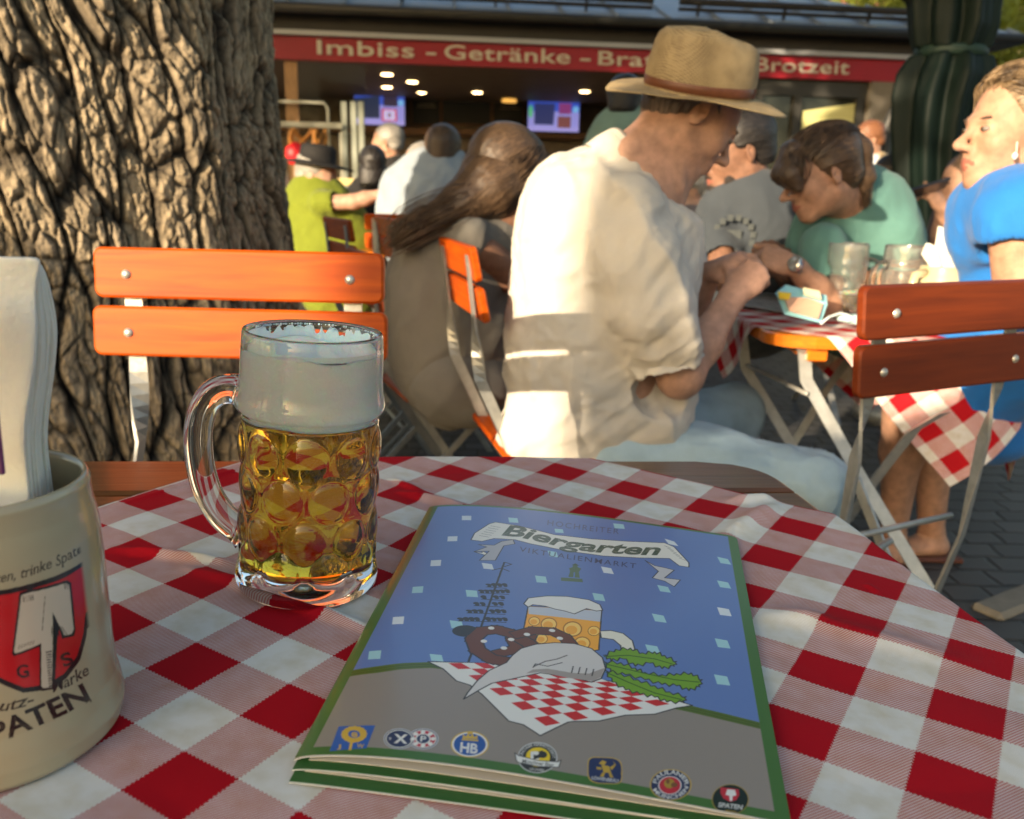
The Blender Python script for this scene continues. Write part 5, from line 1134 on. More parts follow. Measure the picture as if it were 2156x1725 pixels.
# ---------------------------------------------------------------- folded green parasol
def folded_parasol(Y0):
    root=empty('folded_parasol',(0,0,0),'tall folded dark green parasol tied with a strap, standing left of the woman in blue','parasol')
    K=[(-60,1982,95),(0,2010-0,76),(60,2008,74),(100,2002,66),(112,2000,62),(125,1998,70),(160,1990,82),(210,1978,86),(260,1972,84),(330,1968,74),(400,1968,68),(470,1968,60),(540,1968,50)]
    V=[];n=120
    for j,(y,x,w) in enumerate([(np.interp(t,range(len(K)),[k[0] for k in K]),np.interp(t,range(len(K)),[k[1] for k in K]),np.interp(t,range(len(K)),[k[2] for k in K])) for t in np.linspace(0,len(K)-1,90)]):
        c=P(x,y,Y0); r=w/FPX*Y0
        for k in range(n):
            a=2*PI*k/n; nz=1+.13*math.sin(a*8+j*.015)+.07*math.sin(a*13+1.3+j*.04)+.10*vnoise(np.array([[math.cos(a)*2.2,math.sin(a)*2.2,j*.07]]),3)[0]
            if 105<y<120: nz=1+(nz-1)*.4
            V.append((c[0]+r*nz*math.cos(a),c[1]+r*nz*math.sin(a)*.9,c[2]))
    M_=mat('green_canvas',(.003,.010,.007),.6,bump=.3,bscale=200,var=.15,vscale=5,spec=.3); N=90
    F=np.array([(i*n+k,(i+1)*n+k,(i+1)*n+(k+1)%n,i*n+(k+1)%n) for i in range(N-1) for k in range(n)]); new('canopy',V,F,M_,root,True)
    c=P(2001,112,Y0); m_=MB(); m_.lathe([(.150,-.022),(.158,-.01),(.158,.012),(.150,.022)],40,c,sc=(1,.9),cap=False); m_.build('strap',mat('green_strap',(.01,.03,.02),.6),root,True)
    b=P(1970,440,Y0); m_=MB(); m_.lathe([(.026,.0),(.026,b[2]+.6)],16,(b[0],b[1],0)); m_.lathe([(.26,0),(.26,.07),(.22,.09),(.03,.1)],24,(b[0],b[1],0)); m_.build('pole',M_steel,root,True)
    pts=[P(1905,200,Y0),P(1925,175,Y0-.15),P(1960,130,Y0-.1)]
folded_parasol(4.2)
# foliage behind the stall roof, upper right
yt=15.
bl_=[(*P(x,y,yt+dz),r) for x,y,dz,r in((1740,-30,0,1.3),(1850,10,1,1.2),(1960,40,0,1.4),(2080,10,-1,1.5),(2160,60,0,1.5),(1640,-60,1,1.1),(2230,0,1,1.8),(2050,-120,1,2.2),(1850,-120,2,2.))]
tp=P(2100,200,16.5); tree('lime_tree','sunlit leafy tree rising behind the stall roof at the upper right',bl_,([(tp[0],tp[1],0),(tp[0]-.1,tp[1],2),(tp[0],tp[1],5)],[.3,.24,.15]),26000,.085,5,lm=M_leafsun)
# added out of the picture, towards the sun, to shade the table and the stall
def shade_tree(a,b,s,r,seed,n=5200,rt=.2,crown=True,size=.16,tl=0):  # adds an unseen trunk and crown across the sun's rays for shade
    c=sunpos(a,b,s); rng=random.Random(seed); bl=[(c[0]+rng.uniform(-r,r)*.6,c[1]+rng.uniform(-r,r)*.6,c[2]+rng.uniform(-r,r)*.45,r*rng.uniform(.4,.7)) for _ in range(9)]
    return tree('chestnut_tree',('unseen broad shade tree added off to the left','unseen tall shade tree added beyond the left edge','unseen shade tree added far to the left of the tables','unseen slim shade tree added behind the camera on the left','unseen thin shade tree added left of the slim one')[tl],bl,([(c[0],c[1],0),(c[0]+.05,c[1],c[2]*.5),(c[0],c[1],c[2])],[rt,rt*.9,rt*.6]),n,size,seed)
def _x(): pass
def shade_parasol(a,b0,s,R,pk,label):  # unseen parasol added and shaped for the shade it casts
    root=empty('shade_parasol',(0,0,0),label,'parasol'); c=sunpos(a,0,s); zb=b0+TE*s; n=8; m_=MB(); V=[(c[0],c[1],zb+pk)];
    for r,z in((R*.5,zb+pk*.55),(R,zb+.16),(R,zb)):
        for k in range(n): t=2*PI*(k+.5)/n; V.append((c[0]+r*math.cos(t),c[1]+r*math.sin(t),z))
    F=[(0,1+k,1+(k+1)%n) for k in range(n)]+[(1+j*n+k,1+(j+1)*n+k,1+(j+1)*n+(k+1)%n,1+j*n+(k+1)%n) for j in(0,1) for k in range(n)]
    m_.add(V,F); m_.build('canopy',mat('cream_canvas',(.5,.46,.36),.8),root); m_=MB(); m_.lathe([(.025,0),(.025,zb+pk-.02)],12,(c[0],c[1],0)); m_.lathe([(.25,0),(.25,.08),(.03,.1)],20,(c[0],c[1],0)); m_.build('pole',M_steel,root,True)
shade_parasol(-2.08,.55,4.2,1.0,.74,'second unseen cream parasol added off to the left to shade the trunk')
shade_parasol(-.12,.53,4.2,1.05,.79,'small unseen cream parasol added behind the camera on the left to shade the near table')
shade_tree(-1.60,2.35,5.2,.5,1,700,.19,tl=3)
shade_tree(-2.15,2.1,6.5,.45,6,800,.06,tl=4)
shade_tree(-6.0,4.6,9.5,2.6,2,5200,.25,tl=1,size=.22)
shade_tree(-9.3,4.8,10,2.6,3,4200,.25,tl=0,size=.22)
shade_tree(-.9,3.4,9.5,.9,4,1500,.15,tl=2,size=.2)
rg=random.Random(12)
leaf_cloud('crown',[(-1.3+1.7*math.cos(k*1.1),2.6+1.7*math.sin(k*1.1),4.9+.4*math.sin(k*2.3),1.35) for k in range(7)]+[(-1.2,2.3,5.2,1.5)],5000,.17,M_leaf,trk,9)
for (x,y,lb) in ((-2.6,6.2,0),(3.4,6.0,1)):  # two unseen overhead crowns added to darken the middle ground
    bl=[(x+rg.uniform(-2.4,2.4),y+rg.uniform(-2.,2.2),5.2+rg.uniform(-.3,.6),1.35) for _ in range(10)]
    tx=-4.6 if lb==0 else 5.6
    tree('overhead_shade_tree',('unseen shade tree added left of the stall','unseen shade tree added right of the stall')[lb],bl,([(tx,y,0),(tx+.1,y,2.5),((tx+x)/2,y,4.2),(x,y,5.2)],[.24,.2,.16,.1]),5600,.19,20+lb)
# ---------------------------------------------------------------- people
GP='guests at the tables'
def person(label,group=GP):
    r=empty('person',(0,0,0),label,'person',group); return r
def rebase(root,loc):
    loc=np.asarray(loc,float); loc=np.array([loc[0],loc[1],0.])
    def rec(o):
        for c in o.children:
            if c.data is not None: c.data.transform(Matrix.Translation(-Vector(loc)))
            rec(c)
    rec(root); root.location=loc
SK1=skin((.42,.245,.175)); SK2=skin((.45,.24,.16)); SK3=skin((.24,.125,.08)); SK4=skin((.42,.235,.155))
E8=np.array
def body_mesh(root,prims,h,lips,sk,cuts=()):
    return sdf_obj('body',prims,h,[sk,M_lips],root,cuts,None,[labfn(lips,.0035)],1)
# ======== the man in the straw hat
def man_hat():
    Y=1.93; root=person('man in a straw hat and cream linen shirt bending over the next table')
    B=basis(8,37,0); O=P(1459,244,Y); hp,lips,eyes,brows,W=head(O,B,1.0,1.05)
    T=[P(1240,945,Y+.02),P(1242,800,Y+.0),P(1262,640,Y),P(1292,500,Y),P(1325,405,Y)]; nb=P(1350,350,Y+.0)
    f=E8([0,1,0])
    pr=hp+[Cone(W(-.035,0,-.045),nb,.058,.068,.03),Cone(W(.0,0,-.07),P(1385,385,Y),.045,.06,.03)]+chain(T,[.15,.15,.15,.14,.10],.05,flat=f,fs=.8)
    for q in(-1,1): pr.append(Cone(W(-.03,q*.03,-.05),W(-.09+.02,q*.035,-.15),.02,.024,.03))
    # neck tendon
    pr.append(Cone(W(-.01,-.035,-.06),P(1430,395,Y-.05),.010,.010,.015))
    # near (camera side) arm : shoulder, elbow, wrist
    s1=P(1330,440,Y-.12); e1_=P(1432,792,Y-.13); w1=P(1548,618,Y+.00)
    pr+=chain([s1,e1_],[.058,.044],.03)+chain([e1_,(e1_*.62+w1*.38),w1],[.045,.041,.027],.03)
    hd=(P(1592,572,Y+.03)-w1); pr+=hand(w1,hd,(-.1,-.8,.55),1.35,1.0,-1,thumb=.5,k=.006)
    s2=P(1380,440,Y+.17); e2_=P(1440,700,Y+.26); w2=P(1495,575,Y+.14)
    pr+=chain([s2,e2_],[.05,.042],.03)+chain([e2_,w2],[.042,.027],.03)+hand(w2,P(1560,540,Y+.08)-w2,(.1,-.5,.85),.75,1.0,1,thumb=.7)
    hip=P(1285,965,Y-.03); knee=P(1705,1022,Y-.08); ank=P(1650,1330,Y-.02)
    hip2=P(1290,940,Y+.16); knee2=P(1545,868,Y+.42); ank2=knee2+E8([.02,-.02,-.40])
    body_mesh(root,pr,.0042,lips,SK1); 
    # eyes are cast down under the brim
    finish_face(root,O,B,1.,hp,eyes,SK1)
    bm=[]; [bm.extend([b]) for b in brows]; sdf_obj('eyebrows',bm,.002,mat('brow_hair',(.10,.07,.05),.8),root)
    # hair, short at the back of the head
    M_h=hairmat('grey_brown_hair',(.055,.04,.032),(.16,.12,.095)); R=np.stack(B,1)
    hr=[Ell(W(-.030,0,.035),E8((.093,.081,.086)),R,.01),Ell(W(-.060,0,-.015),E8((.055,.066,.058)),R,.02)]
    cuts=[(W(.012,0,.0),B[0],.004)]
    hsub=[Ell(W(.012,q*.082,-.022),E8((.034,.03,.050)),R,.006,'sub') for q in(-1,1)]
    hair_obj(hr+[Cone(W(.0,q*.066,.03),W(.02,q*.066,.012),.012,.010,.01) for q in(-1,1)]+hsub,.0035,M_h,root,[(W(.03,0,0),B[0],.004),(W(0,0,-.085),-B[2],.003)],O,B[2],.003)
    # linen shirt
    f=E8([0,1,0]); lin_=mat('cream_linen',(.58,.54,.47),.9,bump=.6,bscale=420,var=.05,vscale=10,sheen=.1)
    Ts=[P(1232,985,Y),P(1240,905,Y),P(1247,800,Y),P(1254,700,Y),P(1268,600,Y),P(1288,500,Y),P(1308,430,Y),P(1330,395,Y)]
    ss=chain(Ts,[.150,.176,.186,.186,.180,.162,.135,.080],.04,flat=f,fs=.82)
    ss+=[Ell(P(1190,500,Y-.03),E8((.09,.11,.15)),None,.08),Ell(P(1378,560,Y),E8((.080,.13,.17)),None,.06),Ell(P(1370,830,Y),E8((.09,.13,.11)),None,.06),Ell(P(1150,900,Y),E8((.08,.12,.10)),None,.06)]
    # collar stand
    cR=np.stack([E8([.62,0,-.78]),E8([0,1,0]),E8([.78,0,.62])],1); 
    ss+=[Cone(P(1290,345,Y),P(1310,320,Y),.040,.036,.03,flat=f,fs=1.5),Cone(P(1290,310,Y-.03),P(1400,405,Y-.085),.020,.018,.015),Cone(P(1400,405,Y-.085),P(1440,480,Y-.06),.018,.012,.02),Cone(P(1310,325,Y+.08),P(1415,410,Y+.07),.020,.018,.02)]
    # sleeve of the near arm
    sl=[P(1322,445,Y-.10),P(1340,560,Y-.15),P(1372,660,Y-.155),P(1398,735,Y-.145)]; ss+=chain(sl,[.085,.088,.092,.080],.035)
    ss+=[Cone(P(1398,735,Y-.145),P(1402,752,Y-.145),.082,.078,.012)]
    ss+=chain([P(1385,440,Y+.16),P(1425,600,Y+.24)],[.08,.075],.04)
    sub=[Cone(P(1402,752,Y-.145),P(1418,812,Y-.145),.060,.085,.006,'sub')]
    sub+=[Ell(nb+E8([.03,0,.03]),E8((.072,.07,.055)),None,.01,'sub')]
    arm_ax=e1_-s1
    def dp(V):
        w1_=np.clip((V[:,2]-.9)/.2,0,1); d=folds(V,.013,6.,3,(.35,.1,-1),.28)+folds(V,.006,13.,5,(.8,.2,.7),.4)
        nearcuff=np.exp(-((V-P(1400,740,Y-.2))**2).sum(1)/.012); d+=folds(V,.007,12.,8,(.9,0,.5),.3)*nearcuff
        lower=np.clip((P(1250,760,Y)[2]-V[:,2])/.15,0,1); d+=folds(V,.012,5.,14,(1,.0,.25),.35)*lower
        # yoke seam and pleat down the back
        q=V-P(1290,400,Y-.15); return d
    ca=P(1346,352,Y); axn=E8([.68,0,.73]); xa=E8([.73,0,-.68]); sdf_obj('shirt',ss+sub,.005,lin_,root,[(ca+axn*.004,axn,.006)],dp,None,2)
    m_=MB(); ring=[(.118,-.052),(.112,-.02),(.104,.012),(.098,.020),(.090,.016),(.086,-.01),(.084,-.045)]; m_.lathe(ring,72,ca,sc=(1.0,.74),axis=np.stack([xa,np.cross(axn,xa),axn],1),cap=False); co=m_.build('collar',lin_,root,True)
    v=np.zeros(len(co.data.vertices)*3); co.data.vertices.foreach_get('co',v); v=v.reshape(-1,3); v=v+(fbm(v*18,3,2)*.005)[:,None]*axn+(fbm(v*14,2,7)*.004)[:,None]*xa; co.data.vertices.foreach_set('co',v.ravel())
    # dark seams of the shirt: yoke and armhole
    # jeans
    jm=mat('light_blue_denim',(.34,.47,.55),.85,bump=.6,bscale=500,var=.12,vscale=12)
    js=chain([P(1250,965,Y+.03),hip,hip*.5+knee*.5,knee],[.150,.115,.100,.082],.05)+chain([knee,ank],[.078,.06],.03)+chain([P(1280,925,Y+.1),hip2,knee2],[.13,.10,.078],.05)+chain([knee2,ank2],[.076,.06],.03)
    def dj(V): 
        k=np.exp(-((V-knee)**2).sum(1)/.02); return folds(V,.006,9.,21,(1,0,-.12),.35)+folds(V,.010,13.,22,(.2,.2,1),.35)*k
    sdf_obj('jeans',js,.006,jm,root,[],dj,None,2)
    for a_ in(ank,ank2):
        m_=MB(); 
        sdf_obj('shoe',[Ell((a_[0]+.05,a_[1],.045),E8((.14,.048,.045)),None,.02),Cone((a_[0]-.01,a_[1],.06),(a_[0],a_[1],.14),.05,.05,.03)],.01,mat('dark_shoe',(.03,.028,.025),.5),root,[((0,0,.003),(0,0,-1))])
    for a_,k_ in((ank,knee),(ank2,knee2)): sdf_obj('lower_trouser',[Cone(k_,(a_[0],a_[1],.10),.075,.06,.02)],.008,jm,root)
    rebase(root,P(1240,945,Y)); return root,O,B,W
def straw_hat():
    Y=1.90; m_=mat('woven_straw',(.40,.27,.11),.75,var=.0); n,l,b=nodes_of(m_)
    tc=n['Texture Coordinate']; wv=n.new('ShaderNodeTexWave'); wv.inputs['Scale'].default_value=95; wv.bands_direction='DIAGONAL'; wv2=n.new('ShaderNodeTexWave'); wv2.inputs['Scale'].default_value=95; wv2.bands_direction='X'
    l.new(tc.outputs['Object'],wv.inputs['Vector']); mp=n['Mapping']; mp.inputs['Rotation'].default_value=(0,math.radians(95),math.radians(20)); l.new(mp.outputs[0],wv2.inputs['Vector'])
    mm=n.new('ShaderNodeMath'); mm.operation='MULTIPLY'; l.new(wv.outputs['Fac'],mm.inputs[0]); l.new(wv2.outputs['Fac'],mm.inputs[1]); nz=n.new('ShaderNodeTexNoise'); nz.inputs['Scale'].default_value=26; nz.inputs['Detail'].default_value=5; l.new(tc.outputs['Object'],nz.inputs['Vector'])
    ad=n.new('ShaderNodeMath'); ad.operation='ADD'; ad.use_clamp=True; l.new(mm.outputs[0],ad.inputs[0]); mr=n.new('ShaderNodeMapRange'); mr.inputs[1].default_value=.35; mr.inputs[2].default_value=.7; mr.inputs[4].default_value=.7; l.new(nz.outputs['Fac'],mr.inputs[0]); l.new(mr.outputs[0],ad.inputs[1])
    rp=n.new('ShaderNodeValToRGB'); rp.color_ramp.elements[0].color=(.20,.145,.075,1); rp.color_ramp.elements[1].color=(.41,.31,.165,1); l.new(ad.outputs[0],rp.inputs[0]); l.new(rp.outputs[0],b.inputs['Base Color'])
    bp=n.new('ShaderNodeBump'); bp.inputs['Strength'].default_value=.5; bp.inputs['Distance'].default_value=.0015; l.new(mm.outputs[0],bp.inputs['Height']); l.new(bp.outputs[0],b.inputs['Normal'])
    c=P(1469,194,Y); ax=math.radians(6.0); tl=math.radians(14)
    x=E8([math.cos(ax),0,-math.sin(ax)]); up=E8([math.sin(ax)*math.cos(tl),-math.sin(tl),math.cos(ax)*math.cos(tl)]); y=np.cross(up,x); R=np.stack([x,y,up],1)
    M=Matrix([[*R[0],c[0]],[*R[1],c[1]],[*R[2],c[2]],[0,0,0,1]])
    root=empty('straw_hat',mw=M)
    tag(root,'woven straw hat with a brown leather band on the bending man','hat')
    n=96; V=[]
    def ring(rx,ry,z,crease=0,j=0):
        for k in range(n):
            a=2*PI*k/n; q=math.cos(a); s=math.sin(a); dz=z(q,s) if callable(z) else z; dx=rx*q; dy=ry*s; V.append((dx,dy,dz))
    brim=lambda t:(lambda q,s:-.010*t-.006*t*t*(1 if q<0 else 0)*abs(q)-(.016*t*t*max(q,0)**2)+.012*t*t*abs(s)+.003*math.sin(math.atan2(s,q)*3+1)*t)
    R0=(.112,.096)
    rings=[]
    for t in np.linspace(1,0,12): ring(R0[0]+t*.078,R0[1]+t*.066,brim(t))
    K=[(1.0,.004),(1.015,.02),(1.02,.035),(1.01,.055),(.985,.078),(.95,.100),(.90,.116),(.80,.128),(.62,.131),(.4,.126),(.2,.120),(.03,.117)]
    for r,z in [(np.interp(t,range(12),[k[0] for k in K]),np.interp(t,range(12),[k[1] for k in K])) for t in np.linspace(0,11,34)]:
        def zf(q,s,z=z,r=r): return z+(.006*(1-abs(q)) if z>.1 else 0)-(.016*math.exp(-(s/.45)**2) if r<.7 else 0)-.012*max(q,0)*(z>.09)*(z-.09)/.03
        for k in range(n):
            a=2*PI*k/n; q=math.cos(a);s=math.sin(a); pinch=1-.06*math.exp(-((a-5.4)/.35)**2)*(z/.12)-.07*math.exp(-((a-.9)/.35)**2)*(z/.12); V.append((R0[0]*r*q*pinch,R0[1]*r*s*pinch,zf(q,s)*.90))
    N=len(V)//n; V=E8(V); V[:,2]+=fbm(V*16,2,4)*.0022; V[:,:2]*=(1+fbm(V*13,2,6)*.014)[:,None]
    F=E8([(i*n+k,i*n+(k+1)%n,(i+1)*n+(k+1)%n,(i+1)*n+k) for i in range(N-1) for k in range(n)])
    o=new('straw_shell',V,F,m_,root,True); s=o.modifiers.new('s','SOLIDIFY'); s.thickness=.0025; s.offset=0
    mb=MB(); mb.lathe([(1.012,.004),(1.034,.006),(1.036,.022),(1.02,.024)],64,sc=(R0[0],R0[1]),cap=False); 
    mb.box((R0[0]*.97,-R0[1]*.33,.014),(.006,.012,.022),bev=.002); mb.build('band',mat('brown_leather',(.13,.045,.02),.45,bump=.3,bscale=120,var=.2,vscale=40),root,True)
man_hat(); straw_hat()
# ======== the other guests
def guest(label,Y,hO,az,pitch,hs,torso,shirt,sk,arms=(),hair=None,hm=None,sleeve=.5,h=.006,nose=1.,fem=False,roll=0,legs=(),pants=None,neck=None,flat=.75,hand_k=True,shoes=False,amp=.005,hairx=(),hcut=None,jaw=1.,cloth_extra=(),group=GP,beard=None,lean=None,face=True,fseed=1,hflow=None,short=False,ncut=.06,hh=None):
    root=person(label,group); B=basis(az,pitch,roll); O=P(*hO,Y) if len(hO)==2 else P(hO[0],hO[1],Y+hO[2]); hp,lips,eyes,brows,W=head(O,B,hs,nose,jaw=jaw)
    fy=E8([0,1,0]); T=[P(t[0],t[1],Y+(t[3] if len(t)>3 else 0)) for t in torso]; r=[t[2] for t in torso]; nb=T[-1]
    nk=neck or .052
    pr=hp+[Cone(W(-.03,0,-.05),nb,nk*hs,nk*1.15,.03),Cone(W(0,0,-.07),nb*.85+W(0,0,-.07)*.15,nk*.8*hs,nk,.03)]+chain(T,[max(.03,q-.03) for q in r],.05,flat=fy,fs=flat)
    ss=chain(T,r,.05,flat=fy,fs=flat); sub=[Ell(nb+(W(-.02,0,-.06)-nb)*.35,E8((ncut*1.1,ncut,ncut*.8))*1.,None,.012,'sub')]
    for A in arms:
        p=[P(q[0],q[1],Y+q[2]) for q in A['j']]; k=A.get('r',1.); pr+=[Cone(p[0],p[1],.046*k,.040*k,.03),Cone(p[1],p[1]*.6+p[2]*.4,.040*k,.038*k,.02),Cone(p[1]*.6+p[2]*.4,p[2],.038*k,.024*k,.02)]
        if 'h' in A: d=P(A['h'][0],A['h'][1],Y+A['h'][2])-p[2]; pr+=hand(p[2],d,A.get('n',(0,-.8,.6)),A.get('c',.8),A.get('s',.95),A.get('side',1),thumb=.5,k=.006)
        s=A.get('sl',sleeve)
        if s>0: e=p[0]+(p[1]-p[0])*min(1,s); ss+=[Cone(p[0],e,.066*k,.066*k,.04)]; q=(p[1]-p[0])/np.linalg.norm(p[1]-p[0]); sub.append(Cone(e+q*.005,e+q*.05,.050*k,.070*k,.004,'sub'))
        else: ss+=[Ell(p[0],E8((.055,.055,.055))*k,None,.04)]
    for L in legs:
        p=[P(q[0],q[1],Y+q[2]) for q in L]; 
        if pants is None or shoes: pr+=chain(p,[.075,.052,.036][:len(p)],.03)
    body_mesh(root,pr,h,lips,sk)
    if face and h<.0075: finish_face(root,O,B,hs,hp,eyes,sk)
    if h<.0095: sdf_obj('eyebrows',brows,.0025 if h<.0075 else .004,M_brow,root)
    sdf_obj('shirt',ss+list(cloth_extra)+sub,h*1.15,shirt,root,[],lambda V:folds(V,amp,8.,fseed,(.3,.2,1),.35),None,2)
    if pants is not None and legs:
        pp=[]; 
        for L in legs:
            p=[P(q[0],q[1],Y+q[2]) for q in L]; pp+=chain([T[0]]+p,[r[0]*.9,.10,.085,.065][:len(p)+1],.05)
        sdf_obj('trousers',pp,h*1.3,pants,root,[],lambda V:folds(V,.005,8.,fseed+3,(1,.2,0),.4))
    if hair!='none':
        R=np.stack(B,1); s=hs; f_,l_,u_=B
        hr=[Ell(W(-.024,0,.046),E8((.102,.086,.088))*s,R,.01),Ell(W(-.058,0,-.01),E8((.058,.070,.062))*s,R,.02)]
        cuts=[(W(.055,0,.055),(f_*.80-u_*.60),.012)] if hair=='front' else [(W(.040,0,.03),(f_*.86-u_*.5),.010)]
        if hair=='short': cuts.append((W(0,0,-.05),-u_,.006))
        if hair=='short' : hr+=[Ell(W(.008,q*.088,-.030),E8((.036,.03,.05))*s,R,.006,'sub') for q in(-1,1)]
        elif hair=='up': hr+=[Ell(W(.0,q*.096,-.034),E8((.040,.034,.045))*s,R,.01,'sub') for q in(-1,1)]
        fld=[x for x in hairx]
        o=hair_obj(hr,hh or h*.85,hm,root,cuts,O,hflow if hflow is not None else B[0],.0015 if h<.01 else .004)
        if fld: hair_obj([x(W,B) if callable(x) else x for x in fld],hh or h*.85,hm,root,[],O,hflow if hflow is not None else B[0],.0018).name='hair_strands'
    if beard: sdf_obj('beard',[x(W,B) for x in beard],h*.8,M_beard,root,[],lambda V:fbm(V*90,2,3)*.002)
    rebase(root,T[0]); return root,W,B,O
M_brow=mat('brow_dark',(.07,.045,.03),.8); M_beard=mat('beard_black',(.03,.022,.018),.8,bump=.6,bscale=300)
HB=hairmat('dark_brown_hair',(.055,.032,.018),(.15,.09,.05)); HL=hairmat('light_brown_hair',(.09,.055,.028),(.28,.19,.10)); HM=hairmat('mid_brown_hair',(.050,.030,.018),(.125,.078,.045)); HK=hairmat('black_hair',(.012,.010,.010),(.03,.026,.024)); HG=hairmat('grey_hair',(.22,.20,.18),(.42,.40,.36)); HR=hairmat('reddish_hair',(.16,.06,.03),(.3,.13,.06))
def EL(a,b,c,ra,rb,rc_,k=.02): return lambda W,B:Ell(W(a,b,c),E8((ra,rb,rc_)),np.stack(B,1),k)
def strand_tubes(root,c,R,rad,starts,end,tail,m,n,seed,spread=.02,r0=.0011,lift=1.02):
    rng=np.random.default_rng(seed); mb=MB(); base=np.array(root.location); R=np.asarray(R); end=np.asarray(end,float); end/=np.linalg.norm(end)
    for i in range(n):
        a=starts(rng); a=a/np.linalg.norm(a); e=end+rng.normal(size=3)*spread*4; e/=np.linalg.norm(e); pts=[]; lf=lift+rng.uniform(-.02,.035); w=rng.normal(size=3)*.02
        for t in np.linspace(0,1,10):
            d=a*(1-t)+e*t+w*math.sin(t*PI); d/=np.linalg.norm(d)+1e-6; pts.append(c+R@(d*np.asarray(rad))*lf)
        if tail is not None:
            o=rng.normal(size=3)*spread; k=len(tail)
            for j,q in enumerate(tail): pts.append(np.asarray(q)+o*(1.0 if j<k-1 else .7))
        P_=np.array(pts)
        for _ in range(2): P_[1:-1]=(P_[:-2]+P_[2:]+2*P_[1:-1])/4
        mb.tube(P_-base,np.linspace(r0,r0*.7,len(P_))*rng.uniform(.6,1.4),4,cap=False)
    o=mb.build('hair',m,root,True); v=np.zeros(len(o.data.vertices)*3,np.float32); o.data.vertices.foreach_get('co',v)
    at=o.data.attributes.new('strand','FLOAT_VECTOR','POINT'); at.data.foreach_set('vector',(v*30).astype(np.float32)); return o
# woman in the grey top, seen from behind on the left of the man
gs=cloth_mat('grey_jersey',(.17,.16,.14))
W1Y=2.35
pts=[P(1022,400,W1Y-.06),P(975,428,W1Y-.09),P(925,452,W1Y-.12),P(884,464,W1Y-.13)]; tail=[P(884,464,W1Y-.13),P(862,480,W1Y-.13),P(845,495,W1Y-.13),P(838,502,W1Y-.13)]
root,W,B,O=guest('woman in a sleeveless grey top with long brown tied hair, hand at her face',W1Y,(1072,388),38,22,1.12,
    [(965,790,.155),(945,720,.155),(940,620,.158),(972,545,.145),(1018,490,.105),(1050,462,.062)],gs,SK3,
    arms=[dict(j=[(985,505,-.12),(1075,580,-.05),(1130,470,.12)],sl=0,r=1.05),dict(j=[(1080,500,.15),(1130,600,.2),(1118,430,.14)],sl=0,h=(1108,365,.10),c=.5,n=(.7,-.7,0),side=-1)],
    hair='long',hm=HM,hflow=E8([-.75,-.2,-.62]),h=.0055,legs=[[(1000,815,.0),(1110,830,.15),(1110,1050,.15)],[(1010,800,.25),(1130,820,.4),(1130,1040,.4)]],pants=cloth_mat('grey_shorts',(.16,.155,.145)),
    hairx=[Ell(P(1065,365,W1Y),E8((.115,.105,.115)),None,.04),Ell(P(1030,400,W1Y-.04),E8((.075,.08,.06)),None,.05)]+chain(pts,[.084,.056,.032,.016],.03)+chain(tail,[.012,.021,.019,.008],.01),amp=.010)
strand_tubes(root,P(1065,365,W1Y),np.eye(3),(.118,.108,.118),lambda g:E8([g.uniform(-.2,1.),g.uniform(-1,.1),g.uniform(-.35,1.)]),(-.62,-.35,-.62),[P(1005,405,W1Y-.12),P(965,432,W1Y-.13),P(915,457,W1Y-.14),P(884,464,W1Y-.14),P(862,481,W1Y-.14),P(845,497,W1Y-.14),P(832,508,W1Y-.14)],HM,300,3,.020)
m_=MB(); m_.tube([P(890,462,W1Y-.14),P(880,465,W1Y-.14)],.021,12); o=m_.build('hair_tie',HK,root,True); o.data.transform(Matrix.Translation(-root.location))
# glasses pushed up on her head
sg=empty('sunglasses',(0,0,0),'green tinted sunglasses pushed up on the head of the woman in grey','sunglasses'); M_lens=mat('green_lens',(.04,.07,.02),.08,coat=.8)
c=P(1118,322,W1Y+.02); m_=MB(); m_.lathe([(.001,-.002),(.024,-.001),(.025,.001),(.001,.002)],20,c,axis=np.stack([E8([.5,-.3,-.8])/np.linalg.norm([.5,-.3,-.8]),E8([.8,.3,.38]),E8([.2,-.9,.3])],1),sc=(1.2,.8)); m_.build('lens',M_lens,sg,True)
m_=MB(); m_.tube([P(1095,295,W1Y-.06),P(1112,315,W1Y-.04),P(1135,345,W1Y)],.003,8); m_.build('frame',mat('gold_frame',(.6,.45,.25),.3,metal=.6),sg,True)
# woman in teal with a pony tail, head bowed over the table
TY=2.55; tl=cloth_mat('teal_jersey',(.095,.225,.20))
root,W,B,O=guest('woman in a teal shirt with a pony tail and fringe looking down',TY,(1730,368,-.08),186,20,.97,
    [(1800,640,.17,.1),(1800,560,.185,.1),(1800,500,.180,.08),(1800,455,.14,.05),(1785,425,.075,.0)],tl,SK4,
    arms=[dict(j=[(1735,520,-.10),(1745,640,-.22),(1672,560,-.26)],h=(1632,548,-.26),c=1.2,sl=.6,side=1,n=(.1,-.8,.6)),dict(j=[(1885,500,.0),(1890,620,.02),(1850,650,-.02)],sl=.75)],
    hair='up',hm=HM,h=.005,nose=1.45,hflow=None,
    hairx=[lambda W,B:Cone(W(-.10,0,.085),W(-.122,0,.03),.026,.030,.02),lambda W,B:Cone(W(-.122,0,.03),W(-.118,0,-.05),.030,.026,.03),lambda W,B:Cone(W(-.118,0,-.05),W(-.095,0,-.10),.026,.008,.03),
           lambda W,B:Cone(W(.07,.02,.085),W(.105,.045,.035),.030,.026,.03),lambda W,B:Cone(W(.07,-.01,.09),W(.112,.0,.04),.028,.026,.03),lambda W,B:Cone(W(.105,.045,.035),W(.098,.055,-.005),.026,.014,.03),lambda W,B:Cone(W(.112,.0,.04),W(.106,.012,.010),.026,.016,.02)])
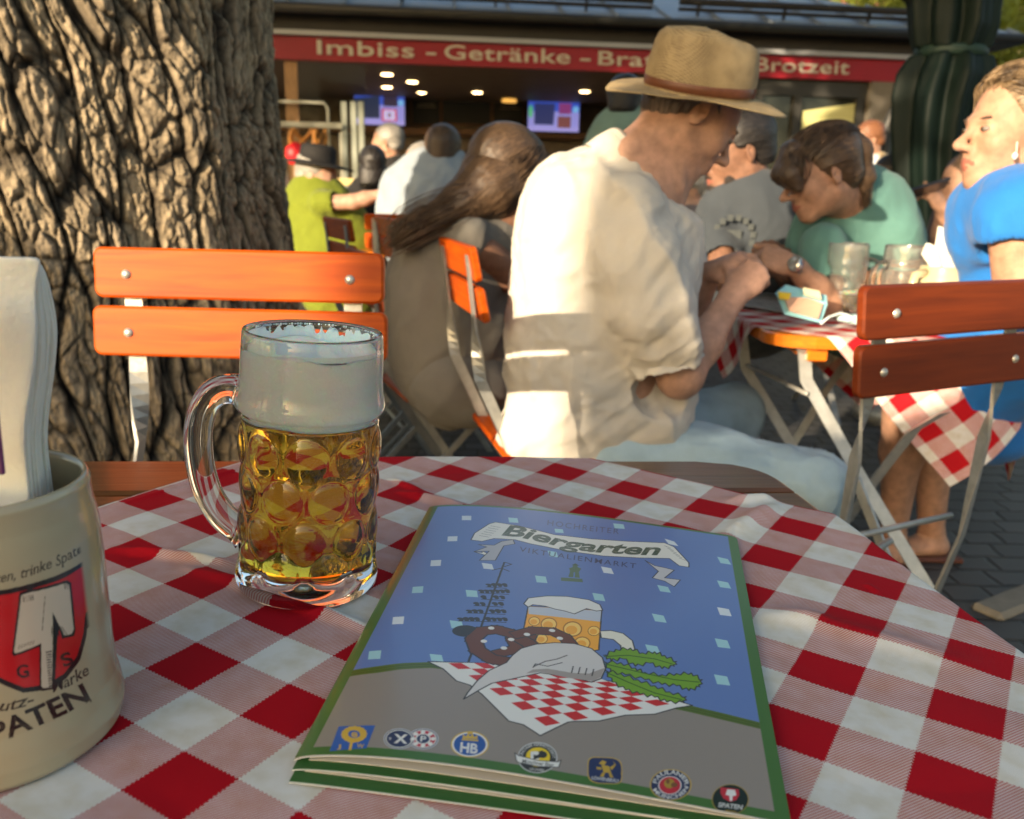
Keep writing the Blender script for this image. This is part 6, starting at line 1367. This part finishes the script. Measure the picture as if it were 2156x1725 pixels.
strand_tubes(root,W(-.024,0,.046),np.stack(B,1),(.102*1.07,.086*1.07,.088*1.07),lambda g:E8([g.uniform(.35,.95),g.uniform(-1,1),g.uniform(.05,.95)]),(-.95,0,.42),[W(-.118,0,.04),W(-.122,0,-.02),W(-.112,0,-.08),W(-.10,0,-.12)],HM,220,4,.012)
strand_tubes(root,W(.075,.02,.045),np.stack(B,1),(.052,.06,.055),lambda g:E8([g.uniform(-.6,.3),g.uniform(-.8,.8),1.]),(.55,.5,-.75),None,HM,90,5,.05)
wt=empty('wrist_watch',(0,0,0),'round steel wrist watch on the wrist of the woman in teal','watch'); c=P(1674,556,TY-.30); 
m_=MB(); m_.lathe([(.001,-.004),(.019,-.004),(.021,0),(.019,.004),(.001,.0045)],24,c,axis=np.stack([E8([.4,0,.92]),E8([.7,-.6,-.3]),E8([.55,-.8,-.2])],1)); m_.build('case',mat('watch_steel',(.7,.68,.62),.2,metal=.9),wt,True)
m_=MB(); Rr=np.stack([E8([0,1,0]),E8([.35,0,-.94]),E8([-.94,0,-.35])],1); m_.lathe([(.0275,-.007),(.029,0),(.0275,.007)],30,P(1676,560,TY-.265),axis=Rr,cap=False); m_.build('band',mat('watch_band',(.25,.25,.24),.35,metal=.6),wt,True)
# bearded man in the grey t-shirt
root,W,B,O=guest('bearded dark-haired man in a grey printed t-shirt behind the clasped hands',2.95,(1552,322),190,14,1.12,
    [(1590,640,.19),(1585,560,.20),(1580,500,.195),(1575,455,.15),(1572,425,.08)],cloth_mat('grey_tshirt',(.045,.055,.066)),SK3,
    arms=[dict(j=[(1505,490,-.08),(1530,590,-.25),(1590,570,-.35)],h=(1622,545,-.38),c=1.1,n=(0,-.9,.4)),dict(j=[(1655,490,.0),(1680,600,-.2),(1650,570,-.4)],h=(1632,540,-.40),c=1.1,n=(0,-.9,.4),side=-1)],
    hair='short',hm=HK,h=.0065,beard=[EL(.075,0,-.095,.030,.036,.026),EL(.088,0,-.080,.020,.024,.016),EL(.045,-.045,-.07,.030,.016,.030),EL(.045,.045,-.07,.030,.016,.030),lambda W,B:Cone(W(.101,-.016,-.051),W(.101,.016,-.051),.006,.006,.004)])
m_=MB(); c=P(1545,500,2.95-.165)
for k in range(10): a=math.radians(200-k*24); m_.box(c+E8([.062*math.cos(a),0,.062*math.sin(a)]),(.018,.004,.020),bev=.001)
m_.box(c,(.05,.004,.045),bev=.002); o=m_.build('chest_print',mat('faded_print',(.075,.085,.085),.8),root); o.data.transform(Matrix.Translation(-root.location)@Matrix.Translation((0,.0,0)))
# woman in blue on the right
BY=1.98; bl_m=cloth_mat('blue_cotton',(.012,.15,.50),amp=0) if False else cloth_mat('blue_cotton',(.012,.16,.52))
root,W,B,O=guest('woman in a bright blue ruffled top with swept back fair hair, facing left',BY,(2142,281,-.02),184,-1,1.08,
    [(2180,700,.17,.05),(2180,600,.145,.05),(2172,520,.140,.05),(2160,460,.125,.04),(2145,425,.07,.02)],bl_m,SK4,
    arms=[dict(j=[(2140,455,-.14),(2150,640,-.16),(1985,640,.10)],sl=.10,r=1.25),dict(j=[(2110,470,.20),(2010,585,.40),(1880,592,.42)],sl=.2,h=(1838,582,.36),c=1.4,n=(0,-.8,.5),side=-1)],
    hair='long',hm=HL,h=.005,nose=1.1,hflow=E8([1,0,-.15]),
    hairx=[EL(-.015,0,.056,.100,.084,.076,.03),lambda W,B:Cone(W(.052,-.048,.080),W(-.04,-.080,.045),.018,.028,.03),lambda W,B:Cone(W(-.04,-.080,.045),W(-.06,-.078,-.02),.028,.026,.03),lambda W,B:Cone(W(-.04,-.075,-.01),W(-.03,-.095,-.12),.022,.020,.02),lambda W,B:Cone(W(-.03,-.095,-.12),W(.03,-.11,-.20),.020,.012,.02),EL(-.06,0,.0,.065,.075,.07,.03)],
    cloth_extra=[Ell(P(2060,470,BY+.0),E8((.055,.12,.10)),None,.04),Ell(P(2050,430,BY),E8((.035,.09,.05)),None,.03),Ell(P(2150,405,BY-.10),E8((.07,.09,.055)),None,.03),Ell(P(2085,560,BY+.02),E8((.03,.09,.12)),None,.03)],amp=.008,
    legs=[[(2060,800,.05),(1905,835,.25),(1880,1130,.42)],[(2080,820,.2),(1960,840,.38),(1960,1140,.50)]])
strand_tubes(root,W(-.018,0,.055),np.stack(B,1),(.104*1.10,.089*1.10,.085*1.10),lambda g:E8([g.uniform(.55,.8),g.uniform(-.9,.9),g.uniform(.3,.8)]),(-1,0,-.1),None,HL,240,6,.10,lift=1.05)
strand_tubes(root,W(-.03,-.01,-.02),np.stack(B,1),(.085,.088,.09),lambda g:E8([g.uniform(-.3,.1),-1,g.uniform(.2,.6)]),(.35,-.7,-1.3),[W(.0,-.10,-.16),W(.03,-.11,-.21)],HL,50,8,.008)
lower=[(P(1905,835,BY+.25),P(1880,1130,BY+.42)),(P(1960,840,BY+.38),P(1960,1140,BY+.5))]
sdf=[]
for kn,an in lower:
    mid=kn*.62+an*.38+E8([.015,.02,0]); sdf+=[Cone(kn,mid,.056,.056,.03),Cone(mid,an,.056,.034,.03)]
    t=E8([-.17,-.03,0]); an0=E8([an[0],an[1],.07]); sdf+=[Cone(an,an0,.034,.036,.02),Ell(an0+E8([-.07,-.02,-.035]),E8((.105,.040,.028)),None,.03),Ell(an0+E8([.02,0,-.04]),E8((.035,.032,.03)),None,.02)]
    for k in range(5): sdf.append(Cone(an0+E8([-.14,-.05+k*.018,-.045]),an0+E8([-.185+.010*abs(k-1.2),-.06+k*.019,-.052]),.011-.001*k,.009-.0008*k,.006))
o=sdf_obj('lower_legs',sdf,.005,SK4,root,[((0,0,.006),(0,0,-1))]); o.data.transform(Matrix.Translation(-root.location))
for kn,an in lower:
    m_=MB(); m_.box((an[0]-.06,an[1]-.02,.008),(.27,.10,.016),bev=.006); o=m_.build('sandal',mat('sandal_brown',(.10,.035,.02),.6),root); o.data.transform(Matrix.Translation(-root.location))
    m_=MB(); m_.tube([(an[0]-.10,an[1]-.075,.02),(an[0]-.11,an[1]-.06,.058),(an[0]-.11,an[1]-.01,.072),(an[0]-.10,an[1]+.03,.03)],.008,8,flat=2.); o=m_.build('sandal_strap',mat('strap_brown',(.10,.035,.02),.6),root,True); o.data.transform(Matrix.Translation(-root.location))
sk=[Cone(P(2140,720,BY+.05),P(2050,800,BY+.1),.19,.13,.06),Cone(P(2050,800,BY+.1),P(1985,850,BY+.24),.13,.10,.06),Ell(P(2070,905,BY+.16),E8((.11,.12,.09)),None,.05)]
o=sdf_obj('skirt',sk,.007,bl_m,root,[],lambda V:folds(V,.008,7.,31,(0,0,1),.3)); o.data.transform(Matrix.Translation(-root.location))
m_=MB(); c=P(2138,322,BY-.115); m_.tube([c+E8([0,0,.022]),c+E8([.002,0,.0])],.0012,6); m_.lathe([(.0005,-.008),(.0055,-.003),(.0055,.003),(.0005,.008)],12,c-E8([0,0,.006]),cap=False); o=m_.build('earring',mat('pearl',(.8,.78,.72),.15),root,True); o.data.transform(Matrix.Translation(-root.location))
# white shirted man from behind
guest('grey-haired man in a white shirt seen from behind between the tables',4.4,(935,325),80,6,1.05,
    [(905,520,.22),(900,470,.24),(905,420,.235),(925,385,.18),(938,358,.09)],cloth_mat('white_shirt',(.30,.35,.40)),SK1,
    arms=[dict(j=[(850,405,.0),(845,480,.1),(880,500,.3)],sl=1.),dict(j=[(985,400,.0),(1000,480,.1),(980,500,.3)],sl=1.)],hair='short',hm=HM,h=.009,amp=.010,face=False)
# green shirt and black hat
root,W,B,O=guest('elderly person in a lime green shirt stretching an arm out, beside the trunk',5.0,(668,372),-12,14,1.1,
    [(715,600,.24),(705,520,.25),(680,460,.21),(664,425,.17),(662,405,.08)],cloth_mat('lime_shirt',(.15,.185,.008)),SK1,
    arms=[dict(j=[(676,428,-.16),(745,425,-.20),(805,408,-.22)],sl=.35,h=(832,402,-.22),c=.4,n=(0,-.3,.9)),dict(j=[(650,430,.2),(690,520,.25),(740,520,.2)],sl=.5)],hair='long',hm=HG,h=.009,face=False)
hc=P(668,345,5.0); bh=empty('black_hat',(hc[0],hc[1],hc[2]),'black brimmed hat on the person in the lime green shirt','hat'); m_=MB(); m_.lathe([(.165,-.010),(.205,-.012),(.21,-.004),(.13,.008),(.105,.012),(.102,.06),(.098,.088),(.075,.105),(.001,.108)],40,sc=(1.0,.85)); o=m_.build('hat_shell',mat('black_felt',(.010,.009,.009),.8),bh,True)
bh.rotation_euler=(0,math.radians(8),0)
# black haired woman in black
bk_=cloth_mat('black_top',(.010,.009,.009))
guest('woman with long black hair in a black top behind the stretched arm',5.6,(785,352),100,0,1.0,[(775,600,.2),(772,520,.2),(775,450,.19),(785,415,.15),(790,392,.07)],bk_,SK1,
    arms=[dict(j=[(745,430,0),(735,510,.0),(770,530,.2)],sl=1.)],hair='long',hm=HK,h=.011,face=False,hairx=[EL(-.045,0,-.05,.07,.095,.12,.04),EL(-.05,0,-.14,.05,.09,.09,.04)])
# short haired man with lit face in a black t-shirt, standing
guest('short grey-haired man with glasses in a black t-shirt, face in the sun',7.4,(815,302),176,4,1.2,[(835,560,.20),(832,480,.22),(832,410,.24),(830,375,.19),(822,350,.08)],bk_,SK4,
    arms=[dict(j=[(795,390,-.1),(790,460,-.1),(770,500,-.3)],sl=.5),dict(j=[(868,390,.1),(875,460,.1),(850,500,-.1)],sl=.5)],hair='short',hm=HG,h=.011,face=False)
guest('dark-haired guest in black right of the short-haired man',6.4,(862,372),95,0,1.0,[(860,560,.2),(860,480,.2),(860,430,.18),(862,405,.07)],bk_,SK3,hair='long',hm=HK,h=.012,face=False)
guest('grey-haired guest half hidden behind the white shirt',5.4,(884,348),200,6,1.0,[(885,560,.2),(885,470,.2),(884,420,.17),(884,388,.07)],cloth_mat('mauve_shirt',(.2,.15,.17)),SK1,hair='short',hm=HG,h=.011,face=False)
# sage shirt behind the straw hat man
guest('dark-haired person in a sage green shirt standing behind the straw-hatted man',4.6,(1318,222),70,6,1.1,[(1330,560,.2),(1325,450,.21),(1320,360,.22),(1320,300,.20),(1320,270,.08)],cloth_mat('sage_shirt',(.17,.26,.21)),SK3,
    arms=[dict(j=[(1266,300,0),(1262,400,0),(1290,450,.2)],sl=1.)],hair='short',hm=HK,h=.009,face=False)
# background on the right
root,W,B,O=guest('waiter in a beige waistcoat and white shirt near the right end of the stall',7.3,(1828,296),184,14,1.15,[(1840,620,.19),(1838,520,.20),(1838,430,.20),(1838,375,.20),(1835,345,.08)],cloth_mat('waiter_shirt',(.55,.58,.62)),SK4,
    arms=[dict(j=[(1868,368,.05),(1872,430,.05),(1830,450,-.2)],sl=1.),dict(j=[(1812,368,-.1),(1800,430,-.15),(1790,460,-.3)],sl=1.)],hair='short',hm=HR,h=.011,face=False)
o=sdf_obj('waistcoat',[Cone(P(1838,520,7.3),P(1838,430,7.3),.215,.215,.05,flat=E8([0,1,0]),fs=.75),Cone(P(1838,430,7.3),P(1842,365,7.3),.215,.175,.05,flat=E8([0,1,0]),fs=.78)],.012,cloth_mat('beige_waistcoat',(.55,.42,.24)),root,[(P(1822,400,7.3),(-1.,0,.15))]); o.data.transform(Matrix.Translation(-root.location))
guest('dark-skinned guest in a grey shirt sitting below the waiter',4.9,(1870,378),200,10,1.0,[(1880,600,.2),(1875,520,.2),(1870,460,.19),(1872,425,.14),(1872,405,.07)],cloth_mat('slate_shirt',(.10,.10,.12)),SK3,hair='short',hm=HK,h=.011,face=False)
root,W,B,O=guest('guest holding up a phone under the folded parasol',3.5,(2035,392),182,10,1.0,[(2060,620,.18),(2055,540,.18),(2050,480,.17),(2045,450,.12),(2042,430,.06)],cloth_mat('brown_top',(.05,.035,.035)),SK4,
    arms=[dict(j=[(2020,480,-.05),(1985,520,-.2),(1985,440,-.25)],sl=.3,h=(1965,412,-.26),c=.9,n=(.3,-.8,.4)),dict(j=[(2060,490,.1),(2020,540,.0),(1992,450,-.2)],sl=.3)],hair='long',hm=HB,h=.0085,face=False)
ph=P(1952,398,3.2); o=MB().box((0,0,0),(.15,.012,.075),bev=.004).build('phone',mat('phone_black',(.02,.02,.025),.15,coat=.6),None,mw=Matrix.Translation(ph)@Matrix.Rotation(math.radians(-18),4,'Y')@Matrix.Rotation(math.radians(60),4,'X')); tag(o,'dark phone held up by the guest under the folded parasol','phone')
guest('grey-haired guest between the straw-hatted man and the bearded man',4.2,(1462,405),170,10,1.0,[(1465,650,.19),(1462,560,.19),(1460,500,.18),(1462,455,.07)],cloth_mat('dusty_shirt',(.16,.13,.13)),SK1,hair='short',hm=HG,h=.010,face=False)
# ---------------------------------------------------------------- second table and what stands on it
T2W,T2D=.70,.62; T2X,T2Y=.965,2.31; T2Z=.75
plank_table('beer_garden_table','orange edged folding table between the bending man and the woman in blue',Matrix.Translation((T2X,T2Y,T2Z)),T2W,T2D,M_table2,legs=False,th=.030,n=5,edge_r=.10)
t2=bpy.data.objects['beer_garden_table.001']
# flat steel cross legs placed as they stand under the second table
def w2l(p): return np.asarray(p)-E8([T2X,T2Y,T2Z])
for sec in ([(1692,728,2.06),(1697,800,2.04),(1800,985,1.96),(1968,1262,1.84)],[(1990,868,1.90),(1925,905,1.91),(1835,1020,1.95),(1780,1100,1.98)],[(1557,662,2.52),(1570,775,2.50),(1665,935,2.42),(1720,1010,2.38)],[(1845,680,2.52),(1740,820,2.50),(1660,950,2.47)]):
    m_=MB(); pts=[w2l(P(*q)) for q in sec]; strap(m_,[(p,(.0145,0,.004),(0,.004,0)) for p in pts]); m_.build('leg',M_steel,t2)
m_=MB(); m_.tube([w2l(P(1575,770,2.49)),w2l(P(1700,830,2.02))],.006,8); m_.build('stretcher',M_steel,t2,True)
m_=MB(); c=w2l(P(1697,722,2.05)); m_.lathe([(.001,-.006),(.026,-.006),(.028,0),(.026,.006),(.001,.006)],20,c,axis=np.stack([E8([1,0,0]),E8([0,0,1]),E8([0,-1,0])],1)); m_.build('hinge',mat('hinge_steel',(.42,.36,.32),.4,metal=.4),t2,True)
def sd2(xy):
    a=np.abs(xy[:,0])-T2W/2+.10; b=np.abs(xy[:,1])-T2D/2+.10; return np.hypot(np.maximum(a,0),np.maximum(b,0))+np.minimum(np.maximum(a,b),0)-.10
n=300; cell=.0455; g=np.linspace(-10.5,10.5,n); gu,gv=np.meshgrid(g,g); uv=np.stack([gu.ravel(),gv.ravel()],1); ang=math.radians(41)
xy=np.stack([uv[:,0]*math.cos(ang)-uv[:,1]*math.sin(ang),uv[:,0]*math.sin(ang)+uv[:,1]*math.cos(ang)],1)*cell+[.13,.0]
s=sd2(xy); e=1e-4; gr=np.stack([(sd2(xy+[e,0])-s)/e,(sd2(xy+[0,e])-s)/e],1); gr/=np.linalg.norm(gr,axis=1)[:,None]+1e-9
r=.012; sp=np.maximum(s,0); a=np.minimum(sp/r,PI/2); rest=np.maximum(sp-r*PI/2,0); ph=np.arctan2(xy[:,1],xy[:,0])
out=r*np.sin(a)+rest*.10+.030*np.minimum(rest/.2,1)*np.sin(ph*9+1); z=.0016-r*(1-np.cos(a))-rest*.97+fbm(np.stack([xy[:,0]*9,xy[:,1]*9,0*s],1),3,3)*.0012
xy2=xy-gr*sp[:,None]+gr*out[:,None]; o=new('tablecloth',np.column_stack([xy2,z]),grid_faces(n,n),M_ging2,None,True,mw=Matrix.Translation((T2X,T2Y,T2Z))); clothuv(o,uv+20); o.modifiers.new('s','SOLIDIFY').thickness=.0008
tag(o,'red and white checked cloth hanging in points from the second table behind the right chair','tablecloth')
def onT2(x,y,h=0): 
    p=PG(x,y,T2Z+.003+h); return p
p=onT2(1771,668); mug('beer_mug','nearly empty dimpled glass mug with a little beer, nearer one on the second table',Matrix.Translation(p),.2,.056,(.0142,.068),(.068,.072),hand_az=-8,hi=True,foam_res=False)
p=E8([P(1899,600,2.25)[0],2.25,T2Z+.004]); mug('beer_mug','empty dimpled glass mug behind the right chair on the second table',Matrix.Translation(p),.2,.056,hand_az=190,hi=True,foam_res=False)
# stoneware jar with napkins and cutlery
p=E8([P(1985,600,2.12)[0],2.12,T2Z+.003]); pz=p[1]; jr=empty('cutlery_jar',p,'squat cream stoneware jar with napkins and dark cutlery on the second table','jar'); M_j=mat('cream_glaze',(.50,.44,.27),.2,coat=.6)
q=lambda y:P(1985,y,pz)[2]-p[2]; hj=q(560)
m_=MB(); m_.lathe([(.050,0),(.062,.006),(.070,hj*.35),(.071,hj*.6),(.064,hj*.85),(.056,hj*.97),(.056,hj),(.051,hj),(.051,hj*.5),(.001,hj*.4)],40); m_.build('body',M_j,jr,True)
m_=MB(); m_.tube([(-.055,-.02,hj*.9),(-.085,-.03,hj*.86),(-.092,-.03,hj*.6),(-.070,-.02,hj*.4)],.011,12); m_.build('handle',M_j,jr,True)
np2=empty('napkin_bundle',p,'white folded paper napkins sticking out of the cream jar','napkins')
def sheetq(pts,dy,th=.003,m=M_nap,root=np2,nm='napkin'):
    V=[];c=p
    for k in range(2):
        for x,y in pts: V.append(P(x,y,pz+dy+k*th)-c)
    n=len(pts); F=[tuple(range(n)),tuple(range(n,2*n))[::-1]]+[(i,i+n,(i+1)%n+n,(i+1)%n) for i in range(n)]; return new(nm,V,F,m,root,False)
for k in range(5): sheetq([(1970+k*3,565),(1962+k*5,560),(1975+k*3,476+k*3),(1996+k*5,482+k*3),(2052-k*2,520+k*2),(2022+k*2,566)],-.020+k*.007)
for k in range(3): sheetq([(1958,562),(1940+k*4,535),(1950+k*3,512),(1972,520),(1982,562)],-.03+k*.006)
cu=empty('cutlery',p,'dark handled cutlery leaning out of the cream jar','cutlery')
for k,(x0,y0,x1,y1) in enumerate(((2020,560,2088,489),(2012,560,2068,492),(2005,556,2052,500))):
    m_=MB(); m_.tube([P(x0,y0,pz+.01*k)-p,P((x0+x1)/2,(y0+y1)/2,pz+.01*k)-p,P(x1,y1,pz+.01*k)-p],[.004,.005,.0075],10,flat=.6); m_.build('knife_handle',mat('dark_handle',(.03,.03,.035),.25,coat=.4),cu,True)
m_=MB(); m_.tube([P(1988,556,pz+.02)-p,P(1978,500,pz+.02)-p],[.004,.011],10,flat=.4); m_.build('spoon',mat('spoon_steel',(.6,.6,.6),.2,metal=.9),cu,True)
# printed leaflet with a light blue frame, face mask, newspaper
M_lb=mat('pale_blue_edge',(.30,.62,.68),.6); 
a=[P(1633,618,2.10),P(1652,662,2.09),P(1728,680,2.08),P(1742,640,2.12),P(1740,622,2.14),P(1655,600,2.13)]
lf=empty('folded_leaflet',a[0],'folded leaflet with pale blue border and flesh coloured picture at the table corner','leaflet')
def flatpoly(name,P_,m,root,off=0): 
    V=[np.asarray(q)-np.asarray(root.location)+E8([0,-off,off*.3]) for q in P_]+[np.asarray(q)-np.asarray(root.location)+E8([0,.004-off,0]) for q in P_]; n=len(P_); F=[tuple(range(n)),tuple(range(n,2*n))[::-1]]+[(i,i+n,(i+1)%n+n,(i+1)%n) for i in range(n)]; return new(name,V,F,m,root,False)
flatpoly('border',a,M_lb,lf); flatpoly('picture',[P(1650,625,2.09),P(1662,656,2.085),P(1722,672,2.075),P(1732,640,2.11),P(1700,628,2.11)],mat('flesh_print',(.60,.38,.26),.6),lf,.003); flatpoly('yellow_patch',[P(1637,615,2.09),P(1640,630,2.09),P(1660,632,2.09),P(1665,618,2.10)],mat('yellow_print',(.75,.55,.03),.6),lf,.005); flatpoly('cream_patch',[P(1690,606,2.12),P(1692,622,2.11),P(1728,632,2.11),P(1724,614,2.12)],mat('cream_print',(.7,.64,.42),.6),lf,.005)
mk=empty('face_mask',onT2(1770,680),'crumpled white and pale blue face mask lying by the nearer mug','mask'); loc=np.asarray(mk.location)
m_=MB(); pts=[P(1728,682,2.02),P(1745,668,2.04),P(1768,660,2.05),P(1785,664,2.05),P(1800,672,2.04)]; m_.tube([q-loc for q in pts],.003,8); m_.build('ear_loop',mat('mask_loop',(.6,.7,.7),.8),mk,True)
sdf_obj('mask_fabric',[Ell(P(1815,672,2.07)-loc,E8((.062,.03,.010)),None,.02),Ell(P(1860,678,2.05)-loc,E8((.05,.03,.008)),None,.02)],.004,mat('mask_cloth',(.45,.68,.70),.85,var=.3,vscale=30),mk,[],lambda V:fbm(V*50,3,3)*.005)
nw=empty('newspaper',onT2(1610,640),'dark printed newspaper lying open under the bending man\'s hands','newspaper'); loc=np.asarray(nw.location)
gx,gy=np.meshgrid(np.linspace(0,1,30),np.linspace(0,1,20)); c=[PG(1500,640,T2Z+.006),PG(1655,662,T2Z+.006),PG(1730,610,T2Z+.006),PG(1560,596,T2Z+.006)]
gx=gx.ravel();gy=gy.ravel(); V=((1-gy)*(1-gx))[:,None]*c[0]+((1-gy)*gx)[:,None]*c[1]+(gy*gx)[:,None]*c[2]+(gy*(1-gx))[:,None]*c[3]-loc; V[:,2]+=.006*np.abs(np.sin(gx*PI*1.0))+fbm(np.stack([gx*4,gy*4,gx*0],1),2)*.002+.004
mtp=mat('newsprint',(.06,.06,.065),.6,var=.0); nn,ll,bb=nodes_of(mtp); bk2=nn.new('ShaderNodeTexBrick'); bk2.inputs['Scale'].default_value=1; bk2.inputs['Brick Width'].default_value=.06; bk2.inputs['Row Height'].default_value=.012; bk2.inputs['Mortar Size'].default_value=.002; bk2.inputs['Color1'].default_value=(.05,.05,.055,1); bk2.inputs['Color2'].default_value=(.35,.34,.36,1); bk2.inputs['Mortar'].default_value=(.5,.5,.5,1); ll.new(nn['Texture Coordinate'].outputs['Object'],bk2.inputs['Vector']); ll.new(bk2.outputs['Color'],bb.inputs['Base Color'])
o=new('sheet',V,grid_faces(30,20),mtp,nw,True); o.modifiers.new('s','SOLIDIFY').thickness=.001
# table far behind with glasses under the parasol
plank_table('beer_garden_table','distant table with glasses below the waiter',Matrix.Translation((2.0,4.3,.75)),1.2,.7,M_table2,hz=.745)
tg=random.Random(3)
for k,(x,y) in enumerate(((1905,455),(1925,470),(1948,460),(1965,480),(1935,440))): 
    q=PG(x,y+45,.757); q=E8([1.75+k*.13,4.2+.1*(k%2),.757]); mug('beer_mug','empty glass mug on the distant table below the waiter',Matrix.Translation(q),.19,.05,hi=False,hand_az=tg.uniform(0,360),group='glasses on the distant table')
plank_table('beer_garden_table','table in front of the man in the white shirt',Matrix.Translation((-.35,5.0,.75)),1.2,.7,M_table2,hz=.745)
